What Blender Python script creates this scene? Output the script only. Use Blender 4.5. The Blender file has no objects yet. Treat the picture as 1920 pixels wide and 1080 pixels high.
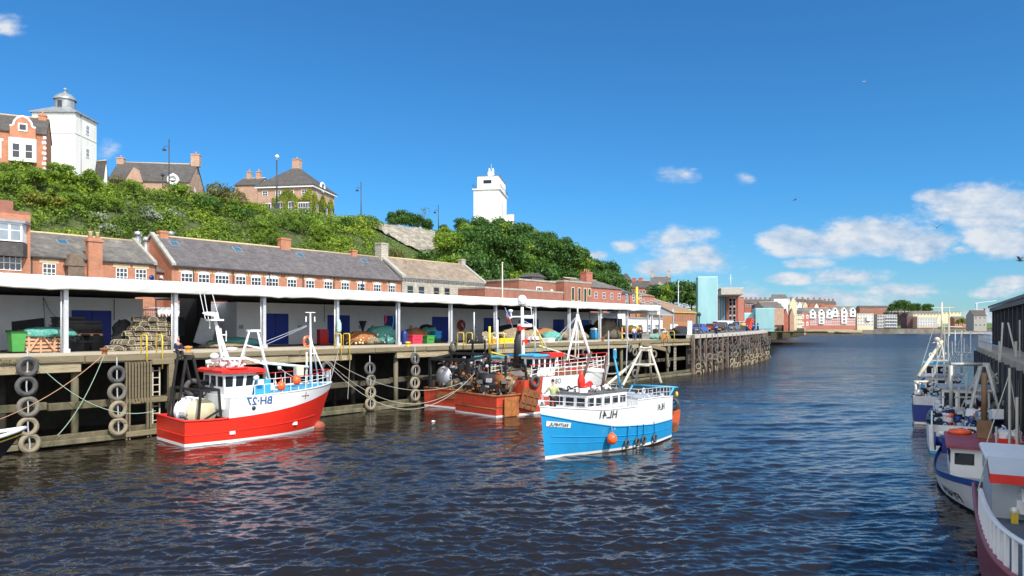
import bpy, bmesh, math, random
import numpy as np
from mathutils import Vector, Matrix, noise as mnoise
R = math.radians
random.seed(7); rng = np.random.default_rng(7)
scene = bpy.context.scene
COL = scene.collection
F = 1390.0; HX = 960.0; HY = 614.5; CZ = 6.5
TH = math.atan2(.7828, .6223)                      # heading of the long quay
DQ = (math.cos(TH), math.sin(TH)); NQ = (-math.sin(TH), math.cos(TH))
ORD = ['first','second','third','fourth','fifth','sixth','seventh','eighth','ninth','tenth','eleventh','twelfth','thirteenth','fourteenth','fifteenth','sixteenth','seventeenth','eighteenth','nineteenth','twentieth']

def W(px, py, Y): return Vector(((px-HX)/F*Y, Y, CZ-(py-HY)/F*Y))
def Q(s, D, z=0): return Vector((s*DQ[0]+D*NQ[0], s*DQ[1]+D*NQ[1], z))
def on_plane(O, ang, yl, px, py):
    """point of the line of sight that lies on the vertical plane y=yl of a frame at O turned by ang -> local x, z"""
    f = (math.cos(ang), math.sin(ang)); l = (-f[1], f[0]); u = (px-HX)/F
    Y = (O[0]*l[0]+O[1]*l[1]+yl)/(u*l[0]+l[1]); X = u*Y
    return (X-O[0])*f[0]+(Y-O[1])*f[1], CZ-(py-HY)/F*Y
def qs(px, D): return on_plane((0,0), TH, D, px, 600)[0]
def qz(px, py, D): return on_plane((0,0), TH, D, px, py)[1]

# ------------------------------------------------------------------ materials
MAT = {}
def nodes_of(m):
    m.use_nodes = True; nt = m.node_tree
    return nt, nt.nodes, nt.links, nt.nodes['Principled BSDF']
def ramp(N, stops, interp='LINEAR'):
    r = N.new('ShaderNodeValToRGB'); r.color_ramp.interpolation = interp
    e = r.color_ramp.elements
    while len(e) < len(stops): e.new(.5)
    for i, (p, c) in enumerate(stops):
        e[i].position = p; e[i].color = (*c, 1) if len(c) == 3 else c
    return r
def sc(c, k): return tuple(min(1, x*k) for x in c)
def mat(name, col, rough=.6, var=.18, scale=3., bump=.0, metal=0., col2=None, amt=.5, scale2=1.2, stretch=(1,1,1), spec=.5, soft=.12):
    if name in MAT: return MAT[name]
    m = bpy.data.materials.new(name); nt, N, L, B = nodes_of(m)
    tc = N.new('ShaderNodeTexCoord'); mp = N.new('ShaderNodeMapping'); mp.inputs['Scale'].default_value = stretch
    L.new(tc.outputs['Object'], mp.inputs['Vector'])
    n1 = N.new('ShaderNodeTexNoise'); n1.inputs['Scale'].default_value = scale; n1.inputs['Detail'].default_value = 6; n1.inputs['Roughness'].default_value = .65
    L.new(mp.outputs[0], n1.inputs['Vector'])
    r = ramp(N, [(.3, sc(col, 1-var)), (.7, sc(col, 1+var))]); L.new(n1.outputs[0], r.inputs[0])
    out = r.outputs[0]
    if col2:
        n2 = N.new('ShaderNodeTexNoise'); n2.inputs['Scale'].default_value = scale2; n2.inputs['Detail'].default_value = 8; n2.inputs['Roughness'].default_value = .7
        L.new(mp.outputs[0], n2.inputs['Vector'])
        r2 = ramp(N, [(max(0,1-amt-soft), (0,0,0)), (min(1,1-amt+soft), (1,1,1))]); L.new(n2.outputs[0], r2.inputs[0])
        mx = N.new('ShaderNodeMixRGB'); L.new(r2.outputs[0], mx.inputs[0]); L.new(out, mx.inputs[1]); mx.inputs[2].default_value = (*col2, 1); out = mx.outputs[0]
    L.new(out, B.inputs['Base Color'])
    B.inputs['Roughness'].default_value = rough; B.inputs['Metallic'].default_value = metal; B.inputs['Specular IOR Level'].default_value = spec
    if bump:
        b = N.new('ShaderNodeBump'); b.inputs['Strength'].default_value = .7; b.inputs['Distance'].default_value = bump
        L.new(n1.outputs[0], b.inputs['Height']); L.new(b.outputs[0], B.inputs['Normal'])
    MAT[name] = m; return m
def bricky(name, c1, c2, mortar, bw=.24, bh=.08, patch=None, mort=.012, rough=.85, fac=.5, pamt=.45):
    """courses on any upright wall or pitched roof: x+y along, z up"""
    if name in MAT: return MAT[name]
    m = bpy.data.materials.new(name); nt, N, L, B = nodes_of(m)
    tc = N.new('ShaderNodeTexCoord'); sp = N.new('ShaderNodeSeparateXYZ'); L.new(tc.outputs['Object'], sp.inputs[0])
    ad = N.new('ShaderNodeMath'); L.new(sp.outputs[0], ad.inputs[0]); L.new(sp.outputs[1], ad.inputs[1])
    cb = N.new('ShaderNodeCombineXYZ'); L.new(ad.outputs[0], cb.inputs[0]); L.new(sp.outputs[2], cb.inputs[1])
    br = N.new('ShaderNodeTexBrick'); L.new(cb.outputs[0], br.inputs['Vector'])
    br.inputs['Scale'].default_value = 1; br.inputs['Brick Width'].default_value = bw; br.inputs['Row Height'].default_value = bh; br.inputs['Mortar Size'].default_value = mort
    br.inputs['Color1'].default_value = (*c1,1); br.inputs['Color2'].default_value = (*c2,1); br.inputs['Mortar'].default_value = (*mortar,1)
    br.inputs['Bias'].default_value = 0
    n = N.new('ShaderNodeTexNoise'); n.inputs['Scale'].default_value = .8; n.inputs['Detail'].default_value = 9; n.inputs['Roughness'].default_value = .75
    L.new(tc.outputs['Object'], n.inputs['Vector'])
    r = ramp(N, [(.3,(.72,.72,.72)),(.7,(1.2,1.2,1.2))]); L.new(n.outputs[0], r.inputs[0])
    mu = N.new('ShaderNodeMixRGB'); mu.blend_type = 'MULTIPLY'; mu.inputs[0].default_value = 1; L.new(br.outputs[0], mu.inputs[1]); L.new(r.outputs[0], mu.inputs[2]); out = mu.outputs[0]
    if patch:
        n2 = N.new('ShaderNodeTexNoise'); n2.inputs['Scale'].default_value = .35; n2.inputs['Detail'].default_value = 10; n2.inputs['Roughness'].default_value = .8
        L.new(tc.outputs['Object'], n2.inputs['Vector']); r2 = ramp(N, [(1-pamt-.06,(0,0,0)),(1-pamt+.12,(1,1,1))]); L.new(n2.outputs[0], r2.inputs[0])
        mx = N.new('ShaderNodeMixRGB'); L.new(r2.outputs[0], mx.inputs[0]); L.new(out, mx.inputs[1]); mx.inputs[2].default_value = (*patch,1); out = mx.outputs[0]
    L.new(out, B.inputs['Base Color']); B.inputs['Roughness'].default_value = rough
    b = N.new('ShaderNodeBump'); b.inputs['Distance'].default_value = .01; L.new(br.outputs['Fac'], b.inputs['Height']); b.invert = True; L.new(b.outputs[0], B.inputs['Normal'])
    MAT[name] = m; return m
def leafy(name, a, b, c=None, nscale=.25, trans=.3):
    if name in MAT: return MAT[name]
    m = bpy.data.materials.new(name); nt, N, L, B = nodes_of(m)
    g = N.new('ShaderNodeNewGeometry'); tc = N.new('ShaderNodeTexCoord')
    n = N.new('ShaderNodeTexNoise'); n.inputs['Scale'].default_value = nscale; n.inputs['Detail'].default_value = 4; L.new(tc.outputs['Object'], n.inputs['Vector'])
    mm = N.new('ShaderNodeMath'); mm.operation = 'MULTIPLY_ADD'; L.new(g.outputs['Random Per Island'], mm.inputs[0]); mm.inputs[1].default_value = .42; 
    m2 = N.new('ShaderNodeMath'); m2.operation = 'MULTIPLY_ADD'; L.new(n.outputs[0], m2.inputs[0]); m2.inputs[1].default_value = 1.5; m2.inputs[2].default_value = -.48
    L.new(m2.outputs[0], mm.inputs[2])
    st = [(.15, a), (.6, b)] + ([(.95, c)] if c else [])
    r = ramp(N, st); L.new(mm.outputs[0], r.inputs[0]); L.new(r.outputs[0], B.inputs['Base Color'])
    B.inputs['Roughness'].default_value = .55; B.inputs['Specular IOR Level'].default_value = .35
    t = N.new('ShaderNodeBsdfTranslucent'); L.new(r.outputs[0], t.inputs[0]); ms = N.new('ShaderNodeMixShader'); ms.inputs[0].default_value = trans
    L.new(B.outputs[0], ms.inputs[1]); L.new(t.outputs[0], ms.inputs[2]); L.new(ms.outputs[0], N['Material Output'].inputs[0])
    MAT[name] = m; return m

wood = mat('weathered_timber', (.26,.21,.135), .9, .36, 2.2, .02, col2=(.11,.10,.05), amt=.46, scale2=2.2, stretch=(.35,1,3))
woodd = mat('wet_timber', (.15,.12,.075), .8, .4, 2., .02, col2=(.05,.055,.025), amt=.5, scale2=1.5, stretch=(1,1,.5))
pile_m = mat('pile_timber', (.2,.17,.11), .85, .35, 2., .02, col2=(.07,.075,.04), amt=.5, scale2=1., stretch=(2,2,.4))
deckm = mat('quay_concrete', (.5,.43,.32), .9, .18, 1.2, .004, col2=(.25,.21,.16), amt=.4, scale2=.6)
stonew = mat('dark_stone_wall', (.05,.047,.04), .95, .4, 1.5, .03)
rubber = mat('tyre_rubber', (.07,.07,.07), .75, .35, 5, .004)
rubberg = mat('silted_rubber', (.15,.14,.115), .85, .3, 4, .004, col2=(.1,.09,.07), amt=.35)
rubbert = mat('muddy_rubber', (.25,.215,.15), .9, .3, 4, .004, col2=(.16,.14,.09), amt=.35)
white = mat('white_paint', (.78,.79,.78), .45, .05, 2, col2=(.6,.57,.5), amt=.24, scale2=1.6)
whiteclean = mat('clean_white_paint', (.82,.83,.83), .35, .03, 2, col2=(.62,.55,.44), amt=.27, scale2=2.2, stretch=(2,2,.6))
fascia_m = mat('fascia_cladding', (.68,.71,.71), .5, .04, .8, col2=(.5,.52,.51), amt=.36, scale2=.5, stretch=(.6,1,1))
render_w = mat('white_render', (.82,.81,.77), .8, .04, 1.2, col2=(.64,.62,.56), amt=.4, scale2=.6, stretch=(1,1,.22))
wall_b = mat('painted_blockwork', (.87,.89,.92), .8, .05, 1., col2=(.68,.7,.75), amt=.33, scale2=.5)
doorb = mat('blue_door_paint', (.012,.04,.36), .5, .15, 1.5)
steel = mat('galvanised_steel', (.55,.58,.62), .45, .12, 3, metal=.25)
dsteel = mat('dark_steel', (.05,.055,.06), .5, .2, 3, metal=.3)
blackp = mat('black_paint', (.018,.018,.02), .45, .3, 3, col2=(.09,.045,.025), amt=.3)
blackm = mat('black_plastic', (.022,.022,.024), .5, .2, 3)
redhull = mat('red_hull_paint', (.72,.028,.014), .32, .06, 1.2, col2=(.45,.035,.02), amt=.3, scale2=1.5, stretch=(1,1,.5))
redp = mat('red_paint', (.68,.03,.02), .4, .08, 2)
oldred = mat('worn_red_hull', (.55,.06,.028), .5, .2, 1.8, .003, col2=(.22,.06,.025), amt=.36, scale2=1.1)
rust = mat('rusty_steel', (.27,.1,.03), .85, .4, 3, .006, col2=(.12,.05,.03), amt=.45)
bluehull = mat('sky_blue_hull_paint', (.014,.29,.62), .36, .07, 1.2, col2=(.03,.22,.44), amt=.36, scale2=1.6, stretch=(1,1,.4))
bluedeck = mat('light_blue_paint', (.05,.36,.62), .5, .1, 2)
navy = mat('navy_paint', (.012,.03,.2), .4, .15, 2)
antif = mat('antifouling', (.32,.08,.05), .7, .2, 2)
glass = mat('window_glass', (.02,.026,.032), .08, .3, .5, spec=.9)
glassl = mat('pale_window_glass', (.22,.27,.31), .15, .3, .5, spec=.8)
yellow = mat('yellow_paint', (.7,.5,.04), .45, .12, 3, col2=(.45,.28,.04), amt=.28)
orange = mat('orange_vinyl', (.9,.13,.03), .35, .06, 3)
cream = mat('cream_paint', (.6,.56,.45), .5, .12, 2, col2=(.32,.22,.12), amt=.3)
slate = bricky('grey_purple_slate', (.10,.09,.093), (.165,.15,.15), (.055,.05,.05), .38, .16, patch=(.23,.21,.2), mort=.012, pamt=.38)
slateg = bricky('grey_brown_slate', (.115,.107,.096), (.19,.175,.155), (.06,.057,.05), .38, .16, patch=(.3,.27,.23), mort=.012, pamt=.42)
tileb = bricky('brown_stone_slate', (.21,.165,.12), (.33,.26,.19), (.12,.09,.07), .42, .2, patch=(.36,.3,.23), mort=.015, pamt=.45)
slated = bricky('dark_slate', (.07,.065,.06), (.11,.1,.095), (.04,.04,.04), .4, .18, mort=.01)
brick = bricky('orange_red_brick', (.5,.145,.06), (.6,.21,.1), (.42,.3,.22), patch=(.62,.27,.15), pamt=.36)
brickd = bricky('dark_red_brick', (.32,.085,.045), (.40,.12,.065), (.28,.2,.16))
brickp = bricky('pink_brown_brick', (.46,.25,.17), (.55,.33,.22), (.46,.38,.3), patch=(.42,.26,.18), pamt=.4)
brickr = bricky('bright_red_brick', (.44,.085,.045), (.5,.12,.07), (.38,.25,.2))
stone = bricky('pale_ashlar', (.42,.38,.30), (.55,.5,.42), (.22,.2,.16), .6, .3, patch=(.3,.28,.24), mort=.025, pamt=.42)
stonet = mat('sandstone_trim', (.55,.42,.25), .8, .12, 3)
stoneg = mat('grey_stone_trim', (.36,.35,.31), .85, .2, 2, .01, col2=(.2,.2,.17), amt=.4)
lead = mat('lead_sheet', (.33,.35,.37), .45, .15, 2, metal=.3, col2=(.2,.21,.2), amt=.4)
stainl = mat('stainless_flue', (.6,.62,.62), .3, .1, 2, metal=.8)
terracotta = mat('terracotta', (.5,.2,.11), .8, .15, 4)
skin = mat('skin', (.55,.3,.21), .55, .06, 6)
bark = mat('bark', (.09,.065,.045), .95, .3, 3, .02)
rope_w = mat('pale_rope', (.4,.385,.33), .9, .15, 20)
rope_o = mat('orange_rope', (.5,.3,.17), .9, .15, 20)
rope_g = mat('green_rope', (.3,.42,.32), .9, .15, 20)
tealnet = mat('teal_netting', (.06,.3,.25), .95, .5, 9, .05, col2=(.2,.42,.36), amt=.45, scale2=6)
blacknet = mat('black_netting', (.02,.022,.026), .95, .5, 9, .05)
orangenet = mat('orange_netting', (.42,.17,.06), .95, .4, 9, .05, col2=(.2,.09,.05), amt=.45, scale2=5)
tannet = mat('tan_netting', (.38,.3,.19), .95, .5, 9, .05, col2=(.14,.11,.07), amt=.5, scale2=6)
creelm = mat('creel_netting', (.2,.17,.12), .95, .5, 14, .03, col2=(.05,.045,.035), amt=.5, scale2=12)
creelf = mat('creel_frame', (.42,.36,.25), .8, .2, 6)
pinewood = mat('raw_pine', (.62,.34,.2), .8, .15, 3, stretch=(1,1,4))
aqua = mat('aqua_cladding', (.27,.5,.54), .5, .05, .6, col2=(.33,.56,.59), amt=.4, scale2=.3, stretch=(1,1,.2))
aquap = mat('pale_aqua_cladding', (.4,.68,.72), .5, .05, .6)
concr = mat('pale_concrete', (.46,.44,.4), .85, .12, 1., .005, col2=(.33,.31,.27), amt=.4)
sandc = mat('beige_quay_wall', (.45,.40,.27), .9, .15, .3, col2=(.25,.23,.14), amt=.35, scale2=.15)
asphalt = mat('asphalt', (.12,.115,.11), .9, .15, 3, .004)
rock = mat('bare_rock_slope', (.38,.34,.28), .95, .35, 1.6, .25, col2=(.17,.16,.12), amt=.5, scale2=.55, stretch=(1,1,2.5))
drygrass = mat('dry_grass_bank', (.32,.23,.12), .95, .3, 1., .05, col2=(.13,.15,.04), amt=.4, scale2=.4)
earth = mat('hill_earth', (.06,.085,.022), .95, .4, .6, .1, col2=(.10,.09,.04), amt=.35)
grass_m = mat('grass_bank', (.075,.14,.022), .95, .3, 1.2, .08, col2=(.12,.15,.04), amt=.4)
creamw = mat('cream_render', (.62,.56,.38), .8, .06, .5)
greyw = mat('grey_render', (.36,.34,.31), .8, .1, .5)
# ------------------------------------------------------------------ mesh building
class MB:
    def __init__(s): s.v = []; s.f = []; s.mi = []; s.sm = []; s.m = 0; s.smooth = False
    def add(s, vs, fs):
        o = len(s.v); s.v += [tuple(v) for v in vs]
        for f in fs: s.f.append(tuple(i+o for i in f)); s.mi.append(s.m); s.sm.append(s.smooth)
        return s
    def box(s, x0, x1, y0, y1, z0, z1, M=None):
        vs = [Vector((x,y,z)) for z in (z0,z1) for y in (y0,y1) for x in (x0,x1)]
        if M: vs = [M @ v for v in vs]
        return s.add(vs, [(0,2,3,1),(4,5,7,6),(0,1,5,4),(2,6,7,3),(0,4,6,2),(1,3,7,5)])
    def cbox(s, c, d, rz=0, rx=0, ry=0):
        M = Matrix.Translation(c) @ Matrix.Rotation(rz,4,'Z') @ Matrix.Rotation(ry,4,'Y') @ Matrix.Rotation(rx,4,'X')
        return s.box(-d[0]/2,d[0]/2,-d[1]/2,d[1]/2,-d[2]/2,d[2]/2,M)
    def tube(s, pts, r, n=6, caps=True):
        pts = [Vector(p) for p in pts]; rs = r if isinstance(r,(list,tuple)) else [r]*len(pts); vs = []; up0 = None
        for i, p in enumerate(pts):
            a = pts[max(0,i-1)]; b = pts[min(len(pts)-1,i+1)]; t = (b-a)
            t = t.normalized() if t.length > 1e-9 else Vector((0,0,1))
            ref = up0 if up0 is not None and abs(t.dot(up0)) < .95 else (Vector((0,0,1)) if abs(t.z) < .9 else Vector((1,0,0)))
            x = t.cross(ref).normalized(); y = t.cross(x).normalized(); up0 = ref
            for k in range(n):
                q = 2*math.pi*(k+.5)/n; vs.append(p+x*math.cos(q)*rs[i]+y*math.sin(q)*rs[i])
        fs = [(i*n+k, i*n+(k+1)%n, (i+1)*n+(k+1)%n, (i+1)*n+k) for i in range(len(pts)-1) for k in range(n)]
        if caps: fs += [tuple(range(n))[::-1], tuple((len(pts)-1)*n+k for k in range(n))]
        sm = s.smooth; s.smooth = n > 5; s.add(vs, fs); s.smooth = sm; return s
    def bar(s, a, b, w, d=None):
        """square bar"""
        return s.tube([a,b], w*.707, 4)
    def lathe(s, prof, n=16, c=(0,0,0), axis='z', M=None):
        vs = []
        for r, h in prof:
            for k in range(n):
                q = 2*math.pi*k/n; x, y = r*math.cos(q), r*math.sin(q)
                v = {'z':(x,y,h),'x':(h,x,y),'y':(x,h,y)}[axis]; vs.append(Vector(v)+Vector(c))
        if M: vs = [M @ v for v in vs]
        fs = [(i*n+k, i*n+(k+1)%n, (i+1)*n+(k+1)%n, (i+1)*n+k) for i in range(len(prof)-1) for k in range(n)]
        sm = s.smooth; s.smooth = True; s.add(vs, fs); s.smooth = sm; return s
    def sphere(s, c, r, n=12, m=8):
        r = r if isinstance(r, (tuple,list)) else (r,r,r); vs = []
        for i in range(m+1):
            p = math.pi*i/m
            for k in range(n):
                q = 2*math.pi*k/n; vs.append((c[0]+r[0]*math.sin(p)*math.cos(q), c[1]+r[1]*math.sin(p)*math.sin(q), c[2]-r[2]*math.cos(p)))
        sm = s.smooth; s.smooth = True
        s.add(vs, [(i*n+k, i*n+(k+1)%n, (i+1)*n+(k+1)%n, (i+1)*n+k) for i in range(m) for k in range(n)]); s.smooth = sm; return s
    def torus(s, c, R_, r, axis='y', n=20, m=8, sq=1., M=None):
        vs = []
        for i in range(n):
            a = 2*math.pi*i/n
            for k in range(m):
                b = 2*math.pi*k/m; rr = R_+r*math.cos(b); h = r*math.sin(b)*sq
                v = {'z':(rr*math.cos(a),rr*math.sin(a),h),'y':(rr*math.cos(a),h,rr*math.sin(a)),'x':(h,rr*math.cos(a),rr*math.sin(a))}[axis]
                vs.append(Vector(v)+Vector(c))
        if M: vs = [M @ v for v in vs]
        sm = s.smooth; s.smooth = True
        s.add(vs, [(i*m+k, i*m+(k+1)%m, ((i+1)%n)*m+(k+1)%m, ((i+1)%n)*m+k) for i in range(n) for k in range(m)]); s.smooth = sm; return s
    def prism(s, poly, a, b, axis='y'):
        """poly: 2D points; axis y: (x,z), axis x: (y,z), axis z: (x,y)"""
        def mk(p, h): return {'y':(p[0],h,p[1]),'x':(h,p[0],p[1]),'z':(p[0],p[1],h)}[axis]
        n = len(poly)
        return s.add([mk(p,a) for p in poly]+[mk(p,b) for p in poly], [tuple(range(n))[::-1], tuple(range(n,2*n))]+[(i,(i+1)%n,n+(i+1)%n,n+i) for i in range(n)])
    def loft(s, rings, closed=False, caps=False):
        n = len(rings[0]); vs = [v for r in rings for v in r]
        fs = [(i*n+k, i*n+(k+1)%n, (i+1)*n+(k+1)%n, (i+1)*n+k) for i in range(len(rings)-1) for k in range(n if closed else n-1)]
        if caps: fs += [tuple(range(n))[::-1], tuple((len(rings)-1)*n+k for k in range(n))]
        return s.add(vs, fs)
    def build(s, name, mats, parent=None, loc=None, bevel=0, fixn=True):
        me = bpy.data.meshes.new(name); me.from_pydata(s.v, [], s.f)
        for m in (mats if isinstance(mats, (list,tuple)) else [mats]): me.materials.append(m)
        me.polygons.foreach_set('material_index', s.mi); me.polygons.foreach_set('use_smooth', s.sm)
        if fixn:
            bm = bmesh.new(); bm.from_mesh(me); bmesh.ops.recalc_face_normals(bm, faces=bm.faces)
            if bevel: bmesh.ops.bevel(bm, geom=bm.edges[:], offset=bevel, segments=1, affect='EDGES')
            bm.to_mesh(me); bm.free()
        me.update()
        o = bpy.data.objects.new(name, me); COL.objects.link(o)
        if parent: o.parent = parent
        if loc is not None: o.location = loc
        return o
def tag(o, label=None, cat=None, group=None, kind=None):
    if label: o['label'] = label
    if cat: o['category'] = cat
    if group: o['group'] = group
    if kind: o['kind'] = kind
    return o
def thing(name, label, cat, loc=(0,0,0), rz=0, group=None):
    o = bpy.data.objects.new(name, None); COL.objects.link(o); o.location = loc; o.rotation_euler = (0,0,rz); o.empty_display_size = .3
    return tag(o, label, cat, group)
def place(me_obj_data, name, parent, loc, rot=(0,0,0), scale=(1,1,1)):
    o = bpy.data.objects.new(name, me_obj_data); COL.objects.link(o); o.parent = parent; o.location = loc; o.rotation_euler = rot; o.scale = scale; return o
def copy_tree(o, loc=None, rz=None, label=None, parent=None, group=None, scale=None):
    c = o.copy(); COL.objects.link(c); c.parent = parent
    if loc is not None: c.location = loc
    if rz is not None: c.rotation_euler = (0,0,rz)
    if label: c['label'] = label
    if group: c['group'] = group
    if scale: c.scale = scale
    for ch in list(o.children): copy_tree(ch, parent=c)
    return c
def struct(name, mb, m, **k): return tag(mb.build(name, m, **k), kind='structure')
def sag(a, b, drop, n=12):
    a, b = Vector(a), Vector(b)
    return [a.lerp(b, i/n)-Vector((0,0,drop*4*(i/n)*(1-i/n))) for i in range(n+1)]
def text_mesh(txt, size, ext=.0, bold=.0, mirror=False, mapper=None, shear=0.):
    cu = bpy.data.curves.new('lettering', 'FONT'); cu.body = txt; cu.size = size; cu.extrude = ext; cu.offset = bold; cu.align_x = 'CENTER'; cu.resolution_u = 3; cu.shear = shear
    o = bpy.data.objects.new('lettering', cu); COL.objects.link(o)
    dg = bpy.context.evaluated_depsgraph_get(); me = bpy.data.meshes.new_from_object(o.evaluated_get(dg)); bpy.data.objects.remove(o)
    bm = bmesh.new(); bm.from_mesh(me)
    bmesh.ops.triangulate(bm, faces=bm.faces)
    bmesh.ops.subdivide_edges(bm, edges=[e for e in bm.edges if e.calc_length() > size*.3], cuts=2, use_grid_fill=False)
    for v in bm.verts:
        x, y, z = v.co
        if mirror: x = -x
        v.co = mapper(x, y, z) if mapper else Vector((x, -.0-z, y))
    bm.to_mesh(me); bm.free(); me.name = 'lettering'; return me
def lettering(txt, size, m, parent, mapper, mirror=False, bold=0., ext=0., name='lettering', shear=0.):
    me = text_mesh(txt, size, ext, bold, mirror, mapper, shear); me.materials.clear(); me.materials.append(m)
    o = bpy.data.objects.new(name, me); COL.objects.link(o); o.parent = parent; return o

# ------------------------------------------------------------------ hulls
class Hull:
    def __init__(s, L, B, bound, top, rake=.8, tb=.85, p=2.3, flare=.45, mid=.5, draft=.6):
        s.L, s.B, s.bound, s.top, s.rake, s.tb, s.p, s.fl, s.mid, s.draft = L, B, bound, top, rake, tb, p, flare, mid, draft
    def half(s, t):
        if t < s.mid: return s.tb+(1-s.tb)*math.sin(math.pi/2*t/s.mid)
        return max(0., 1-((t-s.mid)/(1-s.mid))**s.p)
    def pt(s, t, z, side=1, inset=0., off=0.):
        T = max(.5, s.top(1.)); f = max(0, min(1.15, z/T))
        x = t*(s.L-s.rake*(1-f)); c = 1-s.fl*max(0,(t-.25)/.75)**1.3-.05
        w = s.half(t)*s.B/2*(c+(1-c)*min(1,f)**.8)
        if z < 0: w *= max(.1,1+z*.55/s.draft)
        w = max(0, w-inset)
        return Vector((x, side*(w+off), z))
    def tx(s, x, z):
        T = max(.5, s.top(1.)); f = max(0, min(1.15, z/T)); return x/(s.L-s.rake*(1-f))
    def on(s, x, z, side, off=.015): return s.pt(s.tx(x,z), z, side, off=off)
    def strip(s, mb, t0, t1, z0, z1, rows=4, n=26, side=(1,-1), inset=0., aft=True):
        ts = [t0+(t1-t0)*i/n for i in range(n+1)]; mb.smooth = True
        for sd in side:
            mb.loft([[s.pt(t, z0(t)+(z1(t)-z0(t))*k/rows, sd, inset) for k in range(rows+1)] for t in ts])
        mb.smooth = False
        if aft:
            for k in range(rows):
                za, zb = z0(t0)+(z1(t0)-z0(t0))*k/rows, z0(t0)+(z1(t0)-z0(t0))*(k+1)/rows
                mb.add([s.pt(t0,za,-1,inset), s.pt(t0,za,1,inset), s.pt(t0,zb,1,inset), s.pt(t0,zb,-1,inset)], [(0,1,2,3)])
        return mb
    def lower(s, parent, mats, boot=.15, name='hull'):
        mb = MB(); c = lambda v: (lambda t: v)
        mb.m = 2; s.strip(mb, 0, 1, c(-s.draft), c(0.), 2)
        mb.m = 1; s.strip(mb, 0, 1, c(0.), c(boot), 1)
        mb.m = 0; s.strip(mb, 0, 1, c(boot), s.bound, 6)
        return mb.build(name, mats, parent, fixn=False)
    def deck(s, mb, t0, t1, zf, inset=.06, n=20):
        ts = [t0+(t1-t0)*i/n for i in range(n+1)]
        return mb.loft([[s.pt(t, zf(t), sd, inset) for sd in (-1,1)] for t in ts])
    def line(s, t0, t1, zf, side, n=20, inset=0.): return [s.pt(t0+(t1-t0)*i/n, zf(t0+(t1-t0)*i/n), side, inset) for i in range(n+1)]
    def rail(s, parent, m, t0, t1, zf, h=.9, n=8, sides=(1,-1), inset=.08, bars=(1.,.5), r=.022, name='guard_rail', m2=None, wrap=True):
        mb = MB(); hi = lambda k: (lambda t: zf(t)+h*k)
        def P(t, z, sd): 
            p = s.pt(t, zf(t), sd, inset); return Vector((p.x, p.y, z))
        for j, k in enumerate(bars):
            mb.m = 1 if (m2 and j == 0) else 0
            seq = {sd: [P(t0+(t1-t0)*i/20, zf(t0+(t1-t0)*i/20)+h*k, sd) for i in range(21)] for sd in sides}
            if wrap and len(sides) == 2: mb.tube(seq[sides[0]]+seq[sides[1]][::-1][1:], r, 5)
            else:
                for sd in sides: mb.tube(seq[sd], r, 5)
        mb.m = 0
        for sd in sides:
            for i in range(n+1):
                t = t0+(t1-t0)*i/n; mb.tube([P(t, zf(t)-.02, sd), P(t, zf(t)+h, sd)], r, 5)
        return mb.build(name, [m, m2] if m2 else m, parent)
def interp(*pts):
    def f(t):
        if t <= pts[0][0]: return pts[0][1]
        for (a, va), (b, vb) in zip(pts, pts[1:]):
            if t <= b:
                k = (t-a)/(b-a); return va+(vb-va)*k
        return pts[-1][1]
    return f
def smoothf(a, b, c):   # quadratic through t=0,.5,1
    return lambda t: a*(1-t)*(1-2*t)+4*b*t*(1-t)+c*t*(2*t-1)

# ------------------------------------------------------------------ windows & buildings
WM = {}
def win_mesh(w, h, fm, gm, cols=2, rows=2, fw=.07, arch=False, dep=.06):
    k = (round(w,2), round(h,2), fm.name, gm.name, cols, rows, fw, arch)
    if k in WM: return WM[k]
    mb = MB()
    mb.box(-w/2, w/2, -dep, 0, 0, fw).box(-w/2, w/2, -dep, 0, h-fw, h).box(-w/2, -w/2+fw, -dep, 0, fw, h-fw).box(w/2-fw, w/2, -dep, 0, fw, h-fw)
    b = min(.035, fw*.5)
    for i in range(1, cols): mb.box(-w/2+w*i/cols-b, -w/2+w*i/cols+b, -dep*.8, 0, fw, h-fw)
    for i in range(1, rows): mb.box(-w/2+fw, w/2-fw, -dep*.7, 0, h*i/rows-b, h*i/rows+b)
    if arch: mb.prism([(w/2*math.cos(a), h-.02+w*.28*math.sin(a)) for a in [math.pi*i/8 for i in range(9)]], -dep*.9, 0)
    o = mb.build('window', fm); me = o.data; bpy.data.objects.remove(o)
    g = MB().box(-w/2+fw*.6, w/2-fw*.6, -dep*.45, .0, fw*.6, h-fw*.6).build('pane', gm); gme = g.data; bpy.data.objects.remove(g)
    WM[k] = (me, gme); return WM[k]
def window(parent, x, y, z, w, h, rot=0, fm=None, gm=None, pane=True, **k):
    me, gme = win_mesh(w, h, fm or whiteclean, gm or glass, **k)
    o = place(me, 'window', parent, (x, y, z), (0,0,rot))
    place(gme, 'pane', o, (0,0,0)); return o
def chimney(parent, x, y, z0, z1, w=.9, d=.6, m=None, pots=2, potm=None):
    mb = MB(); mb.box(x-w/2,x+w/2,y-d/2,y+d/2,z0,z1-.25).box(x-w/2-.08,x+w/2+.08,y-d/2-.08,y+d/2+.08,z1-.25,z1-.1).box(x-w/2,x+w/2,y-d/2,y+d/2,z1-.1,z1)
    o = mb.build('chimney', m or brick, parent)
    for i in range(pots):
        px = x+(i-(pots-1)/2)*w/max(1,pots); p = MB().lathe([(.0,0),(.14,0),(.11,.25),(.13,.55),(.0,.55)], 8, (px, y, z1)).build('chimney_pot', potm or terracotta, o)
    return o
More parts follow.
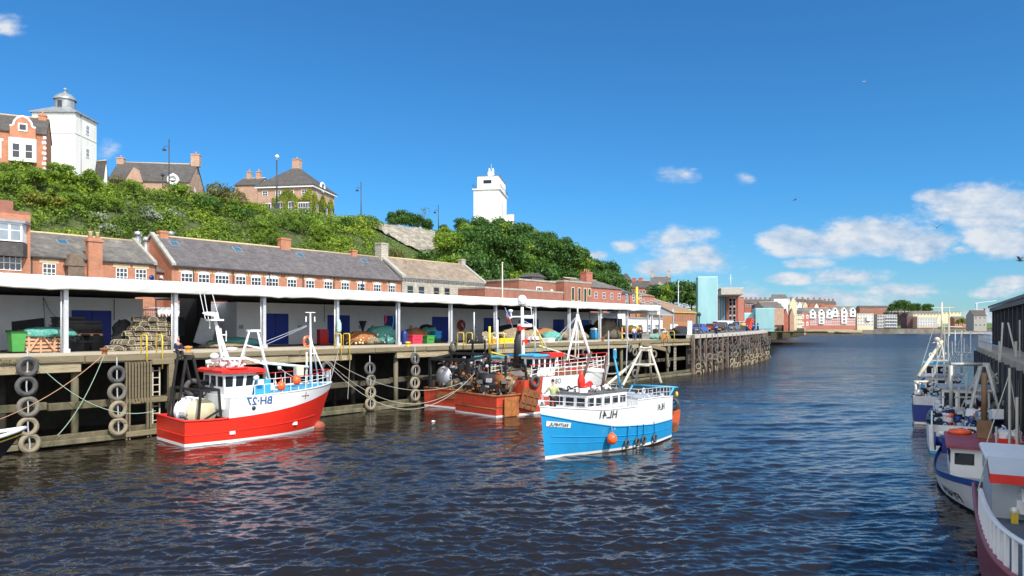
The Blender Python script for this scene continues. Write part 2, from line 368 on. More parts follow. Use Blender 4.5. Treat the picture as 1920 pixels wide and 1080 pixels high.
def bld(name, label, loc, rz, w, d, h, wm, roof='gable', rh=2.6, rm=None, cat='building', ov=.25, ridge='x', trim=None, base=None, parapet=.0, group=None, ridge_y=None, gcap=None):
    """front face y=0 looking -y; x along the front"""
    t = thing(name, label, cat, loc, rz, group); b = -3 if base is None else base
    mb = MB(); ry = d/2 if ridge_y is None else ridge_y
    if roof == 'gable' and ridge == 'x': mb.prism([(0,b),(d,b),(d,h),(ry,h+rh-.12),(0,h)], 0, w, 'x')
    elif roof == 'gable': mb.prism([(0,b),(w,b),(w,h),(w/2,h+rh-.12),(0,h)], 0, d, 'y')
    else: mb.box(0,w,0,d,b,h)
    mb.build('wall', wm, t)
    if roof == 'gable':
        r = MB()
        if ridge == 'x':
            k0 = rh/ry; k1 = rh/(d-ry)
            r.prism([(-ov,h-ov*k0),(ry,h+rh),(d+ov,h-ov*k1),(d+ov,h-ov*k1+.14),(ry,h+rh+.14),(-ov,h-ov*k0+.14)], -.12, w+.12, 'x')
        else:
            k = rh/(w/2); r.prism([(-ov,h-ov*k),(w/2,h+rh),(w+ov,h-ov*k),(w+ov,h-ov*k+.14),(w/2,h+rh+.14),(-ov,h-ov*k+.14)], -.12, d+.12, 'y')
        ro = r.build('roof', rm, t)
        if ridge == 'x': MB().tube([(-.1,ry,h+rh+.13),(w+.1,ry,h+rh+.13)], .13, 6).build('ridge_tiles', gcap or stonet, ro)
    elif roof == 'hip':
        r = MB(); o = ov; m = min(w, d)/2; e = [(-o,-o,h),(w+o,-o,h),(w+o,d+o,h),(-o,d+o,h)]
        if w >= d: a, c = (d/2, d/2, h+rh), (w-d/2, d/2, h+rh)
        else: a, c = (w/2, w/2, h+rh), (w/2, d-w/2, h+rh)
        if abs(w-d) < .5: c = a = (w/2, d/2, h+rh); r.add(e+[a], [(0,1,4),(1,2,4),(2,3,4),(3,0,4)])
        elif w > d: r.add(e+[a,c], [(0,1,5,4),(1,2,5),(2,3,4,5),(3,0,4)])
        else: r.add(e+[a,c], [(0,1,4),(1,2,5,4),(2,3,5),(3,0,4,5)])
        r.box(-o,w+o,-o,d+o,h-.18,h-.004); r.build('roof', rm, t)
    else:
        MB().box(-ov,w+ov,-ov,d+ov,h,h+.3).build('roof', rm or concr, t)
    return t
# ------------------------------------------------------------------ camera, sun, sky
cam = bpy.data.cameras.new('camera'); co = bpy.data.objects.new('camera', cam); COL.objects.link(co)
co.location = (0,0,CZ); co.rotation_euler = (math.pi/2,0,0); cam.sensor_width = 36; cam.lens = 36*F/1920; cam.shift_y = (HY-540)/1920
cam.clip_end = 20000; cam.clip_start = .3; scene.camera = co
SAZ, SEL = R(-53), R(46)
sd = Vector((math.cos(SEL)*math.cos(SAZ), math.cos(SEL)*math.sin(SAZ), math.sin(SEL)))
sl = bpy.data.lights.new('sun', 'SUN'); so = bpy.data.objects.new('sun', sl); COL.objects.link(so); sl.energy = 4.2; sl.angle = R(.5); sl.color = (1,.955,.88)
so.rotation_euler = sd.to_track_quat('Z','Y').to_euler()
wd = bpy.data.worlds.new('World'); scene.world = wd; wd.use_nodes = True
nt = wd.node_tree; N, L = nt.nodes, nt.links; bg = N['Background']
sky = N.new('ShaderNodeTexSky'); sky.sky_type = 'NISHITA'; sky.sun_disc = False; sky.sun_elevation = SEL; sky.sun_rotation = math.pi/2-SAZ; sky.air_density = 1.0; sky.dust_density = .1; sky.ozone_density = 1.6; sky.altitude = 0
hs = N.new('ShaderNodeHueSaturation'); hs.inputs['Saturation'].default_value = 1.0; hs.inputs['Value'].default_value = 1.0
tint = N.new('ShaderNodeMixRGB'); tint.blend_type = 'MULTIPLY'; tint.inputs[0].default_value = 1; tint.inputs[2].default_value = (.22,.64,.97,1); L.new(sky.outputs[0], tint.inputs[1]); L.new(tint.outputs[0], hs.inputs['Color'])
TINT = tint
tc = N.new('ShaderNodeTexCoord'); sp = N.new('ShaderNodeSeparateXYZ'); L.new(tc.outputs['Generated'], sp.inputs[0])
def M2(op, a, b=None, c=None, clamp=False):
    n = N.new('ShaderNodeMath'); n.operation = op; n.use_clamp = clamp
    for i, v in enumerate((a,b,c)):
        if v is None: continue
        if isinstance(v, (int,float)): n.inputs[i].default_value = v
        else: L.new(v, n.inputs[i])
    return n.outputs[0]
tm = N.new('ShaderNodeMapRange'); L.new(sp.outputs[2], tm.inputs[0]); tm.inputs[1].default_value = 0.; tm.inputs[2].default_value = .17; tcm = N.new('ShaderNodeMixRGB'); L.new(tm.outputs[0], tcm.inputs[0]); tcm.inputs[1].default_value = (.33,.56,.80,1); tcm.inputs[2].default_value = (.22,.63,.97,1); L.new(tcm.outputs[0], TINT.inputs[2])
yy = M2('MAXIMUM', sp.outputs[1], .02); ca = M2('DIVIDE', sp.outputs[0], yy); cb_ = M2('DIVIDE', sp.outputs[2], yy)
cv = N.new('ShaderNodeCombineXYZ'); L.new(ca, cv.inputs[0]); L.new(cb_, cv.inputs[1])
CL = [(1855,388,105,40,1.),(1790,372,60,20,.8),(1640,438,125,32,.9),(1560,455,100,24,.85),(1488,452,58,24,1.1),(1480,470,60,15,.6),(1740,455,70,30,.8),(1865,452,60,27,1.05),(1900,462,50,20,1.),(1800,467,50,12,.6),(1510,494,42,10,.7),(1480,524,36,12,1.),
      (1275,325,40,15,.5),(1300,317,18,9,.4),(1400,336,20,12,.45),(1262,446,66,24,.6),(1174,464,26,14,.6),(1250,500,52,18,.85),(1120,478,20,8,.6),(1285,540,30,11,.85),(1290,575,40,10,.5),(1860,550,40,11,.7),(1290,482,100,30,.6),
      (1390,552,95,18,.55),(1560,560,100,20,.6),(1700,545,90,18,.6),(1600,520,80,16,.6),(1900,530,40,14,.6),(5,52,34,24,.5),(205,285,30,22,.4),(280,300,26,10,.3),(-250,300,160,50,.8),(2300,420,260,70,.9),(2300,250,120,40,.6),(-500,480,160,40,.7),(1900,590,120,14,.5)]
acc = None; sh = None
for (x, y, rx, ry, st) in CL:
    vm = N.new('ShaderNodeVectorMath'); vm.operation = 'SUBTRACT'; L.new(cv.outputs[0], vm.inputs[0]); vm.inputs[1].default_value = ((x-HX)/F, (HY-y)/F, 0)
    v2 = N.new('ShaderNodeVectorMath'); v2.operation = 'MULTIPLY'; L.new(vm.outputs[0], v2.inputs[0]); v2.inputs[1].default_value = (F/rx/1.55, F/ry/1.5, 0)
    ln = N.new('ShaderNodeVectorMath'); ln.operation = 'LENGTH'; L.new(v2.outputs[0], ln.inputs[0])
    e = M2('MULTIPLY', M2('SUBTRACT', 1., ln.outputs[1], clamp=True), st)
    acc = e if acc is None else M2('MAXIMUM', acc, e)
def fbm(vx, vy, scale, det, rough, off=0.):
    cc = N.new('ShaderNodeMapping'); L.new(cv.outputs[0], cc.inputs[0]); cc.inputs['Scale'].default_value = (vx,vy,1); cc.inputs['Location'].default_value = (off,off*.7,0)
    n = N.new('ShaderNodeTexNoise'); n.inputs['Scale'].default_value = scale; n.inputs['Detail'].default_value = det; n.inputs['Roughness'].default_value = rough; L.new(cc.outputs[0], n.inputs['Vector']); return n.outputs[0]
n1 = fbm(1,1.9,13,10,.62); n2 = fbm(1,2.2,30,8,.6,3.1); n1b = fbm(1,1.9,13,4,.55,-.012)
den = M2('ADD', acc, M2('MULTIPLY_ADD', n1, 1.35, -.70))
den = M2('MULTIPLY', den, M2('GREATER_THAN', sp.outputs[1], .02))
inside = M2('MULTIPLY', acc, 9., clamp=True)
mask = N.new('ShaderNodeMapRange'); mask.interpolation_type = 'SMOOTHSTEP'; L.new(den, mask.inputs[0]); mask.inputs[1].default_value = .06; mask.inputs[2].default_value = .5; mask.inputs[4].default_value = .93
mk = M2('MULTIPLY', mask.outputs[0], inside)
lit = M2('MULTIPLY_ADD', M2('SUBTRACT', n1, n1b), 3.2, .55, clamp=True)
lit = M2('ADD', M2('MULTIPLY', lit, .7), M2('MULTIPLY', n2, .45), clamp=True)
cr = ramp(N, [(.2,(2.6,3.6,4.9)),(.5,(3.8,4.5,5.4)),(.85,(5.4,5.55,5.8))]); L.new(lit, cr.inputs[0])
mx = N.new('ShaderNodeMixRGB'); L.new(mk, mx.inputs[0]); L.new(hs.outputs[0], mx.inputs[1]); L.new(cr.outputs[0], mx.inputs[2])
# bright broken cloud added behind the camera, out of view, to fill the shade
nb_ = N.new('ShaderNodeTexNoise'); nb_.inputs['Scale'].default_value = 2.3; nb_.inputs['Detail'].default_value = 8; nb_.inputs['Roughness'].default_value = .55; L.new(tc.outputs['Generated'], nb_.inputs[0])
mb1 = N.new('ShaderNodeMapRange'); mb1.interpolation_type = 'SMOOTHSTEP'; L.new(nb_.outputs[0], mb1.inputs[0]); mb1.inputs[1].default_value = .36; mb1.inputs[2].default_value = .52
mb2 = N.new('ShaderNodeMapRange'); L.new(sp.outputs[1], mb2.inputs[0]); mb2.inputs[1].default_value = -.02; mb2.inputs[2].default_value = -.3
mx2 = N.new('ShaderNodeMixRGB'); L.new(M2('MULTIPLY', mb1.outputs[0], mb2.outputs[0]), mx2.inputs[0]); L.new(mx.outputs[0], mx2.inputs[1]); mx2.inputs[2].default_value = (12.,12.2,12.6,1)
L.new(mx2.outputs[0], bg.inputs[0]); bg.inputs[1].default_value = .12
scene.view_settings.view_transform = 'Standard'; scene.view_settings.look = 'None'; scene.view_settings.gamma = 1; scene.view_settings.exposure = .32

# ------------------------------------------------------------------ water
def make_water():
    rows = np.concatenate([np.array([1.,3.,5.,7.,9.,11.,12.5]), (CZ*F/np.arange(1180-HY, 24, -.85))])
    rows = np.concatenate([rows, np.geomspace(rows[-1]*1.04, 9000, 40)])
    cols = np.concatenate([np.linspace(-3,-.76,30), np.linspace(-.745,.745,760), np.linspace(.76,3,30)])
    Yg, U = np.meshgrid(rows, cols, indexing='ij'); X = U*Yg; Z = np.zeros_like(X)
    dY = np.gradient(rows)[:,None]; r = np.random.default_rng(3)
    patch = .85+.5*np.sin(X*.08+Yg*.035+1.)*np.sin(Yg*.07-X*.03)+.22*np.sin(X*.31-Yg*.22)
    for i in range(64):
        lam = .27*(9.)**(i/63.); a = R(-76)+r.normal(0,.42); k = 2*math.pi/lam
        ph = r.uniform(0,6.28); amp = .0050*lam**.6*r.uniform(.6,1.3)
        fade = np.clip((lam/np.maximum(dY, Yg*.002)-2.2)/2.5, 0, 1)
        arg = k*(X*math.cos(a)+Yg*math.sin(a))+ph+.6*np.sin(X*.7/lam+Yg*.45/lam+i)
        Z += amp*fade*(1-2*np.abs(np.sin(arg/2))**1.25)*np.clip(patch,.35,1.5)
    for i in range(22):
        lam = 3.2*(8.)**(i/21.); a = R(-80)+r.normal(0,.3); k = 2*math.pi/lam; fade = np.clip((lam/np.maximum(dY, Yg*.002)-2.2)/2.5, 0, 1)
        Z += .0026*lam**.72*r.uniform(.6,1.3)*fade*np.sin(k*(X*math.cos(a)+Yg*math.sin(a))+r.uniform(0,6.28)+1.2*np.sin(X*.13+i)+.8*np.sin(Yg*.07+2*i))
    nr, nc = X.shape; co_ = np.stack([X,Yg,Z],-1).reshape(-1,3)
    idx = np.arange(nr*nc).reshape(nr,nc)
    q = np.stack([idx[:-1,:-1],idx[:-1,1:],idx[1:,1:],idx[1:,:-1]],-1).reshape(-1,4)
    me = bpy.data.meshes.new('water'); me.vertices.add(len(co_)); me.vertices.foreach_set('co', co_.ravel().astype(np.float32))
    me.loops.add(q.size); me.loops.foreach_set('vertex_index', q.ravel().astype(np.int32)); me.polygons.add(len(q)); me.polygons.foreach_set('loop_start', np.arange(0,q.size,4,dtype=np.int32)); me.polygons.foreach_set('loop_total', np.full(len(q),4,np.int32))
    me.polygons.foreach_set('use_smooth', np.ones(len(q),bool)); me.update(); me.validate()
    m = bpy.data.materials.new('river_water'); nt, N, L, B = nodes_of(m)
    B.inputs['Base Color'].default_value = (.015,.012,.009,1); B.inputs['Roughness'].default_value = .06; B.inputs['Base Color'].default_value = (.015,.012,.009,1); B.inputs['IOR'].default_value = 1.6; B.inputs['Specular IOR Level'].default_value = .5
    tc = N.new('ShaderNodeTexCoord'); mp = N.new('ShaderNodeMapping'); mp.inputs['Rotation'].default_value = (0,0,R(18)); mp.inputs['Scale'].default_value = (.6,1.5,1); L.new(tc.outputs['Object'], mp.inputs[0])
    def nz(s, d, ro=.6):
        n = N.new('ShaderNodeTexNoise'); n.inputs['Scale'].default_value = s; n.inputs['Detail'].default_value = d; n.inputs['Roughness'].default_value = ro; L.new(mp.outputs[0], n.inputs[0]); return n.outputs[0]
    b1 = N.new('ShaderNodeBump'); b1.inputs['Strength'].default_value = .45; b1.inputs['Distance'].default_value = .06; L.new(nz(2.6,3), b1.inputs['Height'])
    b2 = N.new('ShaderNodeBump'); b2.inputs['Strength'].default_value = .75; b2.inputs['Distance'].default_value = 1.6; L.new(nz(.3,5,.72), b2.inputs['Height']); 
    # broad waves are real geometry close by; past the mesh's reach the same waves are a bump
    sx = N.new('ShaderNodeSeparateXYZ'); L.new(tc.outputs['Object'], sx.inputs[0]); mr = N.new('ShaderNodeMapRange'); L.new(sx.outputs[1], mr.inputs[0]); mr.inputs[1].default_value = 45; mr.inputs[2].default_value = 160; mr.inputs[4].default_value = 1.
    m3 = N.new('ShaderNodeMapRange'); L.new(sx.outputs[1], m3.inputs[0]); m3.inputs[1].default_value = 30; m3.inputs[2].default_value = 260; m3.inputs[3].default_value = .04; m3.inputs[4].default_value = .3; L.new(m3.outputs[0], B.inputs['Roughness']); L.new(mr.outputs[0], b2.inputs['Strength']); L.new(b1.outputs[0], b2.inputs['Normal']); L.new(b2.outputs[0], B.inputs['Normal'])
    me.materials.append(m); o = bpy.data.objects.new('water', me); COL.objects.link(o); tag(o, kind='structure')
make_water()

# ------------------------------------------------------------------ land
WC = [(25.2,103.5),(30,111.5),(35,119.7),(40,128.7),(44.8,138),(50.5,149),(55,160),(57.6,172)]      # line of the curved wharf
def wz(Y): return 5.45+(6.05-5.45)*min(1,max(0,(Y-104)/66))
gr = MB()
a0, a1 = Q(-160,53), Q(qs(1300,45),53)
gr.add([Q(-160,53,4.88), Q(92,53,4.88), Q(103,45,4.88), Q(135,58,5.0), Q(135,100,5.0), Q(-160,100,4.88)], [(0,1,2,3,4,5)])
struct('quayside_ground', gr, asphalt)
lg = MB()
pl = [(x,y,wz(y)) for x,y in WC]
lg.loft([[p for p in pl+[(90,250,6.05),(118,352,6.1),(264,669,6.1),(312,786,6.1)]], [(p[0]-22 if i<8 else p[0]-160, p[1]+20 if i<8 else p[1]+(10 if i<11 else 300), p[2]) for i,p in enumerate(pl+[(90,250,6.05),(118,352,6.1),(264,669,6.1),(312,786,6.1)])]])
lg.add([(312,786,6.1),(373,790,6.1),(900,810,6.1),(5000,1200,6.1),(8000,9000,6.1),(-3000,9000,6.1),(-3000,1000,6.1),(150,1086,6.1)], [(0,1,2,3,4,5,6,7)])
struct('riverside_ground', lg, asphalt)
HT = interp((-160,30.5),(60,30.5),(120,31),(165,30),(190,27),(205,23),(225,15),(245,11.5),(300,13),(325,12),(345,2))
def hill_z(s, D):
    k = max(0, min(1, (D-(95 if s < 200 else 95+min(25,(s-200)*.3)))/36)); k = k*k*(3-2*k)*.55+k*.45
    return 4.95+(HT(s)-4.95)*k-(.6 if s > 335 else 0)+1.1*mnoise.noise((s*.07,D*.09,0))*k+(max(0,D-131)*.01)
def build_hill():
    ss = np.arange(-160,350,4.); DD = np.concatenate([np.arange(92,150,2.5), np.arange(155,420,14.)])
    mb = MB(); mb.smooth = True
    mb.loft([[Q(s,D,hill_z(s,D)) for D in DD] for s in ss]); mb.smooth = False
    tag(mb.build('hill', earth, fixn=False), kind='structure')
build_hill()
fh = MB(); fh.smooth = True
fh.loft([[(x, y, 6+ (1 if y<860 else 0)*0 + max(0,(min(y,1500)-860))/640*(34*math.exp(-((x-430)/260.)**2)+8)+3*mnoise.noise((x*.004,y*.004,3))*(1 if y>900 else 0)) for y in range(840,1700,40)] for x in range(150,1500,30)])
tag(fh.build('far_hill', grass_m, fixn=False), kind='structure')

blackwood = mat('shaded_pile', (.035,.032,.024), .9, .4, 2); blackwood2 = mat('shaded_timber', (.075,.068,.045), .9, .4, 2)  # darker copies of the pile timber, with the under-deck shade painted in
# ------------------------------------------------------------------ timber quay (one structure with parts)
DZ = 4.9
S0, S1 = -60., qs(1300,45)
quay = thing('timber_quay', 'long weathered timber fish quay on piles, with plank deck edge and dark underside', 'quay', Q(S0,45,0), TH)
QL = S1-S0
mb = MB().box(0, QL, .05, 8.2, DZ-.42, DZ); mb.build('deck', deckm, quay)
mb = MB().box(0, QL, 7.6, 8.1, -2, DZ-.45); mb.build('back_wall', stonew, quay)  # wall made dark to stand for the shaded depth under the deck
mb = MB(); x = 0
k = 0
while x < QL:
    Ls = min(random.uniform(5.5,9), QL-x); j = random.uniform(-.03,.04)
    MB().box(x+.02, x+Ls-.02, -.12+j, .05, DZ-.36+random.uniform(-.02,.02), DZ+.015+random.uniform(-.01,.05)).build('edge_beam', wood, quay, bevel=.03); x += Ls
mb = MB(); x = 0
while x < QL:
    Ls = min(random.uniform(4.5,8), QL-x)
    if random.random() < .88: MB().box(x+.03, x+Ls-.03, 0+random.uniform(-.04,.05), .3, DZ-.86+random.uniform(-.05,.06), DZ-.42).build('lower_beam', mat('bleached_timber', (.36,.3,.19), .9, .32, 2.4, .02, col2=(.16,.14,.08), amt=.38, scale2=2, stretch=(.35,1,3)), quay, bevel=.03)
    x += Ls
def waling(z, h, x0, x1, m, y=.25):
    mb = MB(); x = x0
    while x < x1:
        Ls = min(random.uniform(4,9), x1-x); a = random.uniform(-.06,.06); MB().cbox((x+Ls/2, y+random.uniform(-.05,.05), z+a), (Ls-.05,.32,h), ry=random.uniform(-.008,.008)).build('waling', m, quay, bevel=.03); x += Ls
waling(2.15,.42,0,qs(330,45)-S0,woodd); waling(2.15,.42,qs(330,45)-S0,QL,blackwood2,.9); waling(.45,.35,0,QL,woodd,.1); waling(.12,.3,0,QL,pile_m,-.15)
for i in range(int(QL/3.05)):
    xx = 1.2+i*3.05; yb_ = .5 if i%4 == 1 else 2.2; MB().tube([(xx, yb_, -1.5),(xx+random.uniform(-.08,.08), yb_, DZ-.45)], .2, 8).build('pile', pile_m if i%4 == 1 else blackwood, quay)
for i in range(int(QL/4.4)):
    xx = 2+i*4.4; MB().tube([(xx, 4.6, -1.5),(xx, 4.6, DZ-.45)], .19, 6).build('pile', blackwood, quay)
# vertical plank facing left of the red boat, with openings and ladder
pa, pb = qs(229,45)-S0, qs(280,45)-S0; n = 9
mb = MB()
for i in range(n):
    a = pa+(pb-pa)*i/n; full = i in (0,1,7,8)
    mb.box(a+.05, a+(pb-pa)/n-.05, -.42, -.2, (-.3 if full else 2.15)+random.uniform(-.1,.1), DZ-.42+random.uniform(-.03,.03))
pc = qs(322,45)-S0
mb.box(pb+.02, pc, -.36, -.12, DZ-.62, DZ-.3).box(pc-.35, pc, -.38, -.1, -.3, DZ-.62).box(pa, pc, -.3,-.1, 2.0, 2.3).box(pa,pc+1.,-.5,-.1,.1,.4)
mb.build('plank_facing', wood, quay, bevel=.02)
def ladder(px0, px1, D, z0, z1, m, label, n=9):
    s0, s1 = qs(px0,D), qs(px1,D); t = thing('ladder', label, 'ladder', Q(s0,D,0), TH); w = s1-s0
    mb = MB().bar((0,0,z0),(0,0,z1),.07).bar((w,0,z0),(w,0,z1),.07); mb.build('side_rail', m, t)
    mb = MB()
    for i in range(n): z = z0+(z1-z0)*(i+.5)/n; MB().tube([(0,0,z),(w,0,z)],.03,5).build('rung', m, t)
ladder(286,299,45.15,.2,4.1, cream, 'old timber ladder in the dark opening beside the vertical planks')
ladder(1264,1267,45.4,.2,4.3, cream, 'narrow ladder on the shaded quay face near the far end of the timber quay')

# ------------------------------------------------------------------ tyres
def tyre_mesh(m, Ro=.53, w=.27):
    mb = MB(); mb.torus((0,0,0), Ro*.77, Ro*.21, 'y', 30, 10, w/(Ro*.42)); mb.torus((0,0,0), Ro*.95, .03, 'y', 30, 5, 2.8)
    mb.torus((0,0,0), Ro*.59, .028, 'y', 30, 5, 3.2)
    o = mb.build('tyre', m); me = o.data; bpy.data.objects.remove(o); return me
TY = [tyre_mesh(m) for m in (rubber, rubberg, rubbert)]
def tyre(loc, rz, k, label, group=None, tilt=0, sc_=1., parent=None, spin=0):
    o = bpy.data.objects.new('tyre_fender', TY[k]); COL.objects.link(o); o.location = loc; o.rotation_euler = (tilt, spin, rz); o.scale = (sc_,)*3
    if parent is None: tag(o, label, 'tyre', group)
    else: o.parent = parent; o.name = 'tyre_fender'
    return o
stacks = [(50,[688,724,763,800,831],'far left'),(220,[702,735,768,800],'left of the plank facing'),(695,[691,714,736,757],'right of the red boat bow'),(779,[673,695,718,741],'left of the rusty trawlers')]
lv = {5:[0,0,1,2,2],4:[0,1,2,2]}
for (px, ys, wh) in stacks:
    base = []
    for i, py in enumerate(ys):
        xo = random.uniform(-2,2); Dl = 44.55
        s, z = on_plane((0,0), TH, Dl, px+xo+i*1.2*(px<300), py)
        tyre(Q(s, Dl, z), TH+random.uniform(-.12,.12), lv[len(ys)][i], f'{ORD[i]} tyre from the top of the hanging tyre stack {wh}', 'tyres hung in stacks on the quay face', tilt=random.uniform(-.08,.08), sc_=random.uniform(.97,1.08) if px<300 else .98)
        base.append(Q(s, Dl, z))
    tag(MB().tube([base[0]+Vector((0,0,1.0))]+base+[base[-1]-Vector((0,0,.3))], .035, 5).build('chain', steel), f'hanging chain threaded through the tyre stack {wh}', 'chain', 'chains of the tyre stacks')
for px, py, lab, D, k in [(850,650,'black tyre lying against the deck edge above the dark trawler gear',44.8,0),(1098,662,'black tyre hanging under the deck behind the blue boat mast',44.6,0),(1181,653,'upper left grey tyre of the pair hanging left of the cream gallows',44.6,1),(1190,660,'lower right grey tyre of the pair hanging left of the cream gallows',44.6,1),(1226,664,'round grey tyre hanging right behind the cream gallows top',44.6,1),(1254,656,'upper grey tyre under the broken beam near the quay end',44.6,1),(1253,683,'lower grey tyre near the quay end',44.6,1),(614,690,'black tyre hanging behind the bow rail of the red boat',44.6,0),(1190,700,'dim grey tyre low on the quay left of the gallows',44.7,1)]:
    s, z = on_plane((0,0), TH, D, px, py); tyre(Q(s,D,z), TH+random.uniform(-.3,.3), k, lab, sc_=1.0, tilt=random.uniform(-.15,.15))

# ------------------------------------------------------------------ curved wharf
wh = thing('curved_wharf', 'curved wharf wall of tall vertical timber piles with pale coping beam', 'wharf')
def along(pts, n):
    P = [Vector((*p,0)) for p in pts]; d = [0]
    for a, b in zip(P,P[1:]): d.append(d[-1]+(b-a).length)
    out = []
    for i in range(n):
        t = d[-1]*i/(n-1); j = max(k for k in range(len(d)-1) if d[k] <= t+1e-9); f = (t-d[j])/(d[j+1]-d[j]); p = P[j].lerp(P[j+1], f); out.append((p, (P[j+1]-P[j]).normalized()))
    return out
WP = along(WC, 27)
mb = MB(); rings = []
for p, t in WP:
    nrm = Vector((t.y,-t.x,0)); z = wz(p.y); rings.append([p+nrm*.25+Vector((0,0,z-.45)), p+nrm*.25+Vector((0,0,z+.06)), p-nrm*.9+Vector((0,0,z+.06)), p-nrm*.9+Vector((0,0,z-.45))])
mb.loft(rings, closed=True, caps=True); mb.build('coping_beam', concr, wh)
mb = MB(); mb.loft([[p+Vector((-t.y,t.x,0))*.9+Vector((0,0,z)) for z in (-2, wz(p.y)-.4)] for p,t in WP]); mb.build('retaining_wall', stonew, wh)
mb = MB()
for zz in (1.6,3.6): mb.loft([[p+Vector((-t.y,t.x,0))*o+Vector((0,0,zz+h)) for o,h in ((.1,0),(.1,.3),(.4,.3),(.4,0))] for p,t in WP], closed=True)
mb.build('waling', woodd, wh)
pm2 = mat('stained_pile', (.24,.19,.15), .9, .3, 2., .02, col2=(.1,.05,.04), amt=.5, scale2=.9, stretch=(2,2,.35))
for i, (p, t) in enumerate(WP):
    nrm = Vector((t.y,-t.x,0)); ang = math.atan2(t.y,t.x)
    MB().cbox(Vector((p.x,p.y,1.9))+nrm*.1, (.42,.36,7.2), rz=ang).build('pile', pm2, wh)
    if i and i < 26:
        q = p-t*1.45+nrm*.32
        rowz = [4.3,3.2,2.2,1.2,.2] if i > 3 else [4.1,2.2,1.1,.1]
        for r_, z in enumerate(rowz):
            if random.random() < .13: continue
            tyre(q+Vector((random.uniform(-.15,.15),0,z+random.uniform(-.15,.15))), ang+random.uniform(-1.0,1.0), (0,0,1,2,2)[r_] if len(rowz)==5 else (0,1,2,2)[r_], 'old tyre hung among the piles of the curved wharf wall', 'tyres on the curved wharf wall', sc_=random.uniform(.88,1.0))
# next quay walls upstream
w2 = thing('stone_quay_wall', 'dark stained masonry quay wall beyond the curved wharf', 'quay wall', (118,352,0), math.atan2(317,146))
MB().box(0,349,0,3,-2,6.15).build('wall', mat('stained_masonry', (.2,.17,.12), .95, .3, .5, .05, col2=(.07,.065,.04), amt=.45, scale2=.3), w2); 
mb = MB()
for i in range(60): mb.box(2+i*5.6, 2.5+i*5.6, -.5, 0, -1, 5.4)
mb.build('fender_pile', woodd, w2); MB().box(0,349,-.3,3.2,6.15,6.6).build('coping', concr, w2)
w3 = thing('beige_river_wall', 'sunlit beige concrete river wall below the red apartments', 'river wall', (264,669,0), math.atan2(117,48))
MB().box(0,126,0,3,-2,6.4).build('wall', sandc, w3)
w4 = thing('beige_river_wall', 'low beige concrete river wall with dark tide line on the far bank', 'river wall', (310,787,0), .04)
MB().box(0,63,0,2,-2,6.8).build('wall', sandc, w4); MB().box(0,63,-.4,0,-2,1.6).build('tide_line', woodd, w4)
w5 = thing('far_river_wall', 'grey stone far bank wall running right below the flats', 'river wall', (373,790,0), .04)
MB().box(0,480,0,2,-2,5.6).build('wall', mat('grey_bank', (.22,.21,.19), .9, .3, .2, col2=(.1,.09,.07), amt=.5, scale2=.06), w5)
# ------------------------------------------------------------------ fish market canopy (local x along the quay, y back, z from deck)
S0m = qs(124,52)-2*7.2; FD = 51.4
mk_ = thing('market_hall', 'long low fish market hall with deep white canopy, white back wall and blue doors', 'market hall', Q(S0m,FD,DZ), TH)
X1 = qs(1236,FD)-S0m; mx_ = lambda px, D=62: qs(px,D)-S0m
mb = MB(); xs = [i*X1/150 for i in range(151)]; mb.smooth = False
rings = []
for x in xs:
    a = .13*mnoise.noise((x*.35,0,0))+.06*mnoise.noise((x*1.3,5,0)); b = .14*mnoise.noise((x*.5,9,0))
    rings.append([(x,.05,4.03+a),(x,-.1,4.08+a),(x,-.16+b*.5,4.3),(x,-.16,4.62),(x,-.08,4.84),(x,.1,4.9),(x,.5,4.86)])
mb.loft(rings); mb.build('fascia', fascia_m, mk_)
mb = MB()
for i in range(int(X1/1.2)): mb.tube([(i*1.2,-.05,4.86),(i*1.2,.25,4.93)], .03, 4)
mb.build('roof_bolts', redp if False else terracotta, mk_)
dark = mat('shade_black', (.02,.02,.021), .9, .2, 1)  # near-black colour holds the shade under the canopy
oa, ob = qs(276,70)-S0m, qs(357,70)-S0m
MB().box(0,X1,.4,12.6,4.62,4.86).box(0,oa,12.6,26,4.62,4.86).box(ob,X1,12.6,26,4.62,4.86).build('roof', lead, mk_)
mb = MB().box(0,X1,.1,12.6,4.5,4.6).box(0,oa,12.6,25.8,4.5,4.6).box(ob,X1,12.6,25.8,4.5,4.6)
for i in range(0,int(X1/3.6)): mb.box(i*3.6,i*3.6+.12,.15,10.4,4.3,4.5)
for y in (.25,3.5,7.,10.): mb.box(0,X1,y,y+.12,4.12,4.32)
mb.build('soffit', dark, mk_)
for i in range(0,13):
    x = 6+i*7.2
    if x+2 < X1: MB().box(x+2.4,x+4.4,.9,1.02,4.2,4.28).build('strip_light', white, mk_)
def room(xa, xb, name='wall'): return MB().box(xa,xb,10.6,22,-.05,3.97).build(name, wall_b, mk_)
room(0, mx_(268)); room(mx_(444), mx_(1172))
MB().box(0,mx_(268),12,12.2,3.97,4.5).box(mx_(444),X1-.1,12,12.2,3.97,4.5).box(qs(384,FD+16)-S0m, mx_(444),17,17.2,3.7,4.5).build('dark_gap_sheet', dark, mk_)  # dark sheet added where only shade fills the gap below the roof
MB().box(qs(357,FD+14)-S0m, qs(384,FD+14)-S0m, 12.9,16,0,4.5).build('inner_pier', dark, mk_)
MB().box(qs(384,FD+16)-S0m, mx_(444)-.01, 16, 22, 0, 3.7).build('inner_wall', wall_b, mk_)
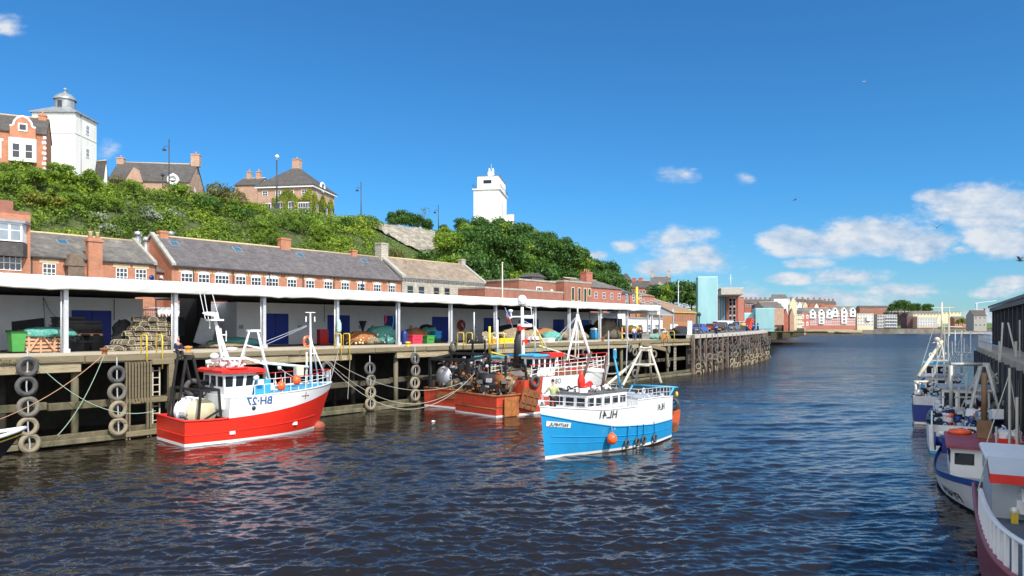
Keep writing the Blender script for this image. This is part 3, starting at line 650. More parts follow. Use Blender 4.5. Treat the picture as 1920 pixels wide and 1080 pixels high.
for px0, px1, ptop in [(134,208,582),(490,540,588),(614,655,591),(720,750,592),(810,841,594),(907,936,596),(983,1009,598),(1037,1057,599),(1091,1108,600)]:
    a, b = mx_(px0), mx_(px1); h = qz((px0+px1)/2, ptop, 62)-DZ
    d = MB().box(a,b,10.52,10.597,.02,h).build('door', doorb, mk_); MB().box((a+b)/2-.02,(a+b)/2+.02,10.5,10.515,.05,h-.05).build('door_joint', dark, d)
    MB().box(a-.06,b+.06,10.545,10.575,h,h+.06).build('door_frame', wall_b, mk_)
a, b = mx_(1138), mx_(1166); MB().box(a,b,10.5,10.595,.02,3.1).build('dark_doorway_panel', dark, mk_)  # dark panel stands in for the shaded inside of the doorway
for px in (38,97,452,562,675,698,770,795,890):
    x = mx_(px); MB().box(x-.22,x+.22,10.55,10.6,1.5,1.85).build('wall_vent', mat('vent_grey', (.4,.42,.45), .6, .2, 8), mk_)
postx = [i*7.2+.02*math.sin(i*3) for i in range(int(X1/7.2)+1)]
for i, x in enumerate(postx):
    if x > X1: break
    p = MB().box(x-.13,x+.13,.55,.59,0,4.12).box(x-.13,x+.13,.77,.81,0,4.12).box(x-.02,x+.02,.59,.77,0,4.12).box(x-.2,x+.2,.45,.9,0,.25).build('post', steel, mk_)
    MB().tube([(x-.25,.7,0),(x-.25,.7,4.1)],.05,6).build('downpipe', white if i%2 else steel, p)
# cables on the wall
MB().tube(sag((mx_(80),10.5,3.9),(mx_(114),10.5,2.4),.5),.02,4).tube([(mx_(80),10.5,3.9),(mx_(85),10.5,.8)],.02,4).build('cable', blackm, mk_)
for px in (213,607,950): MB().tube([(mx_(px),10.5,3.9),(mx_(px),10.5,2.2)],.03,4).build('cable', blackm, mk_)
# the gate, torn banner and lettering in the opening
gy = 19.; gx0, gx1 = qs(270,FD+gy)-S0m, qs(358,FD+gy)-S0m
gt = thing('gate', 'pale barred gate at the back of the market opening', 'gate', Q(S0m+gx0,FD+gy+.5,DZ), TH); gw = gx1-gx0
mb = MB(); 
for i in range(26): mb.tube([(gw*i/25,0,0),(gw*i/25,0,3.3)],.035,4)
mb.build('bars', steel, gt); MB().box(0,gw,-.04,.04,1.3,1.4).box(0,gw,-.04,.04,3.25,3.35).build('rail', blackp, gt)
bn = thing('hanging_banner', 'torn white banner with black market lettering across the market opening', 'banner', Q(S0m+gx0,FD+gy,DZ), TH)
mb = MB(); n = 26; top = []; bot = []
for i in range(n+1):
    x = gw*(.28+.58*i/n); y = .1*math.sin(i*1.3); top.append((x,y,3.5)); bot.append((x,y,2.75+.2*math.sin(i*2.1)+.2*(i%3==0)))
mb.loft([top,bot]); mb.build('cloth', white, bn)
MB().box(0,gw,-.1,-.06,2.2,2.24).box(0,gw,-.1,-.06,3.5,3.56).build('hanging_rail', steel, bn)
lettering('WILLIAM', .78, blackm, bn, lambda x,y,z: Vector((gw*.27+x*1.05, -.14-z, 2.2+y)), bold=.012)
lettering('MARKET', .78, blackm, bn, lambda x,y,z: Vector((gw*.72+x*1.05, -.14-z, 2.2+y)), bold=.012)
tag(MB().cbox((0,0,0),(1.6,.05,1.7)).build('notice_board', blackm), 'square black board standing before the barred gate', 'board'); o = bpy.context.scene.objects['notice_board']; o.location = Q(qs(330,FD+14), FD+14, DZ+1.9-.2); o.rotation_euler = (0,0,TH)
o = MB().cbox((0,0,0),(.9,.04,.9)).build('sign', white); tag(o, 'small white notice with faded lettering on the recessed inner wall', 'sign'); o.location = Q(qs(421,FD+15.9), FD+15.9, DZ+2.5); o.rotation_euler = (0,0,TH)
MB().box(-.35,.35,-.03,-.021,.12,.28).box(-.35,.3,-.03,-.021,-.1,-.04).box(-.3,.35,-.03,-.021,-.25,-.19).build('faded_print', dsteel, o)
# far open bay: light frame, white gable sign band, wire canopy
fb = thing('loading_shelter', 'open steel framed shelter with grey mesh gable at the end of the market', 'shelter', Q(qs(1214,52),52,DZ), TH)
fl = qs(1262,52)-qs(1214,52)
MB().box(fl*.02,fl*.42,-.2,.2,3.55,4.85).build('gable_panel', fascia_m, fb)
mb = MB()
for x in (0,fl*.45,fl): mb.box(x-.1,x+.1,-.1,.1,0,4.5).box(x-.1,x+.1,9.9,10.1,0,4.5)
mb.box(0,fl,-.08,.08,3.5,3.62).box(0,fl,9.9,10.05,3.5,3.62); mb.build('frame', steel, fb)
MB().prism([(fl*.45,3.65),(fl,3.65),(fl,3.8),(fl*.45,4.8)], -.04,.04,'y').build('mesh_gable', mat('mesh_grey', (.28,.3,.33), .6, .2, 12), fb)
MB().add([(fl*.4,-.3,4.88),(fl*1.02,-.3,3.86),(fl*1.02,11,3.86),(fl*.4,11,4.88)],[(0,1,2,3)]).box(fl*.4,fl*.44,-.3,11,4.6,4.86).build('roof', fascia_m, fb)
bx = thing('back_store', 'low white store building seen through the open end of the market', 'store', Q(qs(1175,72),72,DZ), TH)
MB().box(0,15,0,8,0,3.4).build('wall', render_w, bx); 
for i in range(4): window(bx, 1.6+i*3.6, 0, 1.1, 1.6, 1.2, cols=3)
MB().box(-.2,15.2,-.2,8.2,3.4,3.7).build('roof', lead, bx)

# ------------------------------------------------------------------ street buildings behind the market
def qb(name, label, pxa, pxb, D, d, ze, wm, **k):
    s = qs(pxa, D); return bld(name, label, Q(s,D,DZ), TH, qs(pxb,D)-s, d, ze-DZ, wm, base=0, **k), s
def qwin(t, s, D, px, z, w, h, lint=None, **k):
    x = qs(px,D)-s; o = window(t, x, 0, z-DZ, w, h, **k)
    if lint: MB().box(x-w/2-.3,x+w/2+.3,-.05,.02,z-DZ+h+.04,z-DZ+h+.45).build('lintel', lint, t)
    return o
def skylight(t, s, D, px, ry, rh, h, f=.55, w=1.1):
    x = qs(px,D+ry*f)-s; y = ry*f; z = h+rh*f+.17; a = math.atan2(rh,ry)
    o = MB().cbox((0,0,0),(w,1.1,.1),rx=a).build('skylight', lead, t, loc=(x,y,z)); MB().cbox((0,-.02,.04),(w-.24,.85,.08),rx=a).build('pane', mat('skylight_glass', (.05,.14,.22), .15, .1, 1, spec=.8), o)
def skew(t, x, ry, rh, h, d, m, w=.5):
    """raised gable coping"""
    MB().prism([(-.4,h-.2),(ry,h+rh+.12),(d+.4,h-.2),(d+.4,h+.12),(ry,h+rh+.5),(-.4,h+.18)], x-w/2, x+w/2, 'x').build('gable_coping', m, t)
# stepped brick building at the far left
a, s = qb('brick_building', 'tall red brick building with stepped parapet and white bay window at the left edge', -150, 57, 84, 14, qz(57,404,84), brick, roof='flat', rm=brickd, ov=.0)
hh = qz(57,404,84)-DZ; wv = qs(57,84)-s
MB().box(wv-4.5,wv-1.5,.0,.5,hh+.3,hh+.9+.35).box(wv-14,wv-4.5,.0,.5,hh+.3,hh+1.9).build('stepped_parapet', brickd, a)
bx0 = qs(0,83.2)-s; x = (qs(-20,83)+qs(36,83))/2-s
by = MB().prism([(x-2.6,0),(x-1.7,-1.),(x+1.5,-1.),(x+2.2,0)], qz(20,452,83)-DZ, qz(20,417,83)-DZ, 'z').build('bay_window', whiteclean, a)
MB().prism([(x-2.9,.0),(x-1.9,-1.25),(x+1.7,-1.25),(x+2.6,0)], qz(20,417,83)-DZ, qz(20,412,83)-DZ, 'z').build('bay_roof', lead, by)
MB().prism([(x-2.7,.0),(x-1.75,-1.1),(x+1.55,-1.1),(x+2.3,0)], qz(20,480,83)-DZ, qz(20,454,83)-DZ, 'z').build('bay_apron', slated, by)
for k in (-1.05,.0,1.05): MB().box(x-.12+k-.42,x-.12+k+.42,-1.03,-1.005,qz(20,449,83)-DZ,qz(20,432,83)-DZ).box(x-.12+k-.42,x-.12+k+.42,-1.03,-1.005,qz(20,430,83)-DZ,qz(20,420,83)-DZ).build('pane', glassl, by)
qwin(a, s, 84, 18, qz(18,507,84), 2.0, 1.5, stonet, cols=4, rows=2)
# first terrace
a, s = qb('brick_terrace', 'short red brick terrace with grey slate roof and a tall front chimney', 57, 292, 86, 10, 13.95, brick, rh=2.85, rm=slateg)
hE = 13.95-DZ; wv = qs(292,86)-s
for px in (92,228,264): qwin(a, s, 86, px, 11.7, 1.25, 1.5, stonet, cols=3, rows=3)
x = qs(180,85.4)-s; MB().box(x-.72,x+.72,-.5,.3,5.5,hE+1.9).box(x-.86,x+.86,-.62,.42,hE+1.9,hE+2.12).box(x-.68,x+.68,-.45,.25,hE+2.12,hE+2.3).build('chimney', brick, a)
for k in (-.36,.36): MB().lathe([(0,0),(.24,0),(.2,.6),(.26,.7),(.0,.7)],8,(x+k,-.1,hE+2.3)).build('chimney_pot', stonet, a)
skylight(a, s, 86, 117, 5, 2.85, hE, .62); skew(a, wv-.2, 5, 2.85, hE, 10, stoneg, .4)
x = qs(140,85.6)-s; bx_ = MB().box(x-.8,x+.8,-.9,0,hE-2.4,hE-.9).prism([(x-1.,hE-.9),(x+1.,hE-.9),(x+.3,hE+.3),(x-.6,hE+.3)],-1.,.1).build('hoist_box', mat('old_planks', (.17,.125,.09), .9, .3, 3), a)
MB().box(-.1,wv,-.3,-.12,hE-.22,hE-.08).build('gutter', dsteel, a)
for px in (57,290): x = qs(px,86)-s; MB().tube([(x+.1,-.1,0),(x+.1,-.1,hE)],.07,6).build('downpipe', dsteel, a)
pl_ = MB().lathe([(0,0),(.3,0),(.3,.04),(0,.04)],14,axis='y').build('plaque', navy, a, loc=(qs(284,86)-s,-.05,7.4))
# passage building between
a, s2 = qb('passage_building', 'narrow recessed link building with small tiled roof between the two terraces', 290, 322, 88, 8, 13.2, brickd, rh=1.6, rm=slateg)
window(a, (qs(308,88)-s2), 0, 6.2, 1.0, 1.3, cols=2)
MB().sphere((qs(303,87.5)-s2,-.4,7.6),.2).build('globe_lamp', whiteclean, a)
fx = thing('flue_stack', 'cluster of shiny metal flue pipes rising between the terraces', 'flues', Q(qs(287,92),92,12), TH)
for k, (dx, hz) in enumerate([(-.7,6.6),(.1,6.0),(1.7,6.5),(2.7,7.0)]): MB().tube([(dx*1.2-1,0,0),(dx*1.2-1,0,hz-.4-.5)],.36,10).lathe([(0.1,hz-.9),(.45,hz-.9),(.42,hz-.4),(.1,hz-.3)],10,(dx*1.2-1,0,0)).build('flue_pipe', stainl if k<3 else lead, fx)
# long terrace
a, s = qb('brick_terrace', 'long red brick terrace with purple grey slate roof and arched white windows', 322, 752, 86, 10, 13.98, brick, rh=3.75, rm=slate)
hE = 13.98-DZ; wv = qs(752,86)-s
for i, px in enumerate([350,382,416,451,480,510,547,581,615,647,677,707,734]):
    w = 1.9 if i in (2,5) else 1.45
    qwin(a, s, 86, px, 11.5, w, 1.55, stonet, cols=4 if w > 1.6 else 3, rows=3, arch=True)
for k in range(int(wv/.55)): pass
mb = MB()
for k in range(int(wv/.5)): mb.box(k*.5,k*.5+.25,-.12,.0,hE-.5,hE-.3)
mb.box(0,wv,-.14,-.0,hE-.3,hE-.18).build('dentil_course', brick, a)
mb = MB()
for k in range(7): x = wv*(k+.5)/7; mb.tube([(x,-.16,2),(x,-.16,hE-.1)],.06,5)
mb.build('downpipe', dsteel, a); MB().box(-.1,wv,-.42,-.25,hE-.26,hE-.1).build('gutter', dsteel, a)
for px, w_, hh_, m_ in [(305,1.0,.75,brick),(533,1.6,1.5,brick),(662,1.0,.85,brick)]: chimney(a, qs(px,91)-s, 5, hE+2.9, hE+3.75+hh_, w_, .9, m_, 0)
for px in (327,445,563,683): skylight(a, s, 86, px, 5, 3.75, hE, .72)
skew(a, .1, 5, 3.75, hE, 10, stoneg, .5)
# stone building
a, s = qb('stone_building', 'pale carved stone building with brown stone roof and small dark windows', 754, 907, 86, 10, 14.55, stone, rh=3.3, rm=tileb)
hE = 14.55-DZ; wv = qs(907,86)-s
for px in (769,790,818,838,867,888):
    qwin(a, s, 86, px, 11.6, 1.35, 1.6, stoneg, fm=stoneg, cols=1, rows=2)
mb = MB()
for k in range(int(wv/.62)): mb.box(k*.62,k*.62+.3,-.2,.0,hE-.62,hE-.4)
mb.box(0,wv,-.3,-.01,hE-.4,hE-.15).build('cornice', stoneg, a); MB().box(0,wv,-.45,-.28,hE-.2,hE-.05).build('gutter', lead, a)
skew(a, .1, 5, 3.3, hE, 10, stoneg, .8); skew(a, wv-.1, 5, 3.3, hE, 10, stoneg, .6)
chimney(a, .2, 5, hE+2.6, hE+5.6, 1.5, 1.5, stone, 0); chimney(a, wv-.3, 5, hE+2.6, hE+4.4, 1., .9, stone, 0)
# inter-war brick offices
a, s = qb('brick_offices', 'low flat roofed brick office wing with pale parapet and round discs behind the flagpole', 909, 1056, 80, 9, qz(915,541,80), brickd, roof='flat', rm=stoneg, ov=.06)
for k in range(6): MB().lathe([(0,0),(.22,0),(.22,.06),(0,.06)],12,axis='y').build('wall_disc', white, a, loc=(2+k*4.2,-.08,qz(915,541,80)-DZ-1.6))
for px in (952,985,1005,1022,1040): qwin(a, s, 80, px, 9.3, 1.7, .95, cols=2)
a, s = qb('brick_offices', 'upper brick office block with a tall white window and an oval window', 973, 1057, 84, 12, qz(973,525,84), brickd, roof='flat', rm=stoneg, ov=.12)
zz = qz(973,525,84)
for px, w_, hh_ in [(983,1.6,2.),(1011,1.9,2.6),(1051,1.3,2.6)]: qwin(a, s, 84, px, zz-3.6, w_, hh_, cols=3, rows=1, fw=.2)
MB().torus((0,0,0),.75,.12,'y',18,6).build('oval_window', whiteclean, a, loc=(qs(1034,84)-s,-.1,zz-2.4-DZ)).scale = (.8,1,1.25)
MB().box(8,12,3,6,zz-DZ,zz-DZ+1.2).prism([(7.5,zz-DZ+1.2),(12.5,zz-DZ+1.2),(10,zz-DZ+2)],2.8,6.2).build('roof_hut', slated, a)
a, s = qb('brick_offices', 'brick office block with tall stone framed windows beside the slate roofed houses', 1058, 1108, 82, 12, qz(1058,528,82), brickd, roof='flat', rm=stoneg, ov=.08)
zz = qz(1058,528,82)
for px, hh_ in [(1074,2.8),(1086,2.8),(1097,4.2),(1105,1.7)]: qwin(a, s, 82, px, zz-.9-hh_, 1.2, hh_, fm=stonet, cols=1, rows=1, fw=.2)
# gabled houses
def gh(label, pxa, pxb, D, d, ye, yr, wm, rm, **k):
    ze = qz(pxa, ye, D); zr = qz(pxa, yr, D+d/2); t, s = qb('gabled_house', label, pxa, pxb, D, d, ze, wm, rh=zr-ze, rm=rm, **k); return t, s, ze, zr
a, s, ze, zr = gh('red brick gabled house with long grey slate roof and square brick chimney', 1108, 1166, 86, 14, 538, 526, brickr, slateg)
chimney(a, 6, 5, ze-DZ+1, zr-DZ+1.6, 2.6, 1.6, brickr, 3)
for k in range(7): window(a, 2+k*3.3, 0, ze-DZ-2.4, 1.1, 1.4)
for k in (3,7,10): window(a, 0, k, ze-DZ-1.6, 1.1, 1.5, rot=-math.pi/2)
a, s, ze, zr = gh('brick gabled house with dark roof carrying solar panels', 1150, 1200, 92, 14, 549, 541, brickr, slated)
o = MB().cbox((0,0,0),(8,3.4,.08),rx=math.atan2(zr-ze,7)).build('solar_panel', glassl, a, loc=(6,3.2,(ze-DZ)+(zr-ze)*.46+.25))
for k in range(6): window(a, 2+k*4.3, 0, ze-DZ-2.6, 1.2, 1.4)
a, s, ze, zr = gh('red brick gabled house with pale balconies near the yellow post', 1186, 1226, 100, 14, 553, 545, brickr, tileb)
for k in range(6): window(a, 2+k*6, 0, ze-DZ-3, 2, 1.5); MB().box(1+k*6,4+k*6,-1.2,0,ze-DZ-4.2,ze-DZ-3.3).build('balcony', white, a)
a, s, ze, zr = gh('cream topped house stepping down behind the market end', 1222, 1240, 98, 12, 571, 561, render_w, slateg)
for k in range(4): window(a, 3+k*5, 0, ze-DZ-2.6, 1.6, 1.3)
a, s, ze, zr = gh('long warehouse with brown sloping roof and orange framed openings', 1241, 1304, 92, 26, 583, 561, mat('orange_boards', (.34,.17,.08), .8, .2, 2), mat('brown_sheet_roof', (.3,.2,.13), .85, .2, .6, col2=(.2,.13,.08), amt=.4, scale2=.3))
for k in range(8): MB().box((qs(1304,92)-s)*(.35+k*.08),(qs(1304,92)-s)*(.4+k*.08),-.06,.0,ze-DZ-2.6,ze-DZ-.6).build('opening', brickd, a)
wv = qs(1304,92)-s; MB().box(0,wv,-.4,-.1,ze-DZ-.3,ze-DZ-.1).build('yellow_fascia', yellow, a)

# ------------------------------------------------------------------ buildings placed by their near corner
def corner(pxl, pxc, pxr, Y, ang):
    ul, uc, ur = [(p-HX)/F for p in (pxl,pxc,pxr)]; C = Vector((uc*Y,Y,0)); ca, sa = math.cos(ang), math.sin(ang)
    w = (C.x-ul*Y)/(ul*sa+ca); d = (ur*Y-C.x)/(sa-ur*ca); return C+Vector((-ca,sa,0))*w, -ang, w, d
def zpx(py, Y): return CZ-(py-HY)/F*Y
def cb(name, label, pxl, pxc, pxr, Y, ang, ytop, ybase, wm, **k):
    O, rz, w, d = corner(pxl,pxc,pxr,Y,ang); z0 = zpx(ybase,Y); d = k.pop('depth', d)
    return bld(name, label, (O.x,O.y,z0), rz, w, d, zpx(ytop,Y)-z0, wm, **k), w, d, zpx(ytop,Y)-z0
# high white light tower
a, w, d, h = cb('light_tower', 'tall square white light tower with grey domed lantern on the green bank', 60,141,181,131,R(-1),209,345, render_w, roof='hip', rh=2.2, rm=lead, base=-6, cat='tower', ov=.35)
MB().box(-.05,w+.06,-.06,0,h-3.9,h-3.75).box(w,w+.06,-.06,d,h-3.9,h-3.75).build('string_course', mat('pale_grey_band', (.6,.6,.58), .8, .05, 2), a)  # string course is an even pale grey
for z, hh_ in ((h-4.0+.9,1.7),(h-7.3,1.7),(h-10.9,1.4)): window(a, w+.03, d*.55, z, 1.1, hh_, rot=math.pi/2, cols=2, rows=2, fw=.16)
cx, cy = w*.5, d*.5
ln = MB().lathe([(1.72,h+.6),(1.72,h+3.0)],8,(cx,cy,0)).build('lantern', lead, a)
MB().lathe([(1.95,h+2.95),(1.95,h+3.1),(1.7,h+3.5),(1.2,h+3.95),(.6,h+4.25),(.25,h+4.4),(.18,h+4.7),(.02,h+4.72)],8,(cx,cy,0)).sphere((cx,cy,h+4.95),.32).build('dome', lead, ln)
MB().box(cx-.35,cx+.35,cy-1.75,cy-1.6,h+1.4,h+2.6).build('lantern_window', glass, ln)
MB().tube([(w+.08,d*.25,-3),(w+.08,d*.25,h-.1)],.07,6).build('downpipe', lead, a)
a2, w2_, d2_, h2_ = cb('annex', 'small white annex with slate roof at the foot of the high light tower', 179,196,201,134,R(20),320,345, render_w, roof='gable', rh=1.8, rm=slated, base=-4)
window(a2, w2_*.5, 0, .7, .8, 1.4)
# left Victorian house
a, w, d, h = cb('brick_house', 'Victorian red brick house with shaped gable, white bay and slate roof beside the high tower', -70,86,108,114,R(-26),251,330, brick, roof='gable', rh=3.0, rm=slated, base=-6, depth=7)
g = MB(); pr = [(-2.3,-1),(-2.3,2.2),(-1.7,2.4),(-1.5,3.3),(-.9,4.1),(0,4.45),(.9,4.1),(1.5,3.3),(1.7,2.4),(2.3,2.2),(2.3,-1)]; gx = w-2.9
zb = h-1.0; pr = [(p*.72,q*.72) for p,q in pr]
g.prism([(gx+p,zb+q) for p,q in pr],-.7,1.2); go = g.build('shaped_gable', brick, a)
mb = MB()
for (p,q),(p2,q2) in zip(pr[1:-1],pr[2:-1]): mb.bar((gx+p,-.6,zb+q),(gx+p2,-.6,zb+q2),.26)
mb.build('gable_coping', white, go); window(go, gx, -.72, zb+.9, 1.2, 1.2, cols=1, rows=1, fw=.18)
MB().box(gx-1.75,gx+1.75,-1.0,0,h-4.7,h-1.2).build('bay', white, a)
for k in (-1,1): window(a, gx+k*.82, -1.03, h-4.3, 1.1, 2.3, cols=1, rows=2, fw=.12, gm=glass)
for xx in (gx-3.4,gx-7): window(a, xx, 0, h-4.3, 1.2, 2.5, cols=1, rows=2, fw=.14); MB().box(xx-.85,xx+.85,-.08,0,h-1.75,h-1.35).build('lintel', white, a)
mb = MB()
for k in range(10): mb.box(w-.5+(k%2)*.15,w+.05,-.05,.4,h-8+k*.8,h-7.6+k*.8)
mb.build('quoins', white, a); MB().box(0,w,-.25,0,h-6.6,h-6.1).build('band', white, a)
for k in (gx-3.4,gx): window(a, k, -.02, h-9.3, 1.8, 2., cols=2, rows=1, fw=.14)
chimney(a, w-.8, 3.5, h+2.2, h+3.7, 1.1,.9,brick,1)
# long dark roofed house
a, w, d, h = cb('brick_house', 'long low brick house with broad dark roof and stone gable chimney on the bank top', 203,355,405,150,R(-8),341,352, brickp, roof='gable', rh=4.6, rm=slated, base=-6, depth=11)
chimney(a, w-.2, 5.5, h+4.2, h+6.8, 1.7, 1.4, brickp, 1); chimney(a, .4, 5.5, h+4.2, h+5.6, 1.4, 1.2, brickp, 1)
MB().prism([(w*.2,h-.4),(w*.2+3.6,h-.4),(w*.2+1.8,h+2.6)],-.3,4).build('dormer_gable', brickp, a)
MB().torus((0,0,0),.9,.3,'y',16,6).build('arched_window', white, a, loc=(w*.8,-.35,h+.3)); MB().prism([(w*.8-1.3,h+.2),(w*.8+1.3,h+.2),(w*.8,h+1.7)],-.2,3).build('dormer', white, a)
window(a, w+.02, 4, h-1.8, 1., 1.3, rot=math.pi/2)
# two small chimneyed roofs
a, w, d, h = cb('brick_house', 'low roofed brick house with two pot chimneys left of the ivy house', 440,482,500,172,R(8),346,356, brickp, roof='gable', rh=2.2, rm=slated, base=-6, depth=8)
for k in (1.6, w-1.6): chimney(a, k, 4, h+1.6, h+3.9, 1.0, .9, brickp, 1)
# ivy house
a, w, d, h = cb('ivy_house', 'square brick house covered in green ivy with steep hipped slate roof', 483,585,640,164,R(9),346,397, brickp, roof='hip', rh=5.6, rm=slated, base=-5, cat='house', ov=.6, depth=12.5)
ax = (w-0)/2; cx, cy = w/2, d/2
chimney(a, cx, cy, h+4.9, h+7.2, 1.7,1.5,brickp,1)
MB().box(-.5,w+.5,-.5,d+.5,h-.55,h-.185).build('eaves_board', white, a)
for k in range(4): window(a, w*(.14+.24*k), 0, h-2.3, 1.25, 1.2, fw=.1); 
for k, ww in ((.17,2.2),(.42,1.3),(.62,1.4),(.86,3.0)): window(a, w*k, -.03, h-6.2, ww, 2.6 if ww<2 else 2.3, cols=max(2,int(ww*1.7)), rows=2, fw=.16, arch=(ww<2))
for k in (.2,.62,.85): window(a, w+.03, d*k, h-6.6, 1.3, 2.8, rot=math.pi/2, cols=2, rows=2, fw=.14, arch=True)
MB().torus((0,0,0),1.,.28,'x',16,6).build('round_dormer', white, a, loc=(w+.2,d*.42,h+.3)); window(a, w+.03, d*.2, h-2.2, 1, 1, rot=math.pi/2)
IVY = (a, w, d, h)
tr = thing('terrace_railing', 'dark metal railing and low stone wall along the bank in front of the ivy house', 'railing', W(492,394,158), R(-9))
mb = MB()
for k in range(13): mb.tube([(k*.7,0,0),(k*.7,0,1.2)],.05,4)
mb.tube([(0,0,1.2),(8.5,0,1.2)],.06,4); mb.build('rail', dsteel, tr); MB().box(0,8.5,-.3,.3,-1.5,0).build('base_wall', rock, tr)
# low white light tower
a, w, d, h = cb('light_tower', 'plain white low light tower with set back lantern storey above the trees', 888,936,950,208,R(8),355,420, render_w, roof='flat', rm=render_w, base=-10, cat='tower', ov=.35)
ls = MB().box(.9,w-.3,.9,d-.4,h+.3,h+4.1).build('lantern_storey', render_w, a)
MB().add([(.7,.7,h+4.1),(w-.1,.7,h+4.1),(w-.1,d-.2,h+4.1),(.7,d-.2,h+4.1),(w*.38,d*.5,h+5.2),(w*.66,d*.5,h+5.2)],[(0,1,5,4),(1,2,5),(2,3,4,5),(3,0,4),(0,3,2,1)]).build('roof', lead, ls)
MB().box(w*.36,w*.68,.86,.9,h+1.9,h+2.9).build('lantern_window', glass, ls)
MB().box(w*.42,w*.62,d*.4,d*.6,h+4.7,h+6.2).lathe([(.0,h+7.6),(.22,h+7.4),(.3,h+6.2)],8,(w*.45,d*.5,0)).lathe([(.0,h+7.6),(.22,h+7.4),(.3,h+6.2)],8,(w*.6,d*.5,0)).tube([(w*.53,d*.5,h+6),(w*.53,d*.5,h+8.8)],.04,4).build('chimney', render_w, ls)
mb = MB(); mb.tube([(-.25,-.25,h+1.3),(.6,-.25,h+1.3)],.05,4)
for k in range(9): mb.tube([(w+.25,-.2+k*d/8,h+.3),(w+.25,-.2+k*d/8,h+1.4)],.04,4)
for k in range(5): mb.tube([(-.25,-.2+k*d/5,h+.3),(-.25,-.2+k*d/5,h+1.4)],.04,4)
mb.tube([(w+.25,-.2,h+1.4),(w+.25,d,h+1.4)],.05,4).tube([(-.25,-.2,h+1.4),(-.25,d,h+1.4)],.05,4).build('railing', dsteel, a)
MB().tube([(w*.62,-.08,-3),(w*.62,-.08,h-.2)],.09,6).build('downpipe', render_w, a)
MB().box(w,w+.04,d*.35,d*.5,h-8,h-3).build('slit_window', mat('pale_grey_band', (.6,.6,.58), .8, .05, 2), a)
b_, w, d, h = cb('annex', 'small white lean-to annex right of the low light tower', 948,962,964,205,R(5),414,430, render_w, roof='gable', rh=1.8, rm=white, base=-6)
# ------------------------------------------------------------------ boats (local x to the bow, y to port, z up from the waterline)
cst = lambda v: (lambda t: v)
class Boat:
    def __init__(s, label, O, ang, H, name='fishing_boat', group=None):
        s.O, s.a, s.H = O, ang, H; s.t = thing(name, label, 'fishing boat', (O[0],O[1],0), ang, group)
    def P(s, yl, px, py): x, z = on_plane(s.O, s.a, yl, px, py); return Vector((x, yl, z))
    def PY(s, Y, px, py):
        w = W(px, py, Y); f = (math.cos(s.a), math.sin(s.a)); dx, dy = w.x-s.O[0], w.y-s.O[1]; return Vector((dx*f[0]+dy*f[1], -dx*f[1]+dy*f[0], w.z))
    def hp(s, px, py, side):
        yl = s.H.B/2*side*.9
        for _ in range(14):
            x, z = on_plane(s.O, s.a, yl, px, py); yl = .5*yl+.5*s.H.on(min(x, s.H.L*.985), z, side, 0).y
        return Vector((x, yl, z))
    def txt(s, txt, size, px, py, side, m, mirror=True, bold=.01, slope=0., sx=1., Y=None):
        H = s.H; p = s.hp(px, py, side) if Y is None else s.PY(Y, px, py); k = -1 if side < 0 else 1      # mirrored lettering runs with the side
        def mp(x, y, z): x = x*sx; X = p.x+k*x; Z = p.z+y+slope*x*k; q = H.on(X, Z, side, .02+z); return q
        return lettering(txt, size, m, s.t, mp, mirror=False, bold=bold)
def wheelhouse(t, x0, x1, hw, z0, z1, wm, rm, lean=.12, nwin=(3,3), roofov=.18, name='wheelhouse', rth=.12, winz=(.5,.86), taper=0., aft=True, gm=None, fwd_narrow=1.):
    mb = MB(); fn = fwd_narrow
    lo = [(x0,-hw,z0),(x1,-hw*fn,z0),(x1,hw*fn,z0),(x0,hw,z0)]; hi = [(x0+lean*.0,-hw+lean*.3,z1),(x1+lean,-hw*fn+lean*.3,z1),(x1+lean,hw*fn-lean*.3,z1),(x0,hw-lean*.3,z1)]
    mb.add(lo+hi, [(0,1,5,4),(1,2,6,5),(2,3,7,6),(3,0,4,7),(4,5,6,7)])
    w = mb.build(name, wm, t, fixn=True)
    ro = MB(); o = roofov; ring = lambda e, z: [(x0-e,-hw-e,z),(x1+lean+e*1.6,-hw*fn-e,z),(x1+lean+e*1.6,hw*fn+e,z),(x0-e,hw+e,z)]
    ro.loft([ring(o,z1),ring(o,z1+rth*.6),ring(o*.4,z1+rth)], closed=True, caps=True); ro.build('wheelhouse_roof', rm, t)
    def lerp(a, b, k): return Vector(a).lerp(Vector(b), k)
    faces = [((lo[0],lo[1],hi[0],hi[1]), nwin[0], Vector((0,-1,0))), ((lo[3],lo[2],hi[3],hi[2]), nwin[0], Vector((0,1,0))), ((lo[1],lo[2],hi[1],hi[2]), nwin[1], Vector((1,0,0)))]
    if aft: faces.append(((lo[0],lo[3],hi[0],hi[3]), nwin[1], Vector((-1,0,0))))
    for (a,b,c,d), n, nrm in faces:
        for i in range(n):
            k0, k1 = (i+.19)/n, (i+.81)/n; q = []
            for kz, kk in ((winz[0],k0),(winz[0],k1),(winz[1],k1),(winz[1],k0)): q.append(lerp(lerp(a,c,kz), lerp(b,d,kz), kk)+nrm*.025)
            cen = sum(q, Vector())/4; fr = [cen+(v-cen)*1.14-nrm*.01 for v in q]
            wi = MB().add(fr,[(0,1,2,3)]).add([v+nrm*.02-nrm*.02 for v in fr]+[v-nrm*.02 for v in fr],[(0,1,5,4),(1,2,6,5),(2,3,7,6),(3,0,4,7)]).build('window', blackp, t, fixn=False)
            MB().add([v+nrm*.008 for v in q],[(0,1,2,3)]).build('pane', gm or glass, wi, fixn=False)
    return w
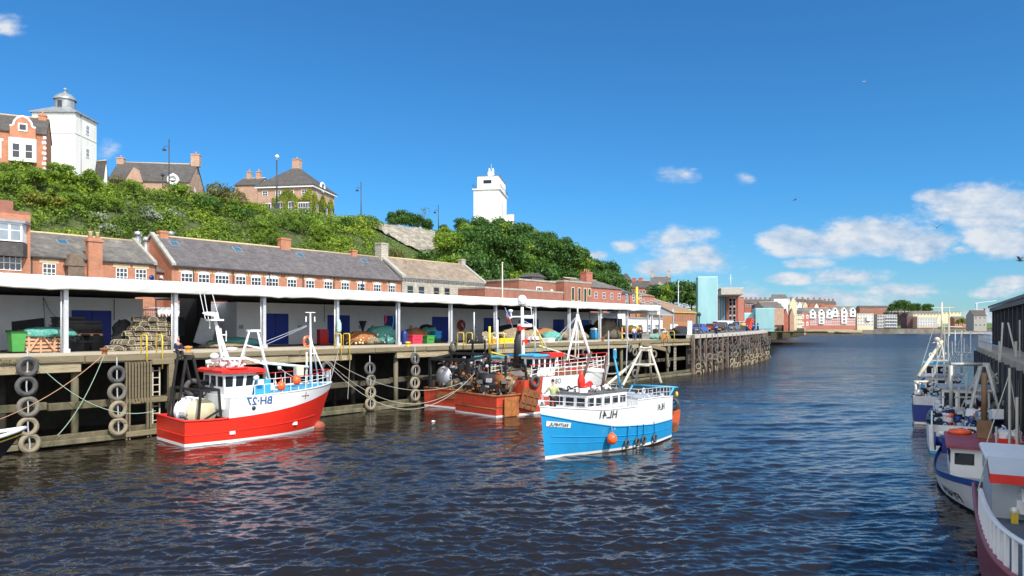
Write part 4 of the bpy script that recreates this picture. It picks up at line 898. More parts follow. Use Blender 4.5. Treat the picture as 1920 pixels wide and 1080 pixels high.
def gallows(parent, m, base, top, r=.06, cross=(.45,.75), name='gallows', plate=.5):
    """splayed legs up to a small top plate"""
    mb = MB(); 
    for b, tp in zip(base, top): mb.tube([b, tp], r, 6)
    n = len(base)
    for k in cross:
        pts = [Vector(b).lerp(Vector(tp), k) for b, tp in zip(base, top)]
        for i in range(n): mb.tube([pts[i], pts[(i+1)%n]], r*.75, 5)
    c = sum([Vector(t_) for t_ in top], Vector())/n; mb.cbox(c, (plate, plate, r*2.2)); return mb.build(name, m, parent)
def buoy(parent, p, r, m=None):
    o = MB().sphere((0,0,0),(r,r,r*1.12),14,10).lathe([(0,r*1.05),(r*.28,r*1.05),(r*.25,r*1.3),(0,r*1.3)],8).build('buoy', m or orange, parent, loc=p)
    MB().tube([(0,0,r*1.25),(0,0,r*1.25+.35)],.015,4).build('lanyard', rope_w, o); return o
def drum(parent, p, r, w, m, m2, name='net_drum'):
    o = MB().lathe([(0,-w/2),(r,-w/2),(r,-w/2+.06),(r*.55,-w/2+.06),(r*.55,w/2-.06),(r,w/2-.06),(r,w/2),(0,w/2)],24,axis='x').build(name, m, parent, loc=p)
    MB().lathe([(r*.5,-w/2+.07),(r*.8,-w/2+.1),(r*.85,0),(r*.8,w/2-.1),(r*.5,w/2-.07)],18,axis='x').build('wound_net', m2, o); return o
def clutter(parent, m, box, n, size=(.15,.45), name='deck_gear', seed=1):
    r = random.Random(seed); mb = MB(); x0,x1,y0,y1,z0,z1 = box; one = n <= 24
    for i in range(n):
        if one: mb = MB()
        c = (r.uniform(x0,x1), r.uniform(y0,y1), r.uniform(z0,z1)); k = r.random(); s_ = r.uniform(*size)
        if k < .35: mb.cbox(c, (s_*r.uniform(.6,1.6), s_*r.uniform(.5,1.2), s_*r.uniform(.4,1.2)), r.uniform(0,3), r.uniform(-.3,.3))
        elif k < .7: d = Vector((r.uniform(-1,1), r.uniform(-1,1), r.uniform(-.7,1)))*s_*1.6; mb.tube([Vector(c)-d*.5, Vector(c)+Vector((0,0,s_*.4)), Vector(c)+d*.5], s_*.13, 5)
        elif k < .85: mb.torus(c, s_*.6, s_*.16, r.choice('xyz'), 12, 5)
        else: mb.sphere(c, s_*.45, 8, 6)
        if one: o = mb.build(name, m, parent)
    if not one: o = tag(mb.build(name+'_tangle', m, parent), kind='stuff')
    return o

# ---- red boat
H = Hull(10.3, 4.7, smoothf(1.42,1.55,2.45), smoothf(2.2,2.5,2.9), rake=1.1, tb=.93, p=2.5, flare=.42)
b = Boat('bright red and white fishing boat with black net drum frame at the stern', (-19.25,41.75), R(44.6), H, group=None); T = b.t; redboat = b
H.lower(T, [redhull, whiteclean, antif], boot=.16)
bd = lambda t: H.bound(t)
up = smoothf(2.45,2.62,2.92); u0 = .245
mb = MB(); H.strip(mb, u0, 1, lambda t: H.bound(t)+.001, up, 3, aft=True); mb.build('white_topsides', whiteclean, T, fixn=False)
mb = MB(); H.deck(mb, u0, .995, lambda t: up(t)-.03, .02); mb.build('shelter_deck', bluedeck, T)
mb = MB(); H.deck(mb, .005, u0, cst(.65), .05); mb.m = 1; H.strip(mb, .01, u0, cst(.65), bd, 2, inset=.12, aft=True); mb.build('working_deck', [bluedeck, redp], T)
mb = MB()
for sd in (1,-1): mb.tube(H.line(0, u0, bd, sd), .06, 6)
mb.tube([H.pt(0,bd(0),-1),H.pt(0,bd(0),1)],.06,6)
for sd in (1,-1): mb.tube(H.line(0, .9, lambda t: .62+.42*t*t, sd, 30), .035, 5)
mb.tube([H.pt(0,.62,-1),H.pt(0,.62,1)],.035,5); mb.build('rubbing_strake', redp, T)
mb = MB()
for sd in (1,-1): mb.tube(H.line(u0,1,up,sd,24),.04,5)
mb.build('deck_edge', whiteclean, T)
b.txt('BH·27', .62, 487, 758, -1, mat('number_blue', (.03,.12,.32), .5, .05, 1), bold=.014)
p = b.P(-2.2, 577, 742); MB().tube([H.on(p.x-.3,p.z,-1,.02),H.on(p.x+.3,p.z,-1,.02)],.02,4).tube([H.on(p.x,p.z-.2,-1,.02),H.on(p.x,p.z+.2,-1,.02)],.02,4).build('cross_mark', rust, T)
p = b.P(-2.3, 476, 765); MB().lathe([(0,0),(.12,0),(.12,.04),(0,.04)],12,axis='y').build('porthole', dsteel, T, loc=H.on(p.x,p.z,-1,.04))
for px, py in ((436,811),(561,795)): p = b.P(-2.25, px, py); MB().box(-.16,.16,-.03,.03,-.08,.08).box(-.16,.16,-.05,.05,-.1,-.07).build('scupper', whiteclean, T, loc=H.on(p.x,p.z,-1,.01)).rotation_euler = (0,0,.02)
# wheelhouse
x0, _ = on_plane(b.O,b.a,-1.45,420,700); x1, _ = on_plane(b.O,b.a,-1.45,471,700)
zr = b.P(-1.5, 440, 697).z
wh_ = wheelhouse(T, x0, x1, 1.5, up(.3)-.04, zr-.08, whiteclean, redp, lean=.35, nwin=(3,3), roofov=.26, winz=(.46,.84), rth=.26)
MB().box(x0-.2,x0+.0,-1.5,1.5,up(.3)-.7,up(.3)+.1).build('bluff', whiteclean, T)
rb = .02
# rails
zf = lambda t: up(t)
H.rail(T, whiteclean, .5, .985, zf, h=.85, n=9, bars=(1.,.55), r=.022, m2=redp); H.rail(T, whiteclean, .27, .5, zf, h=.6, n=4, bars=(1.,), r=.022, wrap=False)
# tripod mast on wheelhouse
mz = zr+.15; base = b.P(-.3, 432, 690)
tip = b.P(-.3, 403, 600); top2 = b.P(-.3,398,590)
mb = MB().tube([Vector((base.x,-.3,mz)), tip], [.16,.09], 8).tube([Vector((base.x+.5,.3,mz)), b.P(-.3,413,660)], .06, 6).tube([Vector((base.x+.5,-.8,mz)), b.P(-.3,413,660)], .06, 6)
mb.tube([Vector((base.x-.4,-.3,mz)), tip], [.1,.05], 6)
mb.cbox(tip, (.75,.75,.1)).tube([tip+Vector((-.3,0,0)), tip+Vector((-.3,0,-.5))],.03,5); mb.build('mast', whiteclean, T)
m_ = MB()
for (pa_, pb_) in [((385,598),(374,546)),((391,598),(383,552)),((411,598),(397,546))]: m_.tube([b.P(-.3,*pa_), b.P(-.3,*pb_)], .022, 5)
m_.tube([b.P(-.3,380,587),b.P(-.3,408,594)],.05,5).tube([b.P(-.3,405,586),b.P(-.3,408,598)],.06,5); m_.build('antenna', whiteclean, T)
mb = MB().cbox(b.P(-.3,393,588),(.5,.2,.2)).cbox(b.P(-.3,405,592),(.2,.2,.35)).tube([b.P(-.3,412,628),b.P(-.3,425,628)],.04,5).tube([b.P(-.3,414,615),b.P(-.3,418,650)],.03,5).tube([b.P(-.3,424,620),b.P(-.3,424,640)],.03,5)
mb.cbox(b.P(-.3,428,672),(1.0,.9,.12)).sphere(b.P(-.9,402,668),(.25,.25,.2)).lathe([(.0,0),(.35,0),(.35,.16),(0,.2)],14,tuple(b.P(.3,434,657))); mb.build('radar_gear', whiteclean, T)
clutter(T, whiteclean, (x0+.1,x1-.2,-1.2,1.2,mz+.05,mz+.45), 26, (.12,.36), 'roof_gear', 3)
clutter(T, steel, (x0+.1,x1-.2,-1.2,1.2,mz,mz+.3), 10, (.1,.25), 'roof_gear', 4)
MB().box(x0+.2,x0+1.3,-1.75,-1.25,mz+.02,mz+.09).build('raft_cradle', redp, T)
# white A frame amidships
yb = up(.5)
bs = [b.P(-1.1,446,692), b.P(-1.1,506,712), b.P(1.1,452,690), b.P(1.1,500,705)]
for v in bs: v.z = max(v.z, yb)
tp = [b.P(-.35,468,620), b.P(-.35,483,620), b.P(.35,468,620), b.P(.35,483,620)]
for i in (2,3): tp[i].z = tp[i-2].z
gallows(T, whiteclean, [bs[0],bs[1],bs[3],bs[2]], [tp[0],tp[1],tp[3],tp[2]], .06, (.3,.62), plate=.62)
# foremast with legs
ft = b.P(0,582,586); fb_ = b.P(0,583,716)
mb = MB().tube([(fb_.x,0,up(.85)),(ft.x,0,ft.z)],[.1,.04],8).tube([b.P(0,580,633),b.P(-.2,610,705)],.055,6).tube([b.P(0,583,633),b.P(.5,596,705)],.045,6).tube([b.P(0,581,663),b.P(-.1,594,663)],.03,5).tube([ft+Vector((-.35,0,0)),ft+Vector((.35,0,0))],.03,5)
mb.tube([ft+Vector((-.3,0,-.25)),ft+Vector((-.32,0,-.6))],.04,5).tube([ft+Vector((.3,0,-.25)),ft+Vector((.32,0,-.6))],.04,5); mb.build('foremast', whiteclean, T)
MB().tube([b.P(-.2,476,679),b.P(-.1,578,688)],.09,8).tube([b.P(-.2,442,672),b.P(-.2,500,678)],.05,6).build('derrick_boom', whiteclean, T)
MB().tube([b.P(-.4,486,645),b.P(0,575,610)],.018,4).tube([b.P(-.4,490,650),b.P(0,575,612)],.018,4).tube(sag(b.P(-.2,520,686),b.P(0,575,712),.2),.02,4).build('rigging', steel, T)
mb = MB().tube([b.P(0,575,660),b.P(0,575,735)],.07,6).cbox(b.P(-.3,560,695),(.5,.4,.6)).sphere(b.P(-.6,524,690),.13); mb.build('winch_post', cream, T)
for q in ((527,724),(556,713)): buoy(T, b.P(-2.15,*q), .26)
MB().box(x1+.35,x1+1.35,-1.2,.3,up(.5)-.1,up(.5)+.75).build('hatch_house', bluedeck, T); MB().cbox((x1+.6,-1.3,up(.5)+.65),(.35,.3,.3)).sphere((x1+.3,-1.4,up(.5)+.95),.2).build('winch', whiteclean, T)
clutter(T, whiteclean, (x1+.4,x1+2.4,-1.5,1.2,up(.5),up(.5)+.6), 16, (.12,.3), 'deck_gear', 8)
# stern net drum and black frame
for k, yy_ in enumerate((-1.15,-.3,.55)): drum(T, (1.25, yy_, 1.7), .82, .3, [whiteclean, whiteclean, mat('aged_cream', (.6,.55,.36), .5, .1, 2)][2-k if k<3 else 0], blacknet).rotation_euler = (0,0,math.pi/2)
fr = MB(); hz = b.P(-1.9,380,733).z
for yy_ in (-1.9,1.9):
    fr.bar((.75,yy_,.6),(.95,yy_,hz),.12).bar((2.15,yy_,.6),(1.95,yy_,hz),.12)
fr.bar((.95,-1.9,hz),(1.95,-1.9,hz),.12).bar((.95,1.9,hz),(1.95,1.9,hz),.12).bar((.95,-1.9,hz),(.95,1.9,hz),.14).bar((1.95,-1.9,hz),(1.95,1.9,hz),.14).bar((.8,-1.9,1.2),(2.1,-1.9,1.9),.1)
hz2 = b.P(1.6,330,668).z
for yy_ in (.6,1.9): fr.bar((2.3,yy_,1.2),(1.5,yy_,hz2),.14).bar((.6,yy_,1.4),(1.1,yy_,hz2-.1),.12)
fr.bar((1.5,.6,hz2),(1.5,1.9,hz2),.14).bar((1.1,1.9,hz2-.1),(1.5,1.9,hz2),.12).bar((1.1,.6,hz2-.1),(1.5,.6,hz2),.12); fr.build('net_drum_frame', blackp, T)
MB().torus((1.9,1.6,2.9),.42,.16,'y').build('tyre_fender', rubber, T); MB().torus((1.6,1.9,2.1),.38,.15,'y').build('tyre_fender', rubber, T)
clutter(T, blackp, (.5,2.2,-1.6,1.8,.8,1.7), 26, (.15,.4), 'stern_gear', 5); clutter(T, steel, (.4,2.2,-1.7,1.7,.9,2.2), 16, (.12,.3), 'stern_gear', 6)
clutter(T, blackp, (1.9,2.5,.2,1.9,2.2,3.3), 14, (.15,.4), 'stern_gear', 15)
MB().tube([b.P(-2,452,735),b.P(-1.4,424,760)],.03,4).build('stay', whiteclean, T)
for px, py in ((600,800),): MB().sphere((9.2,0,.1),(.6,.35,.35)).build('bulb', antif, T)

# ---- blue boat
H = Hull(11.2, 4.2, interp((0,1.02),(.3,1.08),(.62,1.3),(.82,1.72),(1,2.22)), interp((0,2.4),(1,2.6)), rake=.45, tb=.78, p=2.1, flare=.5, mid=.42)
b = Boat('sky blue and white fishing boat under way with cream gallows, its bow to the left', (8.3,45.2), R(-128.2), H); T = b.t; blueboat = b
H.lower(T, [bluehull, whiteclean, whiteclean], boot=.13); bd = H.bound
ua = interp((0,2.42),(.2,2.55),(.455,2.62)); uf = interp((.455,2.28),(.7,2.28),(1,2.62))
mb = MB(); H.strip(mb, 0, .455, bd, ua, 3); H.strip(mb, .455, 1, bd, uf, 3, aft=False); mb.add([H.pt(.455,1,1),H.pt(.455,1,-1),H.pt(.455,2.62,-1),H.pt(.455,2.62,1)],[(0,1,2,3)]); mb.build('white_topsides', whiteclean, T, fixn=False)
mb = MB(); H.deck(mb, .455, .995, lambda t: uf(t)-.35, .05); H.deck(mb, .005, .455, cst(1.9), .05); mb.build('deck', lead, T)
mb = MB(); H.strip(mb, .455,.99, lambda t: uf(t)-.35, uf, 1, inset=.08, aft=False); H.strip(mb, .01,.455, cst(1.9), ua, 1, inset=.08); mb.build('bulwark_lining', whiteclean, T, fixn=False)
mb = MB()
for sd in (1,-1):
    mb.tube(H.line(.0,1,lambda t: bd(t)+.01,sd,30),.035,5); mb.tube(H.line(.05,.96,lambda t: .62+.75*max(0,t-.2)**1.6,sd,30),.03,5); mb.tube(H.line(.35,.97,lambda t: .35+.62*max(0,t-.2)**1.5,sd,30),.02,5)
mb.build('rubbing_strake', mat('strake_blue', (.012,.25,.58), .4, .05, 2), T)
mb = MB()
for sd in (1,-1): mb.tube(H.line(.455,1,uf,sd,20),.035,5); mb.tube(H.line(0,.455,ua,sd,14),.035,5)
mb.build('gunwale', whiteclean, T)
mb = MB()
for px in (1158,1184,1215): p = b.hp(px,770,1); mb.tube([H.on(p.x,bd(.3)+.05,1,.01),H.on(p.x,2.5,1,.01)],.012,4)
mb.build('plate_seam', white, T)
nd = mat('number_dark', (.05,.08,.09), .5, .05, 1)
b.txt('HL.41', .56, 1139, 784, 1, nd, sx=.95, slope=.03); b.txt('HL.41', .5, 1239, 768, 1, nd, sx=.95, bold=.008)
p = b.hp(1047,796,1)
nb = MB(); X, Z = p.x, p.z
nb.add([H.on(X+dx,Z+dz+.14*dx,1,.03) for dx,dz in ((-.62,-.13),(.62,-.13),(.62,.13),(-.62,.13))],[(0,1,2,3)]).build('name_board', white, T, fixn=False)
lettering('FAITHFUL', .24, nd, T, lambda x,y,z: H.on(X+x*.92,Z+y-.09+.14*x*.92,1,.05), bold=.004)
# wheelhouse forward
xa, xb, zt = 5.15, 8.6, 3.08
wheelhouse(T, xa, xb, 1.4, 1.95, zt, whiteclean, mat('dark_roof', (.1,.1,.1), .7, .2, 2), lean=-.05, nwin=(5,3), roofov=.08, winz=(.48,.8), rth=.07, fwd_narrow=.72)
clutter(T, whiteclean, (xa+.1,xb-.2,-.8,.9,zt+.08,zt+.25), 22, (.12,.32), 'roof_gear', 31)
clutter(T, blackp, (xa+.1,xb-.2,-1.0,1.2,zt+.05,zt+.15), 10, (.15,.4), 'roof_gear', 32)
p = b.P(.4,1090,716); rg = MB().lathe([(0,-.5),(.18,-.5),(.2,.1),(.12,.35),(.1,.55),(0,.58)],12).tube([(0,0,-.4),(-.9,0,-.15)],.16,8); rg.build('red_ventilator', redp, T, loc=p)
mb = MB().tube([b.P(0,1094,706),b.P(0,1109,660)],.07,6).tube([b.P(-.3,1130,722),b.P(-.3,1138,665)],.08,6).tube([b.P(-.2,1127,735),b.P(-.2,1139,668)],.06,6); mb.build('exhaust_pipe', mat('brown_pipe', (.12,.07,.06), .6, .3, 3), T)
mb = MB().tube([b.P(.3,1152,670),b.P(.3,1168,748)],[.05,.09],6).cbox(b.P(.3,1153,664),(.14,.14,.5)); mb.build('lattice_post', bluedeck, T)
MB().tube([b.P(.3,1153,654),b.P(.3,1153,672)],.07,6).build('mast_lamp', whiteclean, T)
MB().tube([b.P(0,1176,640),b.P(0,1174,700)],.03,5).tube([b.P(-.8,1141,620),b.P(-.8,1141,680)],.04,5).build('whip_aerial', steel, T)
MB().lathe([(0,0),(.55,0),(.5,.18),(0,.24)],16,tuple(b.P(0,1115,698))).build('radar_dome', whiteclean, T)
MB().tube([b.P(-.5,1138,722),b.P(-.5,1190,678)],.09,8).build('derrick_boom', cream, T)
bases = [b.P(1.3,1168,722),b.P(1.3,1240,718),b.P(-1.3,1190,722),b.P(-1.3,1222,724)]
tops = [b.P(.3,1202,656),b.P(.3,1219,656),b.P(-.3,1204,655),b.P(-.3,1217,655)]
for q in (2,3): tops[q].z = tops[q-2].z
gallows(T, cream, [bases[0],bases[1],bases[3],bases[2]], [tops[0],tops[1],tops[3],tops[2]], .075, (.56,), plate=.6)
MB().tube([tops[0]+Vector((.1,0,.12)),tops[1]+Vector((-.1,0,.12))],.05,6).sphere(tops[0]+Vector((0,0,.15)),.1).sphere(tops[1]+Vector((0,0,.15)),.1).build('gallows_head', cream, T)
H.rail(T, steel, .03, .44, ua, h=.55, n=8, bars=(1.,.5), r=.025); H.rail(T, steel, .5, .985, uf, h=.6, n=7, bars=(1.,.5), r=.017, name='bow_rail')
mb = MB()
for sd in (1,-1): mb.tube([H.pt(1,2.6,sd)+Vector((-.25,sd*.08,0)),H.pt(1,2.6,sd)+Vector((-.1,sd*.1,.3)),H.pt(1,2.6,sd)+Vector((.02,sd*.03,.32)),H.pt(1,2.6,sd)+Vector((.1,0,.05))],.06,6)
mb.build('bow_roller', whiteclean, T)
q = b.hp(1138,822,1); buoy(T, H.on(q.x,q.z,1,.3), .27)
MB().tube([H.on(q.x,.9,1,.3),H.on(q.x,1.35,1,.05)],.02,4).build('buoy_line', navy, T)
for px, py in ((1171,835),(1191,828),(1203,825),(1224,821)):
    p = b.hp(px,py,1); q = H.on(p.x, max(.32,p.z), 1, .13); o = tyre(q, math.pi+.05, 0, None, parent=T, sc_=.46); 
    MB().tube([q+Vector((0,0,.1)),H.on(p.x,1.25,1,.03)],.018,4).build('tyre_line', navy, T)
MB().box(.6,3.,-1.2,1.2,1.9,2.5).build('fish_hold', steel, T); clutter(T, steel, (.4,4.6,-1.3,1.3,2.2,2.8), 30, (.15,.4), 'deck_gear', 33)
MB().lathe([(0,-.5),(.4,-.5),(.4,.5),(0,.5)],14,(4.4,0,2.5),axis='y').build('winch', steel, T); clutter(T, mat('olive_rope', (.3,.3,.12), .9, .3, 5), (3.6,4.9,-1,.8,2.3,2.8), 12, (.15,.35), 'rope_coil', 34)
# stern arms and trawl door
mb = MB().tube([(.1,1.4,2.3),(-.6,1.4,2.9),(-1.1,1.4,2.85)],.07,6).tube([(.1,-1.4,2.3),(-.6,-1.4,2.9),(-1.1,-1.4,2.85)],.07,6).tube([(-.6,-1.4,2.9),(-.6,1.4,2.9)],.07,6).tube([(.1,1.4,1.9),(-.8,1.4,2.0),(-.9,1.4,1.2)],.06,6); mb.build('stern_gantry', bluedeck, T)
d_ = MB().cbox((0,0,0),(1.1,.1,.95),rx=0).cbox((0,.07,.2),(.9,.06,.08)).cbox((0,.07,-.15),(.9,.06,.08)).cbox((.2,.08,.02),(.08,.06,.8)).build('trawl_door', [mat('orange_door', (.5,.09,.03), .6, .2, 3)], T, loc=(-.55,1.35,1.15)); d_.rotation_euler = (0,.15,math.pi-.35)
MB().cbox((-.6,1.5,.5),(1.0,.15,.5),rz=.25).cbox((-.5,0,.75),(.8,3.,.1)).build('stern_platform', rust, T); MB().torus((-.35,1.5,1.9),.3,.1,'x',14,6).build('tyre_fender', rubber, T)
MB().sphere((-1.0,1.4,2.45),(.1,.1,.18)).build('deck_lamp', yellow, T)

# ---- orange-red trawler in front (A)
H = Hull(15.2, 5.4, smoothf(1.55,1.8,2.55), smoothf(2.4,2.9,3.6), rake=1.3, tb=.95, p=2.6, flare=.42)
b = Boat('worn orange red trawler with white bow and radar mast, the nearer of the moored pair', (-2.75,55.3), R(41.3), H); T = b.t; trawA = b
H.lower(T, [oldred, white, antif], boot=.14); bd = H.bound
u1, _ = on_plane(b.O,b.a,-2.6,983,713); u2, _ = on_plane(b.O,b.a,-2.6,1016,713); u1 = H.tx(u1,2.); u2 = H.tx(u2,2.)
up = interp((0,2.3),(u2,2.75),(.6,2.8),(1,3.35))
mb = MB(); H.strip(mb, u1, u2+.0, bd, up, 3, aft=True); mb.build('red_topsides', oldred, T, fixn=False)
mb = MB(); H.strip(mb, u2, 1, lambda t: bd(t)*(.75 if t > u2 else 1), up, 4, aft=False, inset=-.012); mb.build('white_topsides', white, T, fixn=False)
mb = MB(); H.deck(mb, u1, .995, lambda t: up(t)-.04, .03); H.deck(mb, .005, u1, cst(.9), .06); mb.build('deck', rust, T)
mb = MB(); H.strip(mb, .01, u1, cst(.9), bd, 1, inset=.12); mb.build('bulwark_lining', rust, T, fixn=False)
mb = MB()
for sd in (1,-1): mb.tube(H.line(0,u1,bd,sd,12),.08,6); mb.tube(H.line(0,u1+.08,cst(.75),sd,12),.05,5)
mb.tube([H.pt(0,bd(0),-1),H.pt(0,bd(0),1)],.08,6).tube([H.pt(0,.6,-1),H.pt(0,.6,1)],.05,6); mb.build('rubbing_strake', rust, T)
b.txt('OB', .55, 1046, 719, -1, nd, sx=.9)
H.rail(T, white, u1+.05, .985, up, h=1.0, n=16, bars=(1.,.66,.33), r=.03, m2=redp)
xa, _ = on_plane(b.O,b.a,-1.4,1000,690); xb, _ = on_plane(b.O,b.a,-1.4,1038,690); zt = b.P(-1.4,1015,668).z
wheelhouse(T, xa, xb, 1.5, 2.6, zt, white, bluedeck, lean=.25, nwin=(4,3), roofov=.2, winz=(.5,.85), rth=.15)
MB().cbox((xb+.0,-1.2,zt+.1),(1.6,1.1,.32)).build('visor', redp, T)
mz_ = zt
mb = MB().tube([b.P(0,981,700),b.P(0,979,575)],[.2,.12],8); mb.build('mast', white, T)
rd = MB().sphere(b.P(0,979,563),(.38,.38,.42),14,10).lathe([(.2,0),(.38,.1)],12,tuple(b.P(0,979,572))).build('radar_dome', whiteclean, T)
mb = MB().tube([b.P(0,955,597),b.P(0,962,594),b.P(0,1000,594)],.06,6).tube([b.P(0,957,583),b.P(0,959,594)],.06,5).tube([b.P(0,955,583),b.P(0,960,583)],.12,6).tube([b.P(0,995,572),b.P(0,998,596)],.03,5).tube([b.P(0,986,575),b.P(0,998,578)],.03,5).cbox(b.P(0,990,594),(.9,.5,.25)).cbox(b.P(0,984,610),(1.1,.5,.25)).cbox(b.P(0,997,634),(1.2,.6,.25)); mb.build('mast_platform', white, T, loc=None)
for px, py in ((984,617),(990,643)): MB().prism([(-.7,-.15),(.8,.25),(.5,.35),(-.7,.25)],-.15,.15).build('red_awning', redp, T, loc=b.P(0,px,py))
MB().tube([b.P(.4,972,690),b.P(.4,972,640),b.P(.4,976,600)],[.45,.35,.12],8).build('furled_black_sail', blackm, T)
# bow A frame mast
ap = b.P(0,1083,592)
mb = MB().tube([b.P(-1.3,1063,676),ap],.1,6).tube([b.P(-1.3,1108,672),ap],.12,6).tube([b.P(1.2,1078,675),ap],.09,6).tube([ap,b.P(0,1083,567)],[.09,.04],6).tube([b.P(-.6,1073,642),b.P(-.6,1097,642)],.06,5).tube([b.P(-.2,1078,672),b.P(-.1,1081,610)],.03,5).tube([b.P(-.2,1085,672),b.P(-.1,1084,610)],.03,5)
mb.sphere(ap,.16); mb.build('bow_mast', white, T)
MB().tube([b.P(-.3,1010,648),b.P(-.3,1085,672)],.07,6).build('derrick_boom', cream, T)
MB().tube([ap,b.P(0,1035,640)],.02,4).tube([ap,b.P(0,1042,645)],.02,4).tube([b.P(0,979,600),b.P(-.3,1003,612)],.02,4).build('rigging', steel, T)
mb = MB().tube([b.P(-.8,1003,612),b.P(-.8,1003,660)],.07,6).tube([b.P(-.8,1003,612),b.P(-1.6,1028,658)],.05,6).tube([b.P(-.8,1003,618),b.P(-.3,990,650)],.04,6); mb.build('tripod', cream, T)
MB().tube([b.P(-1.3,1009,622),b.P(-1.3,1018,652)],.06,5).build('yellow_strut', yellow, T)
# stern gear
fr = MB()
fr.bar((1.9,-1.2,.9),(2.0,-1.2,4.4),.14).bar((3.4,-2.3,.9),(3.1,-2.1,3.7),.14).bar((3.4,2.3,.9),(3.1,2.1,3.7),.14).bar((3.1,-2.1,3.7),(3.1,2.1,3.7),.14).bar((2.,-1.2,3.2),(3.1,-2.1,3.4),.1).bar((3.6,-2.4,1.4),(3.9,-2.5,3.4),.16).bar((.7,-2.,1.2),(2.,-1.2,3.),.08); fr.build('stern_gantry', blackp, T)
drum(T,(2.1,-.9,2.3),.75,1.1,rust,tannet); drum(T,(2.3,1.2,2.3),.75,1.1,blackp,blacknet)
clutter(T, blackp, (.6,4.5,-2.2,2.3,1.,2.7), 70, (.15,.5), 'black_stern_gear', 41); clutter(T, rust, (.6,5,-2.2,2.3,1.,2.9), 44, (.15,.45), 'rusty_gear', 42); clutter(T, oldred, (.8,5,-2.2,2.3,1.2,3.4), 18, (.12,.35), 'red_gear', 49)
clutter(T, steel, (.8,4.5,-2.2,1,1.2,3.6), 22, (.12,.35), 'steel_blocks', 43); clutter(T, tannet, (.8,4,-2.2,-.2,1.0,2.2), 16, (.3,.6), 'net_bundle', 44)
clutter(T, white, (4.5,7.4,-2.3,0,2.6,3.6), 18, (.15,.4), 'deck_gear', 45); clutter(T, redp, (4.2,11,-2.2,1,2.8,3.7), 16, (.15,.35), 'deck_gear', 46); clutter(T, yellow, (3.8,6,-2.2,1,2.6,3.8), 12, (.12,.3), 'deck_gear', 47)
clutter(T, blackp, (3.6,5.5,-2.2,1.5,2.2,3.8), 26, (.15,.5), 'black_gear', 48)
mb = MB().cbox((0,0,0),(1.7,.1,1.5)).cbox((0,-.08,.3),(1.5,.08,.1)).cbox((0,-.08,-.3),(1.5,.08,.1)).cbox((.3,-.09,0),(.1,.08,1.3)).cbox((-.4,-.09,0),(.1,.08,1.3))
o = mb.build('trawl_door', rust, T, loc=(2.9,-2.85,1.15)); o.rotation_euler = (.1,.25,.02)
MB().box(0,1.4,-.06,0,-.8,.6).build('rust_patch', mat('rust_streak', (.36,.13,.03), .8, .35, 4, col2=(.2,.05,.03), amt=.4), T, loc=(.55,-2.68,.85))
o = tyre(H.on(b.P(-2.6,1000,715).x, b.P(-2.6,1000,715).z, -1, .2), 0, 0, None, parent=T, sc_=.9)


# ---- trawler behind (B), against the quay
H = Hull(15.5, 5.2, smoothf(1.5,1.7,2.4), smoothf(2.4,2.8,3.4), rake=1.2, tb=.95, p=2.6)
b = Boat('faded red trawler moored against the quay behind its neighbour, stern piled with dark gear', (-5.5,60.2), R(49.5), H); T = b.t; trawB = b
H.lower(T, [oldred, white, antif], boot=.14); bd = H.bound
mb = MB(); H.deck(mb, .005,.99, cst(.95), .06); H.strip(mb, .01,.99,cst(.95),bd,1,inset=.1); mb.build('deck', rust, T, fixn=False)
mb = MB()
for sd in (1,-1): mb.tube(H.line(0,1,bd,sd,20),.08,6)
mb.tube([H.pt(0,bd(0),-1),H.pt(0,bd(0),1)],.08,6).cbox((-.02,-.2,1.0),(.1,2.2,.5)); mb.build('rubbing_strake', rust, T)
up = interp((.45,2.4),(1,3.1)); mb = MB(); H.strip(mb,.5,1,bd,up,2,aft=True); H.deck(mb,.5,.99,up,.02); mb.build('white_topsides', white, T, fixn=False)
H.rail(T, white, .5, .98, up, h=1., n=12, bars=(1.,.5), r=.03, m2=redp); H.rail(T, yellow, .2, .48, bd, h=1.6, n=6, bars=(1.,.7,.4), r=.03, wrap=False)
wheelhouse(T, 5.2, 8., 1.6, 1., 3.9, white, mat('teal_roof', (.06,.3,.36), .5, .1, 2), lean=.2, nwin=(4,3), winz=(.6,.88))
fr = MB()
for yy_ in (-2.2,2.2): fr.bar((.5,yy_,.9),(.5,yy_,3.9),.22).bar((3.0,yy_,.9),(3.0,yy_,4.3),.2).bar((.5,yy_,3.9),(3.0,yy_,4.2),.18)
for yy_ in (-1.6,-.2): fr.bar((3.2,yy_,4.0),(3.1,yy_,5.5),.12)
fr.bar((3.1,-1.6,5.3),(3.1,-.2,5.3),.12).bar((.5,-2.2,3.9),(.5,2.2,3.9),.22).bar((3.0,-2.2,4.3),(3.0,2.2,4.3),.2); fr.build('stern_gantry', blackp, T)
drum(T,(1.6,-.9,2.4),.9,1.2,blackp,blacknet); drum(T,(1.7,1.2,2.4),.9,1.2,steel,blacknet)
clutter(T, blackp, (.4,4.5,-2.1,2.1,1.,3.9), 120, (.15,.55), 'black_stern_gear', 51); clutter(T, white, (.6,4.5,-2.1,1.5,2.,4.0), 14, (.1,.28), 'pale_gear', 58); clutter(T, rust, (.4,4.5,-2.1,2.1,1.,3.8), 40, (.2,.5), 'rusty_gear', 52); clutter(T, steel, (.5,4,-2.1,1,1.5,4), 22, (.15,.4), 'steel_blocks', 53)
clutter(T, orangenet, (.8,2.2,-2.2,-.6,1.4,2.3), 8, (.4,.8), 'net_bundle', 54); clutter(T, tannet, (.5,1.6,-1,1.5,1.3,2.2), 8, (.4,.7), 'net_bundle', 55)
MB().tube([b.P(-1.5,918,612),b.P(-1.5,918,672)],.1,8).tube([b.P(-1.5,918,660),b.P(-1.5,950,668)],.08,6).build('yellow_crane', yellow, T)
